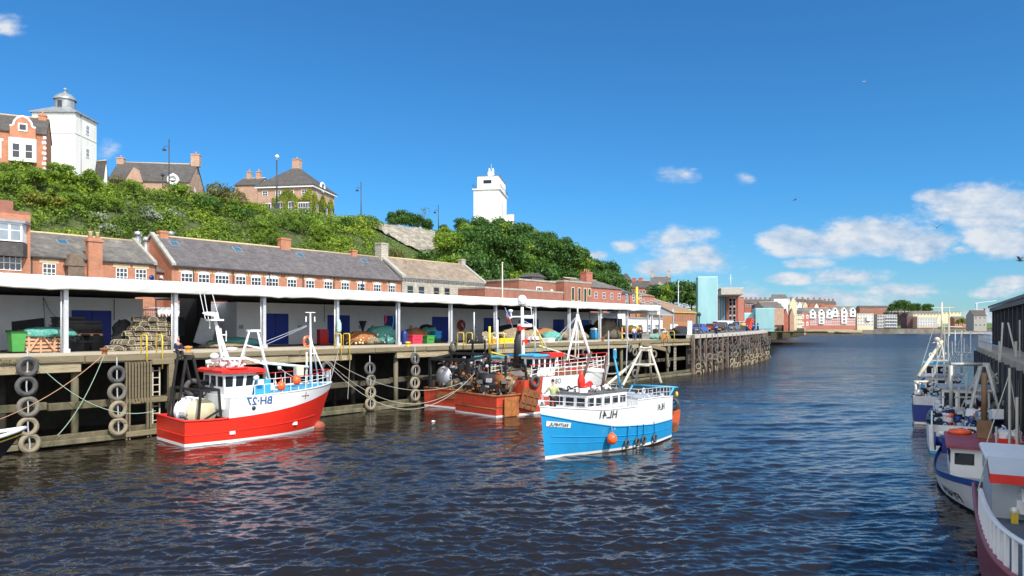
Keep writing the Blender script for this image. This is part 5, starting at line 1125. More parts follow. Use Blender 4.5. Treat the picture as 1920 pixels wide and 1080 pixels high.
MB().torus(b.P(-1.6,953,673),.3,.1,'y').build('life_ring', orange, T)
for i in range(2): tyre((1.6+i*2.4,-2.45,3.1-i*.3), .5, 0, None, parent=T, sc_=.8)
MB().tube([b.P(0,889,585),b.P(0,889,640)],.06,6).build('whip_aerial', steel, T); MB().tube([(6.5,0,3.9),(6.5,0,7.2)],.08,6).tube([(6.5,-1,6),(6.5,1,6)],.04,5).build('mast', white, T)
fg = tag(MB().tube([(0,0,0),(-.9,0,2.2)],.03,5).build('flagpole', steel), 'thin leaning pole with limp red white and blue flag on the trawler stern', 'flag'); fg.location = W(963,618,60); fg.rotation_euler = (0,0,.3)
mb = MB()
for k, mm in enumerate((0,1,2)): mb.m = mm; mb.add([(-.9+.08*k+.0,.02*k,2.2-.42*k-.1),(-.35+.07*k,.12,1.75-.42*k),(-.32+.1*k,.1,1.35-.42*k),(-.82+.08*k,.02,1.8-.42*k-.1)],[(0,1,2,3)])
fg.scale = (.8,)*3; mb.build('flag', [navy, mat('dull_grey_cloth', (.25,.22,.24), .9, .1, 4), redp], fg, fixn=False)

# ---- black boat in the left corner
H = Hull(9.5, 3.8, smoothf(1.25,1.35,1.95), smoothf(1.25,1.35,1.95), rake=1.5, tb=.8, p=2.2, flare=.5)
fq = Vector((math.cos(TH),math.sin(TH),0)); bow = Vector((-22.1,33.7,0)); O = bow-fq*9.5
b = Boat('black hulled boat with white gunwale and yellow stripe, its bow at the left edge', (O.x,O.y), TH, H); T = b.t
H.lower(T, [blackp, blackp, antif], boot=.1); bd = H.bound
mb = MB()
for sd in (1,-1): mb.tube(H.line(0,1,bd,sd,20),.09,6)
mb.build('gunwale', white, T); mb = MB(); mb.m = 0
for sd in (1,-1): mb.tube(H.line(0,1,lambda t: bd(t)-.28,sd,20),.045,5)
mb.build('rubbing_strake', yellow, T); mb = MB(); H.deck(mb,.01,.99,lambda t: bd(t)-.3,.05); mb.build('deck', lead, T)
clutter(T, bluedeck, (5,8,-1,1,1.2,1.7), 8, (.2,.4), 'deck_gear', 61); MB().tube([(6.6,-.9,1.5),(8.,-.3,2.05)],.11,6).build('yellow_fender', yellow, T); clutter(T, tealnet, (6,8,-.8,.8,1.4,1.8), 6, (.3,.5), 'net_bundle', 62)

# ---- boats along the right hand wharf
RA = math.atan2(.8735,.487)
def PR(b, Y, k, yl, px, py): return b.PY(Y-k*yl, px, py)
def rside(Yc, off):   # a point 'off' metres out from the wharf face
    f = Vector((math.cos(RA), math.sin(RA), 0)); n = Vector((-f.y, f.x, 0)); return Vector((4.3+.5576*Yc, Yc, 0))+n*off
# far one with leaning white mast
H = Hull(10.5, 4.0, smoothf(1.3,1.35,2.2), smoothf(1.9,2.1,2.6), rake=.9, tb=.9, p=2.4)
O = rside(48, 2.7); b = Boat('dark hulled boat with tall white leaning mast, farthest of the right hand boats', (O.x,O.y), RA, H); T = b.t; rb1 = b
H.lower(T, [navy, white, antif]); bd = H.bound; mb = MB(); H.deck(mb,.01,.99,cst(.9),.05); H.strip(mb,.01,.99,cst(.9),bd,1,inset=.08); mb.build('deck', lead, T, fixn=False)
mb = MB(); H.strip(mb,.0,.3,bd,cst(1.9),1); mb.build('stern_cage', steel, T, fixn=False)
yl = 1.0
mp_ = PR(b,53,2.0,0,1766,640); mb = MB().tube([PR(b,53,2.0,yl,1722,706),mp_],.13,8).tube([mp_,PR(b,53,2.0,0,1766,566)],[.1,.04],8).tube([PR(b,53,2.0,0,1766,640),PR(b,53,2.0,0,1775,735)],.06,6).tube([PR(b,53,2.0,0,1746,577),PR(b,53,2.0,0,1790,577)],.03,5).tube([PR(b,53,2.0,0,1766,606),PR(b,53,2.0,0,1780,606)],.05,5).tube([PR(b,53,2.0,0,1780,575),PR(b,53,2.0,0,1780,630)],.05,5).tube([PR(b,53,2.0,0,1766,612),PR(b,53,2.0,0,1805,613)],.04,5).tube([PR(b,53,2.0,0,1745,676),PR(b,53,2.0,0,1782,676)],.05,5)
mb.sphere(PR(b,53,2.0,0,1757,637),.2).tube([PR(b,53,2.0,.5,1714,716),PR(b,53,2.0,.5,1745,716)],.1,6).tube([PR(b,53,2.0,.5,1716,716),PR(b,53,2.0,.5,1720,760)],.08,6).tube([PR(b,53,2.0,-.5,1785,640),PR(b,53,2.0,-.5,1788,740)],.03,5); mb.build('mast', cream, T)
clutter(T, white, (1,8,-1.6,1.6,1.4,2.6), 34, (.15,.5), 'deck_gear', 71); clutter(T, steel, (3,8,-1.2,1.2,3.,5.4), 12, (.1,.3), 'mast_gear', 72); clutter(T, bluedeck, (2,8,-1.6,1.6,1.2,2.4), 14, (.2,.5), 'deck_gear', 73); clutter(T, blackp, (0.2,5,-1.7,1.7,1.,2.4), 34, (.2,.5), 'black_gear', 74)
wheelhouse(T, 5.5,7.6,1.1,.9,2.9,white,lead,nwin=(2,3))
# second one, only its masts and deck seen
H = Hull(10.5, 3.6, smoothf(1.3,1.35,2.2), smoothf(1.9,2.1,2.6), rake=.9, tb=.9, p=2.4)
O = rside(63, 2.6); b = Boat('blue boat with thin white aerials moored beyond the leaning mast boat', (O.x,O.y), RA, H); T = b.t; rb2 = b
H.lower(T, [bluehull, white, antif]); mb = MB(); H.deck(mb,.01,.99,cst(1.1),.05); mb.build('deck', bluedeck, T); wheelhouse(T, 4.5,7,1.2,1.,3.2,white,bluedeck,nwin=(2,3))
for px, y0, y1 in ((1791,620,660),(1803,621,668),(1808,635,662),(1820,622,662)): MB().tube([PR(b,69,1.5,0,px,y0),PR(b,69,1.5,0,px,y1)],.045,5).build('aerial', whiteclean, T)
MB().tube([PR(b,69,1.5,0,1791,660),PR(b,69,1.5,0,1822,662)],.05,5).tube([PR(b,69,1.5,0,1803,664),PR(b,69,1.5,0,1803,700)],.09,6).build('mast', white, T); clutter(T, white, (5,6.5,-.8,.8,3.3,4.2), 12, (.15,.35), 'roof_gear', 75)
# blue boat with gallows
H = Hull(11., 4.1, smoothf(1.5,1.45,2.2), smoothf(1.9,2.1,2.6), rake=.9, tb=.92, p=2.4)
O = rside(36.6, 1.75); b = Boat('blue decked boat with big grey gallows frames moored among the right hand boats', (O.x,O.y), RA, H); T = b.t; rb3 = b
H.lower(T, [white, bluedeck, antif]); bd = H.bound; mb = MB(); H.deck(mb,.01,.99,cst(1.1),.05); H.strip(mb,.01,.99,cst(1.1),bd,1,inset=.08); mb.build('deck', bluedeck, T, fixn=False)
gm_ = mat('grey_gallows', (.5,.5,.45), .5, .1, 2, col2=(.3,.25,.18), amt=.3)
def gp(yl, *q): return [PR(b,41,1.5,yl, *v) for v in q]
t1 = gp(-.4,(1838,683),(1852,683)); t2 = gp(.2,(1840,684),(1850,684)); t2[0].z = t1[0].z; t2[1].z = t1[1].z
bs1 = gp(-1.2,(1812,785),(1888,800)); bs2 = gp(.9,(1818,775),(1875,775))
for v in bs1+bs2: v.z = max(v.z, 1.3)
gallows(T, gm_, [bs1[0],bs1[1],bs2[1],bs2[0]], [t1[0],t1[1],t2[1],t2[0]], .09, (.45,), plate=.5)
MB().tube(gp(.9,(1783,764),(1783,685)),.1,6).tube(gp(.9,(1783,683),(1840,683)),.09,6).build('net_gantry', gm_, T)
MB().tube(gp(-1.,(1890,605),(1915,710)),.05,6).tube(gp(-.3,(1880,605),(1874,718)),.05,6).tube(gp(-.6,(1868,718),(1916,718)),.05,6).tube(gp(-.6,(1897,700),(1897,780)),.1,6).build('derrick_boom', gm_, T)
MB().cbox(PR(b,41,1.5,-.9,1912,722),(.5,.25,.35)).build('deck_floodlight', steel, T)
wheelhouse(T, 5.6,8.,1.2,1.,3.0,white,lead,nwin=(2,3)); clutter(T, white, (.6,9,-1.6,1.6,1.3,2.1), 46, (.15,.5), 'deck_gear', 76); clutter(T, navy, (.5,8,-1.5,1.5,1.2,2.0), 14, (.2,.5), 'deck_gear', 77); clutter(T, blackp, (.5,9,-1.7,1.7,1.2,2.2), 40, (.15,.5), 'black_gear', 78)
MB().cbox((0,0,0),(.6,.08,1.6)).build('stern_board', white, T, loc=PR(b,41,1.5,1.9,1747,800))
# white boat FY-614, bow towards the camera
H = Hull(11.6, 3.8, interp((0,.78),(.3,.74),(.6,.84),(1,1.25)), interp((0,.78),(.3,.74),(.6,.84),(1,1.25)), rake=.6, tb=.82, p=2.3, flare=.5)
O = rside(33.0, 1.6); b = Boat('white hulled boat with blue gunwale band and maroon wheelhouse roof, moored at the right', (O.x,O.y), RA+math.pi, H); T = b.t; rb4 = b
H.lower(T, [white, blackp, blackp], boot=.1); bd = H.bound
mb = MB(); H.strip(mb,0,1,lambda t: bd(t)+.0,lambda t: bd(t)+.22,1); mb.build('blue_gunwale', mat('gunwale_blue', (.02,.1,.35), .45, .1, 2), T, fixn=False)
mb = MB(); H.deck(mb,.01,.99,lambda t: bd(t)+.02,.04); mb.build('deck', lead, T)
mb = MB()
for sd in (1,-1): mb.tube(H.line(0,1,lambda t: bd(t)+.02,sd,20),.05,5)
mb.build('rubbing_strake', navy, T)
b.txt('FY·614', .4, 1817, 934, -1, blackm, sx=1.7, bold=.012, Y=27.2)
mar = mat('maroon_deck_paint', (.33,.06,.06), .55, .15, 2, col2=(.2,.03,.04), amt=.4)
hwx = [b.PY(31.6,1779,850).x, b.PY(28.4,1836,850).x]
zt = PR(b,29,1.2,-1.3,1800,838).z
wheelhouse(T, hwx[0], hwx[1]+1.1, 1.35, .7, max(zt,2.0), white, mar, lean=.1, nwin=(3,3), roofov=.12, winz=(.55,.84), rth=.08)
mz_ = max(zt,2.0)+.1; xm = (hwx[0]+hwx[1])/2
MB().torus((hwx[0]+.5,-.9,mz_+.06),.34,.09,'z').build('life_ring', orange, T)
MB().cbox((xm,-.1,mz_+.35),(.5,.5,.7)).tube([(xm,-.1,mz_+.6),(xm,-.1,mz_+2.6)],.11,8).build('exhaust_casing', mat('brown_casing', (.2,.12,.06), .7, .2, 3), T)
MB().cbox((xm+.9,.6,mz_+.3),(.8,.6,.25)).build('white_locker', whiteclean, T); MB().cbox((xm+.9,.6,mz_+.09),(1.,.8,.16)).build('red_tray', redp, T)
MB().tube([(xm+.4,1.0,mz_),(xm+.4,1.0,mz_+2.4)],.05,6).build('post', blackp, T); clutter(T, steel, (hwx[0]+.6,hwx[1],.2,1.2,mz_,mz_+.4), 12, (.1,.3), 'roof_gear', 79)
MB().lathe([(0,-.25),(.42,-.25),(.42,-.18),(.22,-.18),(.22,.18),(.42,.18),(.42,.25),(0,.25)],18,(.0,0,0),axis='y').build('hauler_drum', navy, T, loc=(.25,-1.55,1.25)); MB().box(-.2,.9,-1.5,1.2,.7,1.5).build('stern_locker', navy, T); MB().tube([(.2,-1.6,1.6),(.2,1.2,1.75)],.12,6).build('white_rail', white, T)
clutter(T, blackp, (.2,1.6,-1.4,1.3,1.3,2.0), 16, (.15,.4), 'black_gear', 80)
# nearest boat, bottom right
H = Hull(12.5, 2.9, interp((0,1.7),(.5,1.62),(1,1.9)), interp((0,1.7),(.5,1.62),(1,1.9)), rake=1.0, tb=.9, p=3.2, flare=.45)
O = rside(21.6, 1.15); b = Boat('grey decked boat with red hull side and curved white rail in the bottom right corner', (O.x,O.y), RA+math.pi, H); T = b.t
mr = mat('faded_maroon_hull', (.3,.06,.07), .45, .1, 2)
H.lower(T, [mr, mr, blackp], boot=.1); bd = H.bound; gd = mat('grey_deck_paint', (.1,.13,.17), .7, .1, 2)
mb = MB(); H.deck(mb,.01,.99,lambda t: bd(t)-.05,.03); mb.build('deck', gd, T)
mb = MB()
for sd in (1,-1): mb.tube(H.line(0,1,bd,sd,26),.07,6)
mb.build('gunwale', mr, T)
H.rail(T, whiteclean, .36, .99, bd, h=.72, n=16, bars=(1.,), r=.055, inset=.05)
wm_ = mat('light_grey_paint', (.5,.55,.58), .5, .05, 2)
wheelhouse(T, .6, 4.0, 1.1, 1.55, 2.95, wm_, white, lean=.0, nwin=(0,0), roofov=.1)
mb = MB(); mb.add([(3.9,-1.2,3.15),(3.9,1.2,3.15),(4.8,1.2,2.85),(4.8,-1.2,2.85),(3.9,-1.2,3.05),(3.9,1.2,3.05),(4.8,1.2,2.65),(4.8,-1.2,2.65)],[(0,1,2,3),(0,3,7,4),(1,2,6,5),(4,5,6,7)]); mb.m = 1; mb.add([(4.81,-1.2,2.85),(4.81,1.2,2.85),(4.81,1.2,2.62),(4.81,-1.2,2.62)],[(0,1,2,3)]).add([(3.9,-1.21,3.15),(4.81,-1.21,2.85),(4.81,-1.21,2.62),(3.9,-1.21,3.0)],[(0,1,2,3)]); mb.build('visor', [wm_, redp], T, fixn=False)
MB().cbox((4.05,-.2,2.0),(.7,.8,.35)).prism([(3.9,2.17),(4.6,2.17),(4.3,2.45)],-.5,.1).build('white_crate', whiteclean, T); MB().cbox((4.4,-.65,1.75),(.15,.15,.4)).build('yellow_light', yellow, T); MB().sphere((4.4,-.65,1.9),.1).build('lamp_glass', whiteclean, T)
for sd in (-1,): MB().tube([H.pt(.36,bd(.36)+.7,-1),(3.6,-1.2,3.0)],.02,4).build('line', rope_g, T)

def rrig(b, Y, segs, m, name='rigging'):
    for (x0,y0,x1,y1,r_) in segs: MB().tube([b.PY(Y,x0,y0), b.PY(Y,x1,y1)], r_, 5).build(name, m, b.t)
bR = {o.a: o for o in ()}
for o_, Y, segs in ((rb1, 52, [(1766,566,1722,706,.02),(1766,600,1795,735,.02),(1757,640,1757,735,.03),(1771,606,1771,700,.03),(1778,606,1778,736,.04),(1748,690,1748,740,.05),(1731,735,1731,775,.05),(1738,735,1738,778,.05),(1766,650,1746,720,.04)]),
    (rb2, 66, [(1803,623,1789,692,.02),(1803,623,1822,692,.02),(1797,640,1797,690,.04),(1814,645,1814,700,.05),(1785,668,1827,668,.04)]),
    (rb3, 41, [(1852,684,1900,760,.03),(1838,684,1800,770,.03),(1812,700,1812,790,.05),(1826,740,1870,700,.05),(1860,700,1905,735,.04),(1798,725,1798,790,.06),(1790,745,1830,745,.05),(1874,640,1874,720,.05),(1905,640,1905,790,.07),(1912,600,1912,700,.04)]),
    (rb4, 27, [(1893,690,1893,850,.05),(1868,800,1868,850,.04),(1893,700,1850,830,.02),(1893,700,1915,830,.02),(1907,745,1907,850,.06)])):
    rrig(o_, Y, segs, gm_)
for o_, Y, n_, bx in ((rb3, 40, 40, (.5,9,-1.6,1.6,1.4,3.0)),(rb1, 50, 30, (1,8,-1.4,1.6,1.4,3.2))): clutter(o_.t, steel, bx, n_, (.1,.35), 'tangled_gear', 90+n_)
clutter(rb3.t, orange, (.5,8,-1.5,1.5,1.5,2.2), 6, (.15,.3), 'orange_gear', 97)
# ---- right wharf and dark shed
rw = thing('river_wharf', 'dark piled wharf at the right with grey sheet facing, under the dark shed', 'wharf', (4.3,0,0), RA)
LR = 62.6/.8735
MB().box(-10,LR,-14,0,4.5,4.9).build('deck', deckm, rw); 
MB().box(-10,LR-.3,-13.5,-.5,-1,4.5).build('core_wall', blackp, rw)
mb = MB()
for i in range(26): 
    x = LR-1.2-i*3.; mb.tube([(x,.05,-1),(x,.05,4.6)],.2,7)
mb.build('piles', blackp, rw)
for i in range(24): x = LR-1.4-i*3.; MB().box(x-1.3,x-.2,-.45,-.3,.8,4.2).build('sheet_facing', mat('grey_facing', (.22,.23,.24), .7, .2, 1), rw)
mb = MB()
for i in range(16): x = LR-.5-i*.9; mb.tube([(x,-.15,4.9),(x,-.15,6.0)],.03,4)
mb.tube([(LR-.5,-.15,6.),(LR-14,-.15,6.)],.04,4).tube([(LR-.5,-.15,5.45),(LR-14,-.15,5.45)],.03,4); mb.build('guard_rail', steel, rw)
sh_ = thing('riverside_shed', 'dark open sided shed with tall posts and shallow pitched roof at the right edge', 'shed', (0,0,0), RA); so_ = Vector((4.3,0,0)); sh_.location = so_
ze = zpx(578,72); w_ = W(1861,578,72); xe = (w_.x-4.3)*math.cos(RA)+w_.y*math.sin(RA); dk = mat('navy_black_steel', (.018,.022,.035), .5, .2, 2)
MB().prism([(-2.+.4,ze),(-2.+.4,ze+.22),(-9,ze+2.6),(-16,ze+.2),(-16,ze),(-9,ze+2.4)], -12, xe+.5, 'x').build('roof', mat('shed_roof', (.16,.17,.19), .6, .15, 1), sh_)
MB().box(-12,xe,-2.1,-1.7,ze-.35,ze).box(-12,xe,-15.9,-15.6,ze-.35,ze).build('eaves_beam', dk, sh_)
for i in range(22):
    x = xe-.2-i*3.2
    MB().box(x-.14,x+.14,-2.2,-1.9,4.9,ze-.1).build('post', dk, sh_)
    if i%2==0: MB().box(x-.14,x+.14,-9.2,-8.9,4.9,ze+2.3).build('post', dk, sh_)
for i in range(6): x = xe-6.4-i*6.4; MB().box(x-2.9,x-.4,-5.2,-5,4.9,8.0).build('screen_panel', dk, sh_)
MB().box(-12,xe,-15.5,-15.3,4.9,ze).build('back_wall', dk, sh_)
bw = bld('warehouse', 'tall brick warehouse on the right wharf behind the camera', tuple(Q(0,0))[:2]+(4.9,), 0, 1,1,1, brickd) if False else None
# ------------------------------------------------------------------ mooring ropes
def rope(label, a, b, drop, m, r=.02, grp='mooring ropes'): tag(MB().tube(sag(a,b,drop,18), r, 5, caps=False).build('mooring_rope', m), label, 'rope', grp)
def qp(px, py, D): s, z = on_plane((0,0),TH,D,px,py); return Q(s,D,z)
rope('orange rope running down left from the deck edge to the black boat bow', qp(195,664,45), W(0,786,33.5), .35, rope_o)
rope('grey green rope hanging in a curve from the deck edge towards the water', qp(196,664,44.9), qp(108,816,44.6), .5, rope_g)
rope('green rope drooping from the first tyre stack to the red boat stern', qp(64,676,44.7), W(292,770,43.6), 1.1, rope_g)
bp_ = Vector((-11.9,49.3,2.9))
rope('long pale rope sagging from the red boat bow to the rusty trawler, upper of two', W(617,672,48.6), W(870,716,60), 1.3, rope_w)
rope('long pale rope sagging from the red boat bow to the rusty trawler, lower of two', W(607,670,48.9), W(852,733,58), 1.9, rope_w)
rope('long pale rope drooping almost to the water between red boat bow and trawler', W(608,675,48.9), W(890,700,57), 3.0, rope_w)
rope('short pale rope from the quay edge down to the red boat bow', qp(635,656,45), W(619,716,49.3), .0, rope_w)
rope('thin grey rope hanging straight down the quay face near the yellow ladder rails', qp(657,664,44.9), qp(652,748,44.8), 0, rope_w)
rope('slack rope from the deck edge to the dark trawler gear', qp(914,650,45), W(884,668,62), .5, rope_w)
rope('thick pale rope looping from the blue boat side to the quay behind it', W(1108,692,46), qp(1190,673,44.8), .9, rope_w, .06)
rope('slack rope from the dark pole to the quay left of the cream gallows', W(1100,690,46), W(1178,716,52), .4, rope_w)
# ------------------------------------------------------------------ quay clutter
def qt(name, label, cat, px, D, z=DZ, group=None, rz=0): return thing(name, label, cat, Q(qs(px,D),D,z), TH+rz, group)
def heap(mb, c, r, seed=0, n=22, m=12, lump=.28):
    vs = []
    for i in range(m+1):
        p = math.pi*i/m
        for k in range(n):
            q = 2*math.pi*k/n; d = Vector((math.sin(p)*math.cos(q), math.sin(p)*math.sin(q), -math.cos(p)))
            f = 1+lump*mnoise.noise(d*2.2+Vector((seed,0,0)))+lump*.6*mnoise.noise(d*5+Vector((seed,3,0))); v = Vector((d.x*r[0],d.y*r[1],d.z*r[2]))*f+Vector(c); v.z = max(v.z, c[2]-r[2]*.55); vs.append(v)
    sm = mb.smooth; mb.smooth = True; mb.add(vs, [(i*n+k, i*n+(k+1)%n, (i+1)*n+(k+1)%n, (i+1)*n+k) for i in range(m) for k in range(n)]); mb.smooth = sm; return mb
def netheap(label, px, D, r, m, seed, extra=None, z=DZ):
    t = qt('net_heap', label, 'fishing net', px, D, z); r = (r[0], r[1], r[2]*.66); heap(MB(), (0,0,r[2]*.55), r, seed).build('net', m, t)
    mb = MB(); rr = random.Random(seed)
    for i in range(14):
        a = rr.uniform(0,6.28); e = rr.uniform(.2,1.1); p = Vector((r[0]*math.cos(a)*math.cos(e), -abs(r[1]*math.sin(a)*math.cos(e)), r[2]*(.55+math.sin(e)*.9))); mb.tube([p*.9, p+Vector((rr.uniform(-.3,.3),-.05,-.25)), p*1.02+Vector((rr.uniform(-.6,.6),-.1,-.6))], .03, 4)
    mb.build('rope_ends', rope_w if seed%2 else blackm, t)
    if extra:
        mb = MB()
        for i in range(12): a = rr.uniform(-1,1); mb.sphere((r[0]*a*.8, -r[1]*.8-.05, rr.uniform(.1,r[2]*.8)), .13, 8, 6)
        mb.build('float', extra, t)
    return t
def crate_mesh(w, d, h, m, lid=None):
    def f(t):
        mb = MB(); a = .05
        mb.add([(-w/2+a,-d/2+a,0),(w/2-a,-d/2+a,0),(w/2-a,d/2-a,0),(-w/2+a,d/2-a,0),(-w/2,-d/2,h),(w/2,-d/2,h),(w/2,d/2,h),(-w/2,d/2,h)], [(0,1,5,4),(1,2,6,5),(2,3,7,6),(3,0,4,7),(0,3,2,1)])
        mb.box(-w/2-.03,w/2+.03,-d/2-.03,-d/2+.03,h-.08,h+.02).box(-w/2-.03,w/2+.03,d/2-.03,d/2+.03,h-.08,h+.02).box(-w/2-.03,-w/2+.03,-d/2,d/2,h-.08,h+.02).box(w/2-.03,w/2+.03,-d/2,d/2,h-.08,h+.02)
        mb.build('body', m, t)
    return f
def crate(label, px, D, w, h, m, z=DZ, name='crate', d=None, grp=None, rz=0):
    if m is not blackm: w *= .85; h *= .72
    t = qt(name, label, 'crate', px, D, z, grp, rz); crate_mesh(w, d or w*.7, h, m)(t); MB().box(-w*.3,w*.3,-(d or w*.7)/2-.05,-(d or w*.7)/2-.01,h*.55,h*.7).build('hand_grip', m, t); return t
green = mat('green_plastic', (.07,.32,.07), .45, .1, 3); dgreen = mat('dark_green_plastic', (.02,.09,.03), .5, .1, 3); pinkred = mat('pinkish_red_plastic', (.75,.04,.09), .45, .1, 3)
sblue = mat('bright_blue_plastic', (.02,.27,.6), .45, .1, 3); brownp = mat('brown_plastic', (.3,.13,.07), .55, .1, 3); yellowc = mat('yellow_plastic', (.85,.68,.02), .45, .1, 3)
def bin_(label, px, D, m, ml, h=1.3, w=.85):
    t = qt('wheelie_bin', label, 'bin', px, D)
    MB().loft([[(-w/2+k,-w/2+k,z),(w/2-k,-w/2+k,z),(w/2-k,w/2-k,z),(-w/2+k,w/2-k,z)] for k,z in ((.1,.08),(0,h))], closed=True, caps=True).build('body', m, t)
    MB().prism([(-w/2-.06,h),(w/2+.1,h+.0),(w/2+.05,h+.14),(-w/2,h+.06)], -w/2-.04, w/2+.04, 'x').build('lid', ml, t)
    for k in (-1,1): MB().lathe([(0,-.05),(.12,-.05),(.12,.05),(0,.05)],12,axis='x').build('wheel', blackm, t, loc=(k*w*.42,w*.42,.12))
bin_('bright green wheelie bin with dark green lid on the market deck', 31, 54, green, dgreen)
bin_('brown wheelie bin between the huge net pile and the open doorway', 1155, 55, brownp, brownp, 1.2, .8)
# crate with nets
t = qt('wooden_crate', 'large pale wooden slatted crate filled with teal netting', 'crate', 80, 54.5); w = qs(119,54.5)-qs(44,54.5)
mb = MB()
for k in range(5): mb.box(-w/2,w/2,-.8,-.75,.05+k*.24,.2+k*.24).box(-w/2,w/2,.75,.8,.05+k*.24,.2+k*.24).box(-w/2-.05,-w/2,-.75,.75,.05+k*.24,.2+k*.24)
mb.build('slats', pinewood, t); mb = MB()
for k in (-w/2+.1,-w/6,w/6,w/2-.1): mb.box(k-.06,k+.06,-.86,-.8,0,1.3)
mb.bar((-w/2+.1,-.88,.1),(-w/6,-.88,1.2),.1).bar((w/6,-.88,.1),(-w/6,-.88,1.2),.1).build('frame', pinewood, t)
netheap('teal and lilac netting spilling over the pale wooden crate', 88, 54.3, (1.8,.95,.62), tealnet, 4, None, DZ+1.0)
netheap('grey green netting at the left end of the wooden crate', 66, 54.6, (1.2,.8,.4), tannet, 9, None, DZ+1.1)
o = MB().cbox((0,0,0),(1.9,.1,.9),ry=-.15).build('black_mat', blackm); tag(o, 'black rubber mat leaning behind the wooden crate', 'mat'); o.location = Q(qs(53,56.5),56.5,DZ+1.7); o.rotation_euler = (.3,0,TH)
for k, px in enumerate((130,149,171)): crate(f'black plastic tub under the pallet, {ORD[k]} from the left', px, 56, 1.35, 1.0, blackm, name='tub', grp='black tubs under the pallet')
t = qt('pallet', 'pale wooden pallet lying across the black tubs', 'pallet', 152, 56, DZ+1.02); w = qs(187,56)-qs(118,56)
mb = MB()
for k in range(6): mb.box(-w/2,w/2,-.6+k*.22,-.48+k*.22,.14,.17)
for k in (-w/2,-w/6,w/6,w/2-.15): mb.box(k,k+.15,-.6,.62,.02,.14)
mb.build('boards', pinewood, t)
for k in range(7): 
    px = 128 if k%2 == 0 else 158; crate(f'flat black fish box in the pile on the pallet, {ORD[k]} counting up', px+random.uniform(-2,4), 56.1+random.uniform(-.2,.2), 1.75, .32, blackm, DZ+1.2+.27*(k//2), name='fish_box', grp='flat black boxes on the pallet', rz=random.uniform(-.08,.08))
# creels
def creel_root(label, grp):
    t = thing('creel', label, 'lobster pot', (0,0,0), 0, grp); mb = MB()
    for x in (-.5,0,.5): mb.tube([(x,-.3,.03)]+[(x,-.3*math.cos(math.pi*i/6),.1+.32*math.sin(math.pi*i/6)) for i in range(7)]+[(x,.3,.03)],.028,4)
    for y,z in ((-.3,.04),(.3,.04),(-.28,.2),(.28,.2),(0,.42)): mb.tube([(-.5,y,z),(.5,y,z)],.026,4)
    mb.build('frame', creelf, t)
    mb = MB(); pr = [(-.27,.05)]+[(-.27*math.cos(math.pi*i/6),.1+.29*math.sin(math.pi*i/6)) for i in range(7)]+[(.27,.05)]
    mb.prism(pr,-.47,.47,'x'); mb.build('netting', creelm, t)
    mb = MB()
    for x in (-.25,.25): mb.torus((x,-.26,.2),.09,.02,'y',10,4)
    mb.build('entrance_ring', creelf, t); return t
cg = 'lobster creels stacked on the market deck'; c0 = creel_root('x', cg); n = 0
s0 = qs(236,53.5); s1 = qs(304,53.5); wS = s1-s0; per = 5
for r_ in range(7):
    for c_ in range(per):
        if (r_ > 4 and c_ == 0) or (r_ == 6 and c_ > 3): continue
        D = 53.4+random.uniform(-.15,.15); s = s0+.55+c_*(wS-.6)/(per-1)*.97+random.uniform(-.12,.12)+(r_==8)*.2
        lab = f'lobster creel in the {ORD[r_]} layer up, {ORD[c_]} from the left, of the tall creel stack'
        o = c0 if n == 0 else copy_tree(c0); o.location = Q(s, D, DZ+.02+r_*.335); o.rotation_euler = (random.uniform(-.05,.05),random.uniform(-.06,.06),TH+random.uniform(-.15,.15)+(math.pi/2 if (r_*5+c_)%6==2 else 0)); o['label'] = lab; o['group'] = cg; o.scale = (1.18,1.1,.84) ; n += 1
t = qt('creel_net_cover', 'black netting draped on the left shoulder of the tall creel stack', 'fishing net', 232, 54.4); heap(MB(),(0,0,1.0),(.8,.5,1.1),5).build('net', blacknet, t)
for k in range(5):
    o = copy_tree(c0, Q(qs(213+k*4.5,53)+0, 52.8+(k%2)*.5, DZ+.02+(k//3)*.42), TH+k*.5, f'dark creel in the low heap left of the tall stack, {ORD[k]}', group=cg); 
# yellow rails at the ladder heads
def yrail(px0, px1, label, D=44.85, z0=-.9, z1=1.15):
    for i, px in enumerate((px0, px1)):
        t = qt('ladder_handrail', label[i], 'handrail', px, D, DZ, 'yellow ladder handrails'); MB().tube([(0,-.1,z0),(0,-.1,z1-.1),(0,0,z1),(0,.55,z1),(0,.65,z1-.1),(0,.65,0)],.045,6).build('rail', yellow, t); MB().box(-.08,.08,.55,.75,0,.03).build('foot_plate', yellow, t)
yrail(274,303,['left yellow handrail before the creel stack','yellow handrail standing beside the canopy post right of the creels'])
yrail(638,654,['yellow handrail beside the post with the green rag','yellow handrail right of the post with the green rag'])
yrail(868,884,['left yellow handrail above the rusty trawler stern','right yellow handrail above the rusty trawler stern'],z0=-.3)
yrail(1251,1263,['left yellow handrail near the end of the timber quay','right yellow handrail near the end of the timber quay'],z0=-.5)
yrail(933,944,['left yellow handrail by the yellow boxes behind the trawlers','right yellow handrail by the yellow boxes behind the trawlers'],z0=-.6)
def bollard(px, D, m, label):
    t = qt('bollard', label, 'bollard', px, D); MB().lathe([(0,0),(.2,0),(.15,.05),(.14,.26),(.25,.32),(.25,.4),(0,.44)],14).build('post', m, t); MB().box(-.24,.24,-.24,.24,0,.03).build('base_plate', rust, t)
bollard(353,45.9,mat('orange_bollard', (.7,.3,.06), .6, .15, 3),'orange mooring bollard right of the seated man'); bollard(765,45.9,yellow,'yellow orange mooring bollard below the orange net heap'); bollard(196,45.6,rust,'rusty mooring bollard holding the orange and green ropes'); bollard(1130,45.8,rust,'rusty bollard in front of the huge net pile')
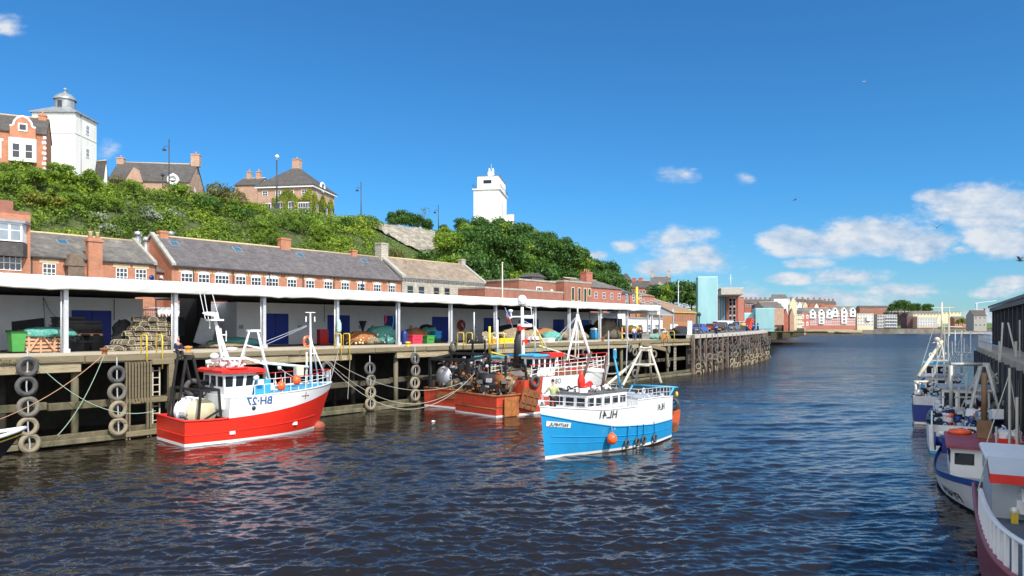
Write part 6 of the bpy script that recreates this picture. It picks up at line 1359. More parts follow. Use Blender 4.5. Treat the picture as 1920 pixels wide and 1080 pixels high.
t = qt('crane_panel', 'grey tilted metal panel standing by the recessed wall', 'panel', 385, 58); MB().cbox((0,0,1.2),(1.5,.1,2.1),ry=.32).build('sheet', mat('panel_grey', (.42,.44,.46), .5, .1, 2), t); MB().bar((.3,.1,0),(.7,.1,2.),.08).build('prop', steel, t)
netheap('flat green net pile by the wall left of the wide blue door', 444, 57, (2.6,1.2,.75), tealnet, 12); netheap('low sandy net remnants beside the green net pile', 424, 55.5, (2.0,.9,.4), tannet, 13)
def lring(label, px, py, D, R_=.36, m=orange):
    t = thing('life_ring', label, 'life ring', qp(px,py,D), TH); MB().torus((0,0,0),R_,.09,'y',22,8).build('ring', m, t); mb = MB()
    for k in range(4): a = k*math.pi/2+.78; mb.torus((R_*math.cos(a),0,R_*math.sin(a)),.1,.03,'y',8,4)
    mb.build('band', white, t); return t
lring('orange life ring hanging at the deck edge behind the red boat foremast', 577, 640, 50, .38)
t = lring('red life ring housing mounted on the white market wall', 865, 610, 61.8, .62, mat('dull_red', (.42,.07,.05), .6, .1, 2)); MB().lathe([(0,0),(.6,0),(.6,.08),(0,.08)],18,(0,0,0),axis='y').build('backing_disc', mat('dull_red', (.4,.07,.05)), t); MB().cbox((.1,-.1,0),(.62,.05,.14),ry=.8).build('white_strap', white, t)
t = qt('red_cabinet', 'red fire point cabinet standing by the narrow blue door', 'cabinet', 605, 58); MB().box(-.5,.5,-.25,.25,0,1.45).build('body', mat('cabinet_red', (.5,.03,.04), .5, .1, 2), t); MB().box(-.35,.35,-.28,-.25,.2,.9).build('door', redp, t)
t = qt('funnel', 'black funnel shaped hopper standing on the market deck', 'hopper', 680, 59.5); MB().lathe([(.1,.9),(.12,1.4),(.42,2.3),(.38,2.3),(.08,1.4)],12).tube([(0,0,0),(0,0,1)],.05,6).build('body', blackm, t)
netheap('brown and olive net heap with yellow floats near the green rag post', 677, 55, (1.75,1.,1.25), orangenet, 21, mat('pale_float', (.75,.6,.3), .6, .1, 3)); netheap('tall green net heap with white floats before a blue door', 714, 55.5, (1.9,1.1,1.75), tealnet, 22, white)
netheap('small grey green net bundle right of the brown net heap', 694, 54.5, (1.0,.7,.8), tannet, 30)
netheap('rust orange net heap behind the red crate', 778, 56, (1.8,1.1,1.5), orangenet, 23); netheap('green net heap with dark top between the coloured crates', 804, 57, (1.5,1.,1.6), tealnet, 24); netheap('black net mound topping the green net heap', 800, 58, (1.3,.8,1.9), blacknet, 25)
crate('pinkish red plastic crate before the orange net heap', 777, 53.5, 1.6, 1.2, pinkred); crate('green plastic crate beside the red crate', 803, 54, 1.3, 1.1, green); crate('bright blue plastic crate raised beside the green crate', 818, 55.5, 1.1, 1.0, sblue, DZ+.5)
crate('small upturned green crate carrying the blue crate', 818, 55.6, 1.0, .48, dgreen); t = qt('blue_stand', 'narrow blue plastic barrel beside the canopy post', 'barrel', 758, 52.8); MB().lathe([(0,0),(.3,.0),(.33,.3),(.33,1.0),(.28,1.3),(0,1.32)],12).build('body', navy, t); MB().torus((0,0,.65),.33,.03,'z',14,4).build('hoop', navy, t)
netheap('pile of pale sacks and buoys above the rusty trawler', 905, 52, (1.6,1.,1.1), tannet, 26, white); netheap('black heap of trawl gear at the deck edge above the dark trawlers', 890, 49, (1.0,.8,1.3), blacknet, 27)
for px, w_, k in ((926,1.3,'left'),(939,1.2,'middle'),(951,1.5,'right')): crate(f'{k} yellow fish box in the row behind the trawler mast', px, 49 if k!='right' else 50, w_, .65, yellowc if k!='left' else mat('orange_plastic', (.8,.35,.03), .45, .1, 3))
netheap('sandy net heap right of the yellow fish boxes', 962, 53, (2.0,1.1,1.5), tannet, 28); netheap('long dark net mound along the market wall behind the radar mast', 968, 58, (5.5,1.2,1.9), blacknet, 29); netheap('tan net heap right of the radar mast', 990, 52, (1.6,1.,1.35), tannet, 31)
netheap('orange topped net heap before the narrow blue door', 1018, 53.5, (2.2,1.1,1.5), orangenet, 32); netheap('green net heap right of the orange topped heap', 1034, 52, (1.8,1.,1.1), tealnet, 33); crate('white fish box at the foot of the orange topped net heap', 1029, 49, 1.5, .6, whiteclean)
netheap('grey net heap behind the bow mast of the trawler', 1075, 54, (3.0,1.1,1.4), tannet, 34); netheap('dark net heap rising against the wall near the blue barrel', 1108, 58.5, (2.2,1.,2.0), blacknet, 35)
netheap('huge tall pile of brown netting beside the brown bin', 1134, 55.5, (2.4,1.4,3.0), creelm, 36); netheap('second hump of brown netting leaning on the huge net pile', 1145, 55, (1.8,1.2,2.2), creelm, 37)
t = qt('blue_barrel', 'bright blue plastic barrel left of the huge net pile', 'barrel', 1113, 53.5); MB().lathe([(0,0),(.5,0),(.56,.4),(.56,.9),(.48,1.25),(0,1.3)],14).build('body', sblue, t); MB().sphere((0,0,1.4),(.55,.5,.2)).build('white_cover', white, t)
t = qt('inflatable_boat', 'orange and yellow inflatable rescue boat on a trailer under the canopy', 'inflatable boat', 1181, 56.5, DZ+.6, rz=0)
for m_, z in ((orange,.55),(yellowc,.95)): MB().tube([(2.4,-.6,z),(-1.6,-.75,z),(-2.6,0,z+.15),(-1.6,.75,z),(2.4,.6,z)],.32,10).build('tube', m_, t)
MB().box(-1.8,2.2,-.5,.5,.3,.5).build('floor', redp, t); MB().bar((-2.6,0,-.3),(2.,0,-.3),.12).torus((.8,-.9,-.3),.28,.1,'y',14,6).build('trailer', steel, t)
crate('grey lidded tub beside the shelter post', 1218, 50, 2.6, 1.0, mat('tub_grey', (.4,.42,.4), .6, .1, 2), d=1.4); netheap('low heap of orange and green ropes near the quay end', 1238, 49, (2.6,1.,.6), tealnet, 38); netheap('coil of orange rope at the deck edge near the quay end', 1246, 46.5, (1.0,.7,.7), orangenet, 39); netheap('grey net heap before the parked car', 1232, 55, (1.6,1.,1.3), tannet, 40)
netheap('dark hedge like heap of nets at the end of the timber quay', 1280, 50, (3.2,1.6,1.7), blacknet, 41)
t = qt('sheet_screen', 'pale curved metal sheet standing upright at the end of the timber quay', 'metal sheet', 1294, 45.6, DZ-.2); MB().loft([[(-.95+.25*math.sin(z*.8),.1*math.sin(z),z),(.95+.05*z*.3,.15,z)] for z in [i*.28 for i in range(11)]]).build('sheet', mat('pale_sheet', (.55,.6,.6), .5, .08, 2), t); MB().bar((.9,.2,0),(.9,.2,2.7),.1).build('post', steel, t)
# hanging bits by the green rag post
t = qt('hanging_ropes', 'short coloured rope ends hanging in front of a blue door', 'ropes', 736, 55, DZ+1.9); mb = MB(); 
for k, (dx, l_) in enumerate(((-.9,.9),(.1,1.3),(.8,1.0))): mb.m = k; mb.tube([(dx,0,1.),(dx+.05,0,.5),(dx-.1,0,1-l_)],.06,5)
mb.build('ropes', [redp, bluedeck, rope_g], t)
t = qt('green_rag', 'pale green rag tied on a market canopy post', 'rag', 635.5, 51.7, DZ+1.6); heap(MB(),(0,0,0),(.22,.2,.7),3).build('cloth', mat('pale_green_cloth', (.4,.6,.55), .9, .1, 4), t)
# broken beam
t = qt('broken_beam', 'fallen bleached timber beam hanging askew under the deck near the quay end', 'timber beam', 1225, 44.6, 4.1); MB().cbox((0,0,0),(6.5,.3,.5),ry=.14).build('beam', wood, t, bevel=.04); MB().tube([(2.9,0,-.3),(2.9,0,.9)],.06,5).build('bolt', rust, t)
t = qt('moss_tuft', 'tuft of green weed growing on the deck edge at the far left', 'weed', 6, 44.85, DZ-.15); mb = MB(); rr = random.Random(2)
for i in range(90): x = rr.uniform(-1.2,1.6); mb.add([(x,-.05,0),(x+.05,-.05,0),(x+rr.uniform(-.1,.1),-.2,rr.uniform(.1,.35)-.2)],[(0,1,2)])
mb.build('blades', leafy('weed_green', (.05,.12,.02), (.12,.2,.03)), t)

# ------------------------------------------------------------------ people
def limb_mesh(name, nodes, edges, parent, m, sub=1):
    me = bpy.data.meshes.new(name); me.from_pydata([n_[0] for n_ in nodes], edges, []); o = bpy.data.objects.new(name, me); COL.objects.link(o)
    md = o.modifiers.new('skin','SKIN'); md.use_smooth_shade = True
    for i, n_ in enumerate(nodes): me.skin_vertices[0].data[i].radius = (n_[1], n_[2] if len(n_) > 2 else n_[1])
    me.skin_vertices[0].data[0].use_root = True
    sb = o.modifiers.new('sub','SUBSURF'); sb.levels = sub; sb.render_levels = sub
    dg = bpy.context.evaluated_depsgraph_get(); nm = bpy.data.meshes.new_from_object(o.evaluated_get(dg)); bpy.data.objects.remove(o)
    nm.materials.clear(); nm.materials.append(m); r = bpy.data.objects.new(name, nm); COL.objects.link(r); r.parent = parent
    nm.polygons.foreach_set('use_smooth', [True]*len(nm.polygons)); return r
def person(label, loc, rz, top, legs, hair=None, pose='stand', arms=None, sleeve=None):
    """faces -y in its own frame; 1.75 m"""
    t = thing('person', label, 'person', loc, rz)
    if pose == 'sit': hip = .12; kn = lambda s: (s*.13,-.42,.16); an = lambda s: (s*.14,-.46,-.28)
    else: hip = .93; kn = lambda s: (s*.12,-.05 if s>0 else -.02,.5); an = lambda s: (s*.13,.02 if s>0 else -.1,.09)
    sh = hip+.5; lean = -.12 if pose == 'sit' else -.02
    ar = arms or {1:[(.27,-.02,sh-.28),(.26,-.2,sh-.5)], -1:[(-.27,-.02,sh-.28),(-.27,-.15,sh-.52)]}
    nodes = [((0,0,hip),.13,.1),((0,lean*.4,hip+.25),.125,.09),((0,lean,sh-.05),.15,.09),((0,lean,sh+.07),.055,.055),((0,lean-.02,sh+.17),.07,.08),((0,lean-.03,sh+.27),.078,.095),((0,lean-.02,sh+.35),.05,.06)]
    edges = [(0,1),(1,2),(2,3),(3,4),(4,5),(5,6)]
    for s in (1,-1):
        b0 = len(nodes); nodes += [((s*.19,lean,sh-.03),.055),(ar[s][0],.042),(ar[s][1],.028)]; edges += [(2,b0),(b0,b0+1),(b0+1,b0+2)]
        h0 = b0+2; hv = (Vector(ar[s][1])-Vector(ar[s][0])).normalized(); side = Vector((1,0,0)); palm = Vector(ar[s][1])+hv*.06; nodes.append((tuple(palm),.035,.018)); edges.append((h0,h0+1)); pi = len(nodes)-1
        for k, ln_ in enumerate((.055,.07,.075,.065)):
            q = palm+hv*.04+side*(k-1.5)*.018; e = q+hv*ln_+Vector((0,-.02,0)); nodes += [(tuple(q),.009),(tuple(e),.008)]; edges += [(pi,len(nodes)-2),(len(nodes)-2,len(nodes)-1)]
        q = palm-side*s*.035; nodes.append((tuple(q+hv*.04),.01)); edges.append((pi,len(nodes)-1))
        l0 = len(nodes); nodes += [((s*.1,0,hip-.04),.08),(kn(s),.055),(an(s),.038),((an(s)[0],an(s)[1]-.16,an(s)[2]-.06),.035)]; edges += [(0,l0),(l0,l0+1),(l0+1,l0+2),(l0+2,l0+3)]
    body = limb_mesh('body', nodes, edges, t, skin)
    hz = sh+.24; y = lean-.02
    MB().sphere((0,y-.1,hz+.0),(.016,.03,.025),8,6).sphere((.08,y,hz),(.015,.025,.035),8,6).sphere((-.08,y,hz),(.015,.025,.035),8,6).build('nose_and_ears', skin, body)
    MB().sphere((.03,y-.088,hz+.03),.012,8,6).sphere((-.03,y-.088,hz+.03),.012,8,6).box(-.025,.025,y-.1,y-.085,hz-.055,hz-.045).build('eyes_and_mouth', mat('dark_features', (.06,.03,.025), .5, .1, 5), body)
    jn = [((0,0,hip-.03),.17,.13),((0,lean*.4,hip+.25),.16,.125),((0,lean,sh-.06),.18,.115),((0,lean,sh+.04),.07,.07)]; je = [(0,1),(1,2),(2,3)]
    for s in (1,-1):
        b0 = len(jn); e = Vector(ar[s][0]).lerp(Vector(ar[s][1]), .9 if sleeve is None else sleeve); jn += [((s*.2,lean,sh-.04),.075),(ar[s][0],.06),(tuple(e),.05)]; je += [(2,b0),(b0,b0+1),(b0+1,b0+2)]
    limb_mesh('jacket', jn, je, t, top)
    tn = [((0,0,hip),.165,.125)]; te = []
    for s in (1,-1):
        b0 = len(tn); a_ = an(s); tn += [((s*.1,0,hip-.06),.1),(kn(s),.075),((a_[0],a_[1],a_[2]+.03),.06)]; te += [(0,b0),(b0,b0+1),(b0+1,b0+2)]
    limb_mesh('trousers', tn, te, t, legs)
    if hair: MB().sphere((0,y+.02,hz+.075),(.085,.1,.075),12,8).build('hair', hair, t)
    mb = MB()
    for s in (1,-1): a_ = an(s); mb.sphere((a_[0],a_[1]-.07,a_[2]-.05),(.05,.14,.045),10,6)
    mb.build('shoes', blackm, t); return t
hairb = mat('brown_hair', (.05,.03,.02), .8, .2, 20); hairg = mat('grey_hair', (.35,.33,.3), .8, .2, 20)
cl = lambda n_, c: mat(n_, c, .85, .12, 8)
person('man in a dark navy jumper sitting on the quay edge with his hands together', Q(qs(332,45.1),45.1,DZ), TH, cl('navy_wool', (.02,.025,.06)), cl('black_cloth', (.02,.02,.025)), None, 'sit', {1:[(.26,-.15,.34),(.05,-.34,.24)],-1:[(-.26,-.15,.34),(-.05,-.34,.24)]})
person('person in a pink top and yellow waterproof trousers beside the canopy post', Q(qs(1166,48.5),48.5,DZ), TH+.6, cl('pink_cloth', (.7,.33,.25)), cl('yellow_cloth', (.75,.6,.1)), hairb)
person('man in a white and dark shirt with blue jeans before the orange inflatable', Q(qs(1189,46.6),46.6,DZ), TH+2.5, cl('white_cloth', (.6,.6,.6)), cl('denim', (.03,.06,.16)), hairb)
person('man carrying a grey rucksack standing in blue jeans among the group', Q(qs(1193,47.4),47.4,DZ), TH+3.1, cl('purple_grey', (.2,.14,.2)), cl('denim2', (.06,.12,.22)), hairg)
person('tall man in dark brown clothes at the right of the group', Q(qs(1201,46.8),46.8,DZ), TH+2.2, cl('dark_brown', (.06,.04,.035)), cl('black_cloth', (.02,.02,.025)), hairb)
pp = blueboat.t.matrix_basis @ Vector((9.7,-.2,0)) if False else None
bo = blueboat; f_ = Vector((math.cos(bo.a),math.sin(bo.a),0)); l_ = Vector((-f_.y,f_.x,0)); xp, _ = on_plane(bo.O,bo.a,-.3,1037,740)
pos = Vector((bo.O[0],bo.O[1],0))+f_*min(xp,10.0)+l_*-.3; zfeet = CZ-(712-HY)/F*pos.y-1.78
person('crewman in a yellow green vest and dark trousers standing at the blue boat bow rail', (pos.x,pos.y,max(zfeet,1.98)), R(200), cl('lime_cloth', (.42,.46,.24)), cl('dark_cloth', (.04,.03,.03)), hairb, arms={1:[(.3,-.1,1.2),(.32,-.34,1.08)],-1:[(-.3,.05,1.18),(-.33,-.1,.98)]}, sleeve=.25)

# ------------------------------------------------------------------ vehicles
def car(label, loc, rz, paint, kind='hatch', L=4.1, Wd=1.75, Hh=1.48):
    t = thing('parked_car', label, 'car' if kind != 'van' else 'van', loc, rz)
    if kind == 'van': prof = [(0,.35),(0,1.1),(.05,1.9),(.3,2.0),(3.4,2.0),(4.1,1.25),(4.7,1.05),(4.8,.35)]; roof = None
    else:
        prof = [(0,.3),(.02,.75),(.12,.92),(L*.72,.92),(L*.97,.72),(L,.55),(L,.3)]
    k = L/4.8 if kind == 'van' else 1; hz = Wd/2
    mb = MB(); mb.smooth = False
    prof = [(x*k,z) for x,z in prof]; n = len(prof)
    mb.prism(prof, -hz, hz, 'y'); mb.build('body', paint, t, bevel=.05)
    if kind != 'van':
        g0, g1, g2, g3 = (.15,.92),(.55 if kind=='hatch' else .3,Hh),(L*.52,Hh),(L*.72,.92); c = .14
        gb = MB(); lo = [(g0[0],-hz+.05,g0[1]-.01),(g3[0],-hz+.05,.91),(g3[0],hz-.05,.91),(g0[0],hz-.05,g0[1]-.01)]; hi = [(g1[0],-hz+.05+c,Hh-.04),(g2[0],-hz+.05+c,Hh-.04),(g2[0],hz-.05-c,Hh-.04),(g1[0],hz-.05-c,Hh-.04)]
        gb.add(lo+hi,[(0,1,5,4),(1,2,6,5),(2,3,7,6),(3,0,4,7),(4,5,6,7)]); gb.build('windows', glass, t)
        MB().add([(x,y,Hh-.04) for x,y,_ in hi]+[(x*.98+.02,y*.97,Hh+.02) for x,y,_ in hi],[(0,1,5,4),(1,2,6,5),(2,3,7,6),(3,0,4,7),(4,5,6,7)]).build('roof', paint, t)
        mb = MB()
        for a_, b_ in ((lo[0],hi[0]),(lo[1],hi[1]),(lo[2],hi[2]),(lo[3],hi[3])): mb.bar(a_,b_,.08)
        mx_ = (L*.36); mb.bar((mx_,-hz+.04,.9),(mx_,-hz+.19,Hh-.03),.08).bar((mx_,hz-.04,.9),(mx_,hz-.19,Hh-.03),.08).build('pillar', paint, t)
    else:
        for s in (-1,1): MB().box(3.2*k,3.9*k,s*hz-.01,s*hz+.01,1.2,1.75).build('side_window', glass, t)
        MB().add([(3.46*k,-hz+.15,1.95),(3.46*k,hz-.15,1.95),(4.05*k,hz-.12,1.3),(4.05*k,-hz+.12,1.3)],[(0,1,2,3)]).build('windscreen', glass, t, loc=(.03,0,.03)); MB().box(-.02,.0,-.6,.6,1.2,1.75).build('rear_window', glass, t)
    for x in (.75*k, L-.8*k):
        for s in (-1,1):
            w_ = MB().torus((0,0,0),.22,.1,'y',16,8,.9).build('wheel', rubber, t, loc=(x,s*(hz-.08),.32)); MB().lathe([(0,-.06),(.15,-.06),(.15,.06),(0,.06)],12,axis='y').build('rim', steel, w_)
    for s in (-1,1):
        MB().box(-.03,.03,s*(hz-.3)-.14,s*(hz-.3)+.14,.66,.84).build('tail_light', redp, t); MB().box(L-.06,L+.02,s*(hz-.35)-.16,s*(hz-.35)+.16,.56,.7).build('headlight', whiteclean, t)
    MB().box(-.03,-.01,-.28,.28,.45,.57).build('number_plate', yellowc, t); MB().box(-.04,.02,-hz+.05,hz-.05,.3,.42).build('bumper', blackm, t); return t
def carat(px, Y, rz, *a, **k): label, paint = a[0], a[1]; x = (px-HX)/F*Y; return car(label, (x,Y,wz(Y)+.06), rz, paint, *a[2:], **k)
cp = lambda n_, c: mat(n_, c, .25, .05, 2)
carat(1307, 120, R(62), 'bright blue hatchback parked at the wharf edge beside the black car', cp('blue_car_paint', (.015,.12,.55)))
carat(1349, 131, R(60), 'black off road car parked beside the blue hatchback', cp('black_car_paint', (.015,.016,.02)), 'suv', 4.4, 1.85, 1.75)
carat(1334, 140, R(50), 'white car parked behind the blue hatchback', cp('white_car_paint', (.75,.76,.78)))
carat(1340, 165, R(20), 'large white van standing behind the parked cars', cp('white_car_paint', (.75,.76,.78)), 'van', 6., 2., 2.)
carat(1372, 150, R(60), 'slate blue car beside the black off road car', cp('slate_car_paint', (.1,.16,.22)))
carat(1380, 165, R(35), 'white pickup with dark front on the wharf', cp('white_car_paint', (.75,.76,.78)), 'suv', 4.8, 1.9, 1.8)
carat(1330, 133, R(60), 'red car partly hidden between the blue and the white cars', cp('red_car_paint', (.4,.03,.03)))
car('white car parked behind the mesh gabled shelter', tuple(Q(qs(1241,64),64,DZ)), TH+.8, cp('white_car_paint', (.75,.76,.78)))
car('red van beside the shelter at the end of the market', tuple(Q(qs(1277,64),64,DZ)), TH+.5, cp('red_car_paint', (.4,.03,.03)), 'van', 4.8, 1.9)
# small craft ashore, skip loader, bollards
t = thing('small_boat', 'little blue and white cabin boat standing ashore behind the shelter', 'boat', Q(qs(1263,66),66,DZ+.6), TH+.4); Hs = Hull(4.5,1.9,cst(.7),cst(.7),rake=.5); Hs.lower(t,[navy,white,navy],boot=.02); MB().prism([(1.2,.7),(3.2,.7),(2.9,1.6),(1.4,1.7)],-.7,.7).build('cabin', whiteclean, t); MB().box(1.6,2.8,-.72,-.705,1.0,1.4).build('cabin_window', glass, t); MB().bar((1,0,-.6),(1,0,0),.2).bar((3,0,-.6),(3,0,0),.2).build('cradle', wood, t)
t = thing('skip_container', 'red ribbed container tilted beside blue posts on the wharf', 'container', (W(1404,0,160).x,160,wz(160)+.06), R(30)); MB().cbox((0,0,1.3),(.9,1.5,2.4),ry=.45).build('body', mat('signal_red', (.55,.06,.02), .5, .1, 2), t)
mb = MB()
for k in range(4): mb.cbox((-.15+k*.2,0,.5+k*.5),(.95,1.55,.08),ry=.45)
mb.build('dark_rib', blackp, t); MB().box(-.8,.8,-.6,.6,0,.5).build('base', blackp, t)
t = thing('orange_tank', 'small orange tank on the wharf left of the red container', 'tank', (W(1393,0,158).x,158,wz(158)+.06), 0); MB().lathe([(0,-.6),(.4,-.55),(.45,0),(.4,.55),(0,.6)],12,(0,0,1.1),axis='x').build('vessel', mat('dull_orange', (.6,.33,.08), .6, .1, 2), t); MB().box(-.7,.7,-.5,.5,0,.9).build('stand', dsteel, t)
bb = None
for i, (px, Y) in enumerate(((1343,112),(1400,145),(1412,152),(1421,160))):
    t = thing('blue_bollard', f'{["blue post at the wharf edge between the blue and black cars","blue post at the wharf edge left of the red container","blue post at the wharf edge right of the red container","last blue post at the far end of the curved wharf"][i]}', 'post', (W(px,0,Y).x,Y,wz(Y)+.06), 0, 'blue posts along the wharf'); MB().lathe([(0,0),(.2,0),(.2,1.3),(.14,1.45),(0,1.5)],10).build('post', navy, t); MB().torus((0,0,1.),.21,.04,'z',12,4).build('collar', white, t)
t = thing('motor_boat', 'small white motor boat lying below the dark masonry quay wall', 'boat', (W(1446,634,300).x-1,334,0), R(75)); Hs = Hull(7,2.6,smoothf(.8,.85,1.2),smoothf(.8,.85,1.2),rake=.9); Hs.lower(t,[whiteclean,navy,navy],boot=.2); MB().prism([(1.8,.8),(4.4,.8),(3.8,2.2),(2.,2.3)],-.9,.9).build('cabin', whiteclean, t); MB().box(2.1,3.8,-.92,-.905,1.3,1.9).build('cabin_window', glass, t); MB().tube([(3,0,2.2),(3,0,5.5)],.06,5).build('mast', steel, t)
# workboats seen dark against the masonry wall
t = thing('barge', 'dark low barge lying against the masonry quay wall', 'barge', (W(1462,0,395).x+4,430,0), R(65)); Hs = Hull(28,6,cst(1.6),cst(1.6),rake=1,tb=.95,p=4); Hs.lower(t,[blackp,blackp,blackp]); MB().box(3,8,-2,2,1.5,4.2).build('deckhouse', dsteel, t); MB().tube([(5,0,4),(5,0,10)],.12,5).tube([(18,0,1.5),(18,0,9)],.15,5).build('mast', dsteel, t)

# ------------------------------------------------------------------ lamps, masts, gulls
def lamp(label, px, ytop, ybase, Y, side=-1, arm=.9, name='street_lamp', r=.11):
    b_ = W(px, ybase, Y); h = CZ-(ytop-HY)/F*Y-b_.z; t = thing(name, label, 'street lamp', b_, 0)
    MB().tube([(0,0,-3),(0,0,h)],[r*1.3,r*.8],8).build('post', dsteel, t); 
    if side: MB().tube([(0,0,h-1.6),(side*arm*.6,0,h-1.3),(side*arm,0,h-1.35),(side*arm,0,h-1.6)],.05,5).build('bracket', dsteel, t); MB().lathe([(.04,.35),(.16,.3),(.42,-.1),(.36,-.12),(0,.0)],10,(side*arm,0,h-2.0)).build('lamp_shade', dsteel, t)
    else: MB().lathe([(.05,-.1),(.28,.0),(.34,.25),(.3,.3),(.05,.55),(.0,.56)],10,(0,0,h)).build('lamp_shade', dsteel, t)
lamp('tall street lamp with one bell shade above the long dark roofed house', 317, 261, 360, 140); lamp('tall street lamp on the open skyline right of the ivy house', 677, 341, 415, 172); lamp('street lamp with one bell shade left of the white low tower', 822, 384, 428, 190)
lamp('short dark lamp post in the bushes below the long house', 305, 330, 395, 132, 0, r=.1); lamp('short lamp post in the bushes below the ivy house', 608, 396, 432, 150, 0, r=.1); lamp('short lamp post in shrubs under the high light tower', 139, 332, 392, 124, 0, r=.08); lamp('short dark post on the slope above the stone building chimney', 728, 442, 476, 138, 0, r=.1)
t = thing('camera_mast', 'tall dark camera mast with white dome in front of the ivy house', 'mast', W(519,392,156)); h = CZ-(300-HY)/F*156-t.location.z; MB().tube([(0,0,-2),(0,0,h)],[.2,.12],8).box(-.5,.5,-.4,.4,-2,1.2).build('pole', dsteel, t); MB().sphere((.1,-.1,h+.7),.42).tube([(0,0,h),(0,0,h+.5)],.12,6).build('camera_dome', white, t)
t = thing('flagpole', 'bare white flagpole before the brick office wing', 'flagpole', W(942,560,105)); MB().tube([(0,0,-3),(0,0,CZ-(493-HY)/F*105-t.location.z)],[.14,.07],6).build('pole', cream, t); MB().sphere((0,0,CZ-(493-HY)/F*105-t.location.z),.13).build('finial', cream, t)
t = thing('yellow_pole', 'yellow pole rising behind the market roof before the gabled houses', 'pole', W(1194,585,175)); MB().tube([(0,0,-3),(0,0,CZ-(538-HY)/F*175-t.location.z)],.3,6).build('pole', yellow, t); MB().box(-.2,.9,-.1,.1,3,3.3).build('bracket', yellow, t)
lamp('dark double lamp post behind the far end of the market roof', 1180, 536, 580, 170, -1, 1.6); lamp('dark lamp post on the quay right of the market end', 1311, 592, 622, 115, 0, r=.12)
for i, (px, y0) in enumerate(((1272,525),(1370,513),(1356,600))):
    if i == 2: continue
    Y = 240 if i == 0 else 300
    t = thing('mast', ['slender pale mast above the trees left of the turquoise tower','thin aerial mast on top of the brick control building'][i], 'mast', W(px,600 if i==0 else 545,Y)); h = CZ-(y0-HY)/F*Y-t.location.z; MB().tube([(0,0,-4 if i==0 else -.5),(0,0,h)],[.25,.08],6).build('pole', steel, t); MB().tube([(-.9,0,h*.7),(.9,0,h*.7)],.06,4).tube([(-.6,0,h*.85),(.6,0,h*.85)],.05,4).build('crossarm', steel, t)
gullw = mat('gull_white', (.7,.7,.7), .7, .1, 4)
def gull(label, px, py, Y, rz, sc_=1., flap=.35, dark=False):
    t = thing('gull', label, 'gull', W(px,py,Y), rz); t.scale = (sc_,)*3
    nodes = [((-.22,0,.02),.02),((-.12,0,.0),.05),((.05,0,0),.07),((.17,0,.03),.045),((.25,0,.05),.035),((.31,0,.045),.012)]; limb_mesh('body', nodes, [(i,i+1) for i in range(5)], t, gullw if not dark else mat('gull_grey', (.12,.13,.15), .7, .1, 4))
    for s in (1,-1): MB().add([(.12,s*.04,.03),(-.06,s*.04,.03),(-.03,s*.4,.04+flap*.5),(.14,s*.4,.05+flap*.5),(-.12,s*.78,flap*.45),(-.06,s*.78,.01+flap*.45)],[(0,1,2,3),(3,2,4,5)]).add([(.12,s*.04,.05),(-.06,s*.04,.05),(-.03,s*.4,.06+flap*.5),(.14,s*.4,.07+flap*.5)],[(0,1,2,3)]).build('wing', gullw if not dark else MAT['gull_grey'], t)
gull('gull gliding against the big cloud at the right', 1757, 427, 90, 1., 1.3, .6, True); gull('gull flying in clear sky left of the clouds', 1490, 375, 100, 0, 1., .1, True); gull('dark gull at the right edge below the clouds', 1914, 489, 60, 2.2, 1.1, .5, True); gull('tiny white gull high in the blue sky', 1620, 153, 130, .5, 1.)
t = thing('float', 'small white bottle shaped float drifting left of the blue boat', 'float', W(812,791,51.2)); t.location.z = 0; t.scale = (.55,)*3; heap(MB(),(0,0,.05),(.2,.14,.14),1).build('body', white, t); MB().tube([(.15,0,.08),(.3,0,.1)],.04,6).build('neck', white, t)

# ------------------------------------------------------------------ far town
cb_ = cb
def fgrid(t, w, h, nx, nz, ww, wh, x0=None, z0=1.2, face=0, d=0, fm=None, gm=None, x1=None, **k):
    x0 = x0 if x0 is not None else w/nx/2; x1 = x1 if x1 is not None else w-w/nx/2
    for i in range(nx):
        for j in range(nz):
            x = x0+(x1-x0)*(i/(nx-1) if nx > 1 else .5); z = z0+(h-z0-wh-.6)*(j/(nz-1) if nz > 1 else .5)
            if face == 0: window(t, x, -.02, z, ww, wh, fm=fm, gm=gm, **k)
            else: window(t, w+.02, x, z, ww, wh, rot=math.pi/2, fm=fm, gm=gm, **k)
# ice tower
a, w, d, h = cb('ice_tower', 'tall windowless turquoise clad tower on the quay', 1305,1340,1345,250,R(10),523,610, aqua, roof='flat', rm=aquap, ov=.1, cat='tower')
mb = MB()
for k in range(14): mb.box(w+.01,w+.1,d*(k+.1)/14,d*(k+.6)/14,0,h)
mb.build('sunlit_side_strips', whiteclean, a)  # white strips paint the sunlight onto the tower's right face
a, w, d, h = cb('control_building', 'brown brick and glass office block with pale concrete crown', 1345,1362,1363,300,R(6),553,612, mat('brown_cladding', (.2,.15,.12), .7, .1, 1), roof='flat', rm=concr, ov=.1, depth=10)
for k in range(3): MB().box(w*(.12+k*.3),w*(.24+k*.3),-.1,0,2,h-1).build('glazed_strip', bluedeck if k else glassl, a)
a, w, d, h = cb('brick_tower_block', 'orange red brick block with arched windows under the concrete crown', 1362,1384,1395,297,R(30),556,612, brickr, roof='flat', rm=concr, ov=.2)
fgrid(a, w, h, 2, 3, 1.2, 3., x0=w*.35, x1=w*.68, gm=glass, cols=1, rows=2, arch=True)
a, w, d, h = cb('concrete_crown', 'pale concrete lantern storey with dark windows and aerials on the brown block', 1346,1385,1394,299,R(12),545,556, concr, roof='flat', rm=concr, ov=.3, base=0)
fgrid(a, w, h, 7, 1, 1.0, 1.3, z0=.3, gm=glass, fm=navy, cols=1, rows=1); mb = MB()
for k in range(8): mb.sphere((1+k*1.1,2,h+.9),.4,8,6).tube([(1+k*1.1,2,h),(1+k*1.1,2,h+1)],.06,4)
mb.build('aerial_dish', white, a)
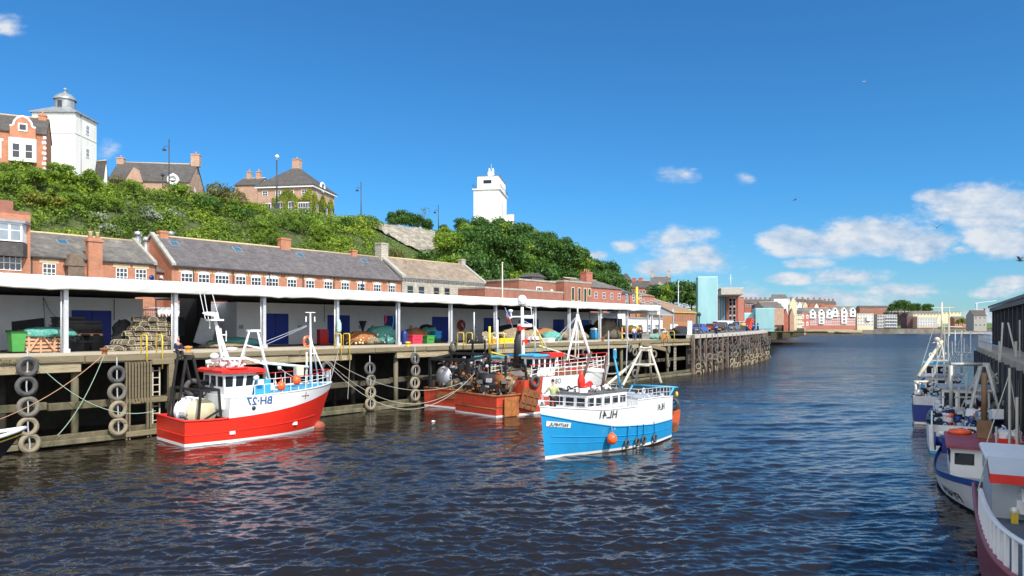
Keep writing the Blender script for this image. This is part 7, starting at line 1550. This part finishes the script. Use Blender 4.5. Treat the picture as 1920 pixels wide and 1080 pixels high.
a, w, d, h = cb('pale_office', 'low pale turquoise and white office building', 1394,1410,1412,318,R(10),588,612, aquap, roof='flat', rm=whiteclean, ov=.05)
for k in range(6): MB().box(w*(k+.2)/6,w*(k+.5)/6,-.06,0,0,h-.5).build('pilaster', whiteclean, a)
a, w, d, h = cb('turquoise_office', 'two storey turquoise office building with rows of dark windows', 1410,1443,1452,330,R(14),581,611, aqua, roof='flat', rm=aquap, ov=.05)
for j in (.32,.68):
    for k in range(5): MB().box(w*.32+k*w*.125,w*.32+k*w*.125+w*.105,-.08,.0,h*j,h*j+1.3).build('window', glass, a)
    MB().box(w*.28,w*.98,-.12,0,h*j-.35,h*j-.12).build('sill', aquap, a)
# town houses between and above
def town(label, pxl, pxc, pxr, Y, ang, yt, yb, wm, rm, rh, nx, nz, ww=1.2, wh=1.5, ridge='x', **k):
    a, w, d, h = cb('town_house' if w_small(pxl,pxc) else 'apartment_building', label, pxl,pxc,pxr,Y,ang,yt,yb,wm,roof='gable' if rh else 'flat',rh=rh or 2,rm=rm,ridge=ridge,**k)
    if nx: fgrid(a, w, h, nx, nz, ww, wh, cols=1, rows=1, fw=.12)
    if nx and d > 5 and Y < 700: fgrid(a, w, h, max(2,int(d/4)), nz, ww, wh, face=1, x0=1.6, x1=d-1.6, cols=1, rows=1, fw=.12)
    return a, w, d, h
def w_small(a, b): return b-a < 16
town('red brick house with orange gable above the turquoise office', 1398,1412,1425,520,R(20),569,600, brickr, slated, 3.5, 3, 2)
town('dark brown flat fronted block behind the turquoise office', 1409,1432,1440,480,R(15),574,600, mat('dark_boards', (.12,.09,.08), .8, .1, 1), slated, 0, 0, 0)
town('long brown roofed sheds behind the turquoise office roof', 1412,1445,1470,420,R(12),582,600, brickp, slateg, 4, 0, 0)
town('cream rendered block with broad grey roof above the town', 1444,1466,1478,560,R(18),570,606, render_w, slateg, 5, 4, 3)
town('tan brick gabled block with grey roof behind the turquoise office', 1450,1463,1466,440,R(15),592,612, brickp, slateg, 7, 2, 2)
town('narrow white gabled house at the head of the steep street', 1476,1484,1490,600,R(25),573,606, white, slateg, 7, 1, 4, ridge='y')
town('cream balconied corner block beside the red apartments', 1478,1489,1494,620,R(20),578,612, creamw, slateg, 5, 2, 5, ridge='y')
t_, w, d, h = town('red brick apartment block with cream balconies left of the big red row', 1463,1482,1490,600,R(14),583,612, brickr, slateg, 4, 4, 4)
for j in range(4):
    for k in (.55,.85): MB().box(w*k-1.6,w*k+1.6,-1.4,0,1.5+j*h/4.3,2.4+j*h/4.3).build('balcony', creamw, t_)
town('red brick gabled house with balconies beside the tan gabled block', 1466,1474,1478,445,R(18),593,612, brickr, slateg, 4, 2, 3, ridge='y')
town('second red gabled house nearer the big red apartments', 1478,1486,1489,450,R(18),592,612, brickp, slated, 4, 2, 3, ridge='y')
town('low white fronted terrace under the skyline houses', 1484,1504,1508,640,R(10),588,612, creamw, slated, 3, 5, 3, ridge='x', depth=9)
# hillside terraces with chimneys
for i, (xa, xb, yt, yb, Y, m_) in enumerate(((1396,1450,563,575,1050,brickd),(1450,1512,562,578,1080,brickp),(1512,1545,564,580,1000,brickd),(1545,1568,566,578,1020,brickr))):
    a, w, d, h = town(['long dark roofed terrace on the skyline above the turquoise office','pale brick skyline terrace with many chimneys','dark brick skyline house row above the red apartments','red skyline terrace end falling to the right'][i], xa,xb,xb+2,Y,R(5),yt+4,yb+8,m_,slated,4.5,max(4,int((xb-xa)/6)),1, depth=10)
    for k in range(max(3,int((xb-xa)/9))): chimney(a, w*(k+.5)/max(3,int((xb-xa)/9)), 5, h+3.4, h+7.5, 2.2, 1.6, brickd, 0)
for i, (xa, yt, Y, m_, s_) in enumerate(((1484,569,820,white,1),(1493,571,820,white,1),(1503,570,840,creamw,1),(1513,573,840,brickr,1),(1524,572,860,render_w,1),(1533,574,860,brickr,1))):
    town(f'small gabled hillside house, {ORD[i]} from the left above the red apartments', xa,xa+8,xa+11,Y,R(20),yt+5,606,m_,slateg,4,2,3,ridge='y', group='small gabled houses on the hillside')
# big red apartments
def redblock(label, xl, xr, Y, yt, nx, gab, tall):
    a, w, d, h = cb('apartment_building', label, xl, xr, xr+4, Y, R(3), yt, 612, brickr, roof='gable', rh=6, rm=slateg, depth=14)
    fgrid(a, w, h, nx, 5, 1.5, 1.6, cols=1, rows=1, fw=.25, fm=whiteclean, gm=glassl)
    for k, x in enumerate(gab):
        x = w*x; MB().prism([(x-2.9,h-4.8),(x+2.9,h-4.8),(x+2.9,h+1.2),(x,h+4.6),(x-2.9,h+1.2)],-1.4,5).build('white_gable', whiteclean, a)
        MB().lathe([(0,0),(1.1,0),(1.1,.1),(0,.1)],14,axis='y').build('round_window', glass, a, loc=(x,-1.5,h+2)); window(a, x, -1.42, h-3.8, 3.2, 2.8, cols=3, rows=2, fw=.3, gm=glass)
        if k in tall: MB().box(x-2.6,x+2.6,-1.3,0,h*.2,h-4.8).build('white_bay', whiteclean, a); window(a,x,-1.34,h*.25,3,h*.22,cols=3,rows=2,fw=.3,gm=glass); window(a,x,-1.34,h*.5,3,h*.18,cols=3,rows=2,fw=.3,gm=glass)
    return a
redblock('red brick riverside apartments, lower left part with three white gables', 1506, 1560, 745, 588, 13, (.32,.62,.9), (1,))
redblock('red brick riverside apartments, taller right part with three white gables', 1560, 1604, 750, 585, 11, (.12,.5,.87), (1,))
a, w, d, h = cb('brick_warehouse_flats', 'red brick flats with tall arched windows at the left of the apartments', 1493,1518,1520,735,R(3),590,613, brickr, roof='gable', ridge='y', rh=3, rm=slateg, depth=12); fgrid(a, w, h, 3, 2, 2.0, 3.4, cols=2, rows=2, fw=.3, gm=glassl, arch=True)
MB().box(w*.1,w*.55,3,9,h,h+7).build('grey_annex', mat('blue_grey_clad', (.12,.15,.2), .6, .1, 1), a)
a, w, d, h = cb('cream_flats', 'cream rendered riverside flats with grid of white windows', 1607,1638,1643,760,R(4),587,613, creamw, roof='flat', rm=slateg, ov=.5, depth=12); fgrid(a, w, h, 6, 4, 2.2, 2.4, cols=2, rows=2, fw=.25, gm=glassl); MB().box(w*.55,w*.78,-2,0,h*.45,h*.75).build('oriel', whiteclean, a)
a, w, d, h = cb('grey_flats', 'grey brown riverside flats with many dark balconies', 1645,1682,1690,800,R(5),590,615, greyw, roof='flat', rm=greyw, ov=.2, depth=14); fgrid(a, w, h, 8, 4, 2.4, 2.2, cols=2, rows=1, fw=.2, gm=glass)
for j in range(4):
    for k in (.45,.6,.75,.9): MB().box(w*k-1.5,w*k+1.5,-1.6,0,.8+j*h/4.2,1.8+j*h/4.2).build('balcony', steel, a)
a, w, d, h = cb('dark_flats', 'dark maroon block of flats set back between the grey and pink flats', 1689,1708,1720,830,R(8),594,616, mat('maroon_clad', (.12,.06,.065), .7, .1, 1), roof='flat', rm=slated, ov=.2); fgrid(a, w, h, 3, 3, 2.6, 1.8, cols=2, rows=1, fw=.2, gm=glassl)
a, w, d, h = cb('pink_flats', 'pinkish brick riverside flats with orange edged balconies', 1720,1758,1764,800,R(5),596,614, brickp, roof='flat', rm=greyw, ov=.2, depth=14); fgrid(a, w, h, 8, 3, 2.4, 2.6, cols=2, rows=2, fw=.25, gm=glassl)
for i, (xa, xb, yt, Y, m_, rm_, rh) in enumerate(((1612,1667,577,1000,brickd,slated,3),(1665,1712,586,930,mat('dark_boards', (.12,.09,.08)),slated,0),(1668,1745,583,960,greyw,slated,3),(1712,1768,588,900,creamw,slateg,3),(1768,1802,585,950,creamw,slateg,0),(1790,1812,598,860,brickr,slateg,3))):
    town(['long dark flat roofed school building on the ridge','dark clad low block behind the grey flats','long grey roofed block under the tree group','cream and glass block behind the pink flats','plain sandy building right of the pink flats','small red house near the distant mast'][i], xa,xb,xb+2,Y,R(4),yt,612,m_,rm_,rh,max(3,int((xb-xa)/6)),2,2.2,1.4, depth=14)
a, w, d, h = cb('stone_chapel', 'stone building with pediment and twin chimneys on the wooded rise', 1219,1256,1264,330,R(14),534,556, stone, roof='gable', rh=4, rm=slate, base=-8, cat='building', depth=11)
fgrid(a, w, h, 5, 1, 1.1, 2.2, z0=1.2, cols=1, rows=1, fm=stoneg, arch=True); MB().prism([(w*.28,h-.3),(w*.72,h-.3),(w*.5,h+1.6)],-.4,.3).build('pediment', stoneg, a)
for x in (.6,w-.6): chimney(a, x, 5.5, h+3, h+6.5, 1.3, 1.2, stone, 2)
a, w, d, h = cb('slate_roofed_house', 'pale house end peeping above the wooded mound', 1164,1176,1184,270,R(25),525,545, stonet, roof='hip', rh=2.6, rm=slated, base=-8); window(a, w*.4, 0, h-2.4, 1.6, 1.6)
a, w, d, h = cb('slate_roofed_house', 'red brick house row with dark roof left of the stone chapel', 1182,1216,1220,300,R(15),539,565, brickr, roof='gable', rh=3, rm=slated, base=-8, depth=9); fgrid(a, w, h, 6, 1, 1.2, 1.5, z0=2)
for x in (1.,w*.5): chimney(a, x, 4.5, h+2.2, h+4.2, 1.6,1.2,brickr,1)
# right-hand far bank: sheds, blue ferry, crane
a, w, d, h = cb('stone_warehouse', 'grey stone warehouse with hipped roof on the far bank at the right', 1826,1850,1862,640,R(10),592,614, stoneg, roof='gable', rh=5, rm=slated, depth=16); fgrid(a, w, h, 3, 2, 1.6, 2, gm=glass)
t = thing('tower_crane', 'thin distant crane with long horizontal jib', 'crane', W(1831,610,900)); MB().bar((0,0,0),(0,0,27),1.2).build('mast', steel, t); MB().bar((-2,0,27),(24,0,30),.7).build('jib', steel, t)
t = thing('brick_stack', 'short distant factory chimney stack near the crane', 'chimney stack', W(1846,605,900)); MB().lathe([(1.3,0),(1.0,17),(1.2,17.4),(0,17.5)],10).build('shaft', brickd, t); MB().lathe([(1.35,14),(1.35,14.6)],10).build('band', concr, t)
t = thing('ferry', 'blue and white ferry moored beyond the dark shed', 'ferry', (W(1846,0,330).x,330,0), R(15)); Hs = Hull(26,7,smoothf(2.,1.8,2.6),smoothf(2.,1.8,2.6),rake=2,tb=.8); Hs.lower(t,[sblue,whiteclean,navy]); MB().prism([(2,1.9),(22,1.9),(20,4.6),(3,4.6)],-2.8,2.8).build('saloon', whiteclean, t); MB().prism([(12,4.6),(18,4.6),(17,6.6),(12.5,6.6)],-2,2).build('wheelhouse', sblue, t)
for k in range(8): MB().box(3.8+k*2,5.2+k*2,-2.84,-2.8,2.8,3.8).build('window', glass, t)
t = thing('jetty', 'pale low jetty deck on the far bank behind the white aerials', 'jetty', W(1768,0,620)-Vector((0,0,W(1768,0,620).z))); MB().box(0,36,0,6,1.6,2.4).build('deck', concr, t); MB().box(2,3,1,2,-1,1.6).box(17,18,1,2,-1,1.6).box(33,34,1,2,-1,1.6).build('pile', woodd, t)
a, w, d, h = cb('red_roof_hall', 'low hall with bright red roof on the far bank', 1811,1830,1834,1000,R(5),604,612, brickp, roof='gable', rh=3, rm=redp, depth=14); fgrid(a, w, h, 4, 1, 2, 1.6)
# ------------------------------------------------------------------ vegetation
def quads_mesh(name, C, size, m, outn=None, mix=.6, seed=1):
    """many leaf sized faces at centres C"""
    r = np.random.default_rng(seed); n = len(C); nrm = r.normal(size=(n,3)); nrm /= np.linalg.norm(nrm,axis=1)[:,None]
    if outn is not None: nrm = nrm*(1-mix)+outn*mix; nrm /= np.linalg.norm(nrm,axis=1)[:,None]+1e-9
    a = np.cross(nrm, r.normal(size=(n,3))); a /= np.linalg.norm(a,axis=1)[:,None]+1e-9; b = np.cross(nrm, a)
    s = size*r.uniform(.6,1.35,(n,1)); a = a*s; b = b*s*.62
    V = np.stack([C-a, C+b*.9, C+a, C-b*.9],1).reshape(-1,3)
    me = bpy.data.meshes.new(name); me.vertices.add(4*n); me.vertices.foreach_set('co', V.ravel().astype(np.float32)); me.loops.add(4*n); me.loops.foreach_set('vertex_index', np.arange(4*n,dtype=np.int32))
    me.polygons.add(n); me.polygons.foreach_set('loop_start', np.arange(0,4*n,4,dtype=np.int32)); me.polygons.foreach_set('loop_total', np.full(n,4,np.int32)); me.update(); me.materials.append(m); return me
def clumps(cs, rs, per, seed=0, zs=.85, low=-.25):
    r = np.random.default_rng(seed); out = []; on = []
    for c, rad in zip(cs, rs):
        n = int(per*rad*rad); d = r.normal(size=(n,3)); d[:,2] = np.abs(d[:,2])*1.0+low*r.random(n); d /= np.linalg.norm(d,axis=1)[:,None]
        k = rad*(1-.35*r.random((n,1))**2)*(1+.18*np.sin(d[:,:1]*5+c[0])*np.cos(d[:,1:2]*6+c[1])); p = d*k; p[:,2] *= zs; out.append(p+np.array(c)); on.append(d)
    return np.concatenate(out), np.concatenate(on)
lv_green = leafy('scrub_leaves', (.05,.10,.010), (.20,.31,.022), (.42,.46,.05), .11)
lv_dark = leafy('sycamore_leaves', (.025,.07,.012), (.075,.17,.022), (.16,.27,.035), .2)
lv_mid = leafy('hawthorn_leaves', (.06,.12,.012), (.19,.31,.025), (.34,.43,.05), .3)
lv_grey = leafy('silver_leaves', (.16,.2,.14), (.33,.38,.29), None, .6)
lv_yel = leafy('gorse_leaves', (.10,.13,.02), (.25,.25,.035), (.45,.38,.04), .6)
lv_brown = leafy('olive_brown_leaves', (.07,.075,.02), (.17,.165,.045), (.24,.2,.07), .4)
lv_grass = leafy('grass_blades', (.07,.14,.016), (.14,.26,.028), None, .3)
def hill_hit(px, py):
    u = (px-HX)/F
    for i in range(400):
        D = 95.5+i*.1; s, z = on_plane((0,0), TH, D, px, py)
        if z <= hill_z(s, D): return s, D
    s, z = on_plane((0,0), TH, 133, px, py); return s, 133.
# rock slope
top = interp((690,421),(760,428),(815,436)); bot = interp((690,424),(715,438),(780,472),(797,481),(815,466))
mb = MB(); mb.smooth = True; rr = []
for px in range(692,816,2):
    row = []
    for k in range(22):
        s, D = hill_hit(px, top(px)+(bot(px)-top(px))*k/21); row.append(Q(s, D-.35, hill_z(s,D)+.35+.5*mnoise.noise((s*.5,D*.5,0))+.3*mnoise.noise((s*1.6,D*1.6,2))))
    rr.append(row)
mb.loft(rr); mb.smooth = False; tag(mb.build('rock_slope', rock, fixn=False), kind='structure')
# scrub mass
cs, rs = [], []; R_ = random.Random(5); tries = 0
def pxof(p): return HX+p.x/p.y*F
while len(cs) < 2300 and tries < 20000:
    tries += 1; s = R_.uniform(12, 232); D = R_.uniform(97, 133); p = Q(s, D, hill_z(s,D)); px = pxof(p)
    if px < -60: continue
    py = HY-(p.z-CZ)/p.y*F
    if 680 < px < 830 and py < 498 and (py > bot(min(815,px))-4 or py < top(min(815,px))+46) and D < 134: 
        if not (px < 700): continue
    if 500 < px < 560 and py < 404: continue
    rad = R_.uniform(.9,2.2)*(.75 if D > 127 and px < 640 else 1.0)
    if D > 128: rad *= .7
    cs.append((p.x,p.y,p.z+rad*.1)); rs.append(rad)
C, O_ = clumps(cs, rs, 52, 11)
o = bpy.data.objects.new('hillside_scrub', quads_mesh('hillside_scrub', C, .21, lv_green, O_, .55, 3)); COL.objects.link(o); tag(o, 'dense green scrub and bramble covering the steep bank', 'scrub', kind='stuff')
# grass on the open part of the slope
gs = []
for i in range(26000):
    s = R_.uniform(85,175); D = R_.uniform(97,132); p = Q(s,D,hill_z(s,D)); px = pxof(p)
    if 660 < px < 840: gs.append((p.x,p.y,p.z+.12))
G = np.array(gs); o = bpy.data.objects.new('bank_grass', quads_mesh('bank_grass', G, .2, lv_grass, np.tile([.5,-.5,.7],(len(G),1)), .3, 8)); COL.objects.link(o); tag(o, 'short green grass on the open bank below the pale rock slope', 'grass', kind='stuff')
# trees
def tree_proto(name, H_, Rc, m, seed, nl=16, per=60, leaf=.26, label='x', cat='tree', trunk=.3, zb=.35, group=None):
    r = random.Random(seed); t = thing(name, label, cat, (0,0,0), 0, group)
    mb = MB(); mb.tube([(0,0,-1.),(.1,0,H_*.25),(0,.1,H_*.55)],[trunk,trunk*.75,trunk*.35],8)
    cs, rs = [], []
    for i in range(nl):
        a = r.uniform(0,6.28); e = r.random(); q = Rc*.62*math.sqrt(r.random()); z = H_*(zb+.5*e); k = q*(1-.5*abs(e-.35))
        c = (k*math.cos(a), k*math.sin(a), z); cs.append(c); rs.append(Rc*r.uniform(.28,.46)); 
        if i < 9: mb.tube([(0,0,H_*.3+i*.1), Vector(c)*.6+Vector((0,0,H_*.15)), c],[trunk*.35,trunk*.2,.03],5)
    cs.append((0,0,H_*.82)); rs.append(Rc*.36)
    mb.build('trunk', bark, t); C, O_ = clumps(cs, rs, per, seed, .85, -.9)
    c = bpy.data.objects.new('crown', quads_mesh('crown', C, leaf, m, O_, .5, seed)); COL.objects.link(c); c.parent = t; return t
gT = 'broadleaf trees packed on the wooded mound'; Ltree = 'dark green broadleaf tree packed on the wooded mound beside the low light tower'
tp = [tree_proto('broadleaf_tree', 9.5, 4.6, lv_dark, 100+i, 18, 46, .3, Ltree, group=gT) for i in range(4)]+[tree_proto('broadleaf_tree', 8.5, 4.2, lv_mid, 120+i, 16, 46, .28, 'lighter green broadleaf tree near the foot of the wooded mound', group='lighter trees at the foot of the mound') for i in range(2)]
used = set()
def put(k, loc, sc_, label=None, group=None):
    rz = R_.uniform(0,6.28)
    if k not in used: used.add(k); o = tp[k]; o.location = loc; o.rotation_euler = (0,0,rz); o.scale = (sc_,)*3
    else: o = copy_tree(tp[k], loc, rz, scale=(sc_,)*3)
    if label: o['label'] = label
    if group: o['group'] = group
    return o
skyl = interp((800,452),(835,425),(850,404),(905,406),(950,409),(990,418),(1040,435),(1075,450),(1110,482),(1150,492),(1168,528))
grid = [(px, D) for D in (131,123,114,105,98) for px in range(815 if D>118 else 845, 1170, 27)]
for i, (px, D) in enumerate(grid):
    px += R_.uniform(-8,8); D += R_.uniform(-2.5,2.5); s = qs(px, D); z = hill_z(s,D); p = Q(s,D,z)
    ztop = qz(px, skyl(px)-7+R_.uniform(-3,10)*(1 if D < 128 else .4), D); h = ztop-z
    if h < 3.5: continue
    k = (4 if i%2 else 5) if (D < 104 or R_.random() < .12) else i%4
    put(k, p-Vector((0,0,.6)), min(1.25, max(.5,h/9.8)))
put(1, W(1228,590,255), 1.15, 'leafy tree below the stone chapel, leftmost of three', 'trees below the stone chapel'); put(4, W(1246,588,255), 1.2, 'leafy tree below the stone chapel, middle one', 'trees below the stone chapel'); put(2, W(1262,588,262), 1.2, 'leafy tree below the stone chapel, right one', 'trees below the stone chapel')
put(0, W(1281,592,270), 1.35, 'dark rounded tree left of the turquoise tower', 'trees beside the turquoise tower'); put(3, W(1296,594,270), 1.35, 'dark rounded tree hidden partly by the turquoise tower', 'trees beside the turquoise tower')
for i, px in enumerate((1672,1684,1696,1709,1722,1735,1742)):
    o = put(i%4, W(px,590,920), 2.0 if i in (1,2) else 1.5, f'far tree on the ridge, {ORD[i]} from the left of the skyline group', 'tree group on the far ridge')
for i, px in enumerate((1797,1804,1813,1823)): put(4+i%2, W(px,612,780), .9+.2*(i%2), f'small bushy tree on the far bank, {ORD[i]} from the left', 'small trees on the far bank')
# hedge trees on the crest
for i, (px, sc__) in enumerate(((738,.5),(752,.62),(768,.55),(784,.5),(800,.45),(832,.42),(968,.75))):
    D = 134; s = qs(px,D); put(i%4, Q(s,D,hill_z(s,D)-.8), sc__, ['dark hedge tree at the left end of the crest hedge','tallest dark hedge tree on the crest hedge','dark hedge tree third along the crest hedge','dark hedge tree below the wispy tree','last low hedge tree of the crest hedge','low hedge tree by the left side of the low light tower mound','tree behind the right side of the low light tower'][i], 'trees along the crest')
t = tree_proto('wispy_tree', 7.5, 2.7, lv_brown, 150, 12, 9, .2, 'thin wispy half bare tree on the crest hedge'); D = 135; s = qs(792,D); t.location = Q(s,D,hill_z(s,D)-.5)
# shrubs that stand out
def shrub(label, px, py, rad, m, seed, name='shrub', per=75, leaf=.2, n=9):
    s, D = hill_hit(px, py); p = Q(s, D, hill_z(s,D)); t = thing(name, label, 'shrub', p-Vector((0,0,.3))); r = random.Random(seed)
    cs = [(r.uniform(-.6,.6)*rad, r.uniform(-.5,.5)*rad, r.uniform(.1,.65)*rad) for _ in range(n)]; rs = [rad*r.uniform(.35,.6) for _ in range(n)]
    mb = MB()
    for c in cs[:5]: mb.tube([(0,0,-.5),c],[.07,.03],5)
    mb.build('stem', bark, t); C, O_ = clumps(cs, rs, per, seed, .9, -.3); c = bpy.data.objects.new('foliage', quads_mesh('foliage', C, leaf, m, O_, .5, seed)); COL.objects.link(c); c.parent = t
for i, (lab, px, py, rad, m) in enumerate([('large olive brown tinged thicket crowning the bank right of the long dark roof', 432,385,4.6,lv_brown),('dark thicket beside the terrace railing below the ivy house', 655,428,3.2,lv_dark),('silver grey shrub on the bank above the metal flues', 285,413,2.3,lv_grey),('small silver grey shrub above the red chimney pots', 184,415,1.7,lv_grey),('silver grey shrub right of the metal flues shrub', 318,412,1.9,lv_grey),('low silver shrub just above the terrace roof', 200,436,1.6,lv_grey),('yellow flowering gorse bush on the left of the bank', 66,388,2.4,lv_yel),('yellow green gorse bush above the stepped brick building', 105,392,2.2,lv_yel),('yellowish bush in the middle of the bank below the high light tower', 120,378,1.8,lv_yel),
    ('brown dry looking shrub on the crest left of the long dark roof', 226,352,2.3,lv_brown),('bright green bush on the crest before the long dark roof', 252,350,1.8,lv_mid),('bright green bush under the tall street lamp', 330,368,2.6,lv_mid),('broad green bush at the foot of the high light tower', 130,345,2.6,lv_mid),('leafy bush in front of the Victorian house', 40,325,2.4,lv_mid),('small leafy bush with tall shoots between house and tower', 112,322,2.0,lv_mid),('deep green bush left of the stepped path', 455,410,3.0,lv_dark),('deep green bush in the middle of the bank', 385,398,3.0,lv_dark),('large mid green bush right below the ivy house', 585,432,3.4,lv_mid),('round bush on the lower bank above the long terrace', 500,440,2.8,lv_mid),('brown tinged hedge above the stone building chimney', 742,482,2.2,lv_brown),('dark green bush right of the open grass', 800,492,2.8,lv_dark),('dark bush on the lower bank above the stone building', 830,500,2.8,lv_dark)]):
    shrub(lab, px, py, rad, m, 200+i)
for i in range(26):
    px = R_.uniform(5, 660); py = interp((0,318),(200,350),(400,372),(500,415),(660,440))(px)+R_.uniform(4,62); s, D = hill_hit(px, py)
    put(4+i%2, Q(s,D,hill_z(s,D)-.4), R_.uniform(.3,.52), 'small hawthorn tree growing among the scrub on the steep bank', 'small hawthorns on the steep bank')
# ivy on the house
a, w, d, h = IVY; r = np.random.default_rng(4); n = 24000; P = []
for i in range(n):
    if r.random() < .6:
        x = w*(.28+.72*r.random()); z = h-1.9-r.random()*7.5+1.0*math.sin(x*1.1); 
        if any(abs(x-w*k) < ww and h-6.4 < z < h-3.4 for k, ww in ((.17,1.15),(.42,.68),(.62,.72),(.86,1.5))): continue
        P.append((x,-.12-.15*r.random(),z))
    else:
        y = d*(.0+.95*r.random()); z = h-2.3-r.random()*7.3+.8*math.sin(y*1.4)
        if any(abs(y-d*k) < .66 and h-6.8 < z < h-3.7 for k in (.2,.62,.85)): continue
        P.append((w+.12+.15*r.random(),y,z))
P = np.array(P); iv = bpy.data.objects.new('ivy', quads_mesh('ivy', P, .2, leafy('ivy_leaves', (.11,.15,.02), (.28,.34,.04), (.5,.42,.05), .35), np.where(P[:,1:2] < 0, [[0,-1,.3]], [[1,0,.3]]), .6, 4)); COL.objects.link(iv); iv.parent = a
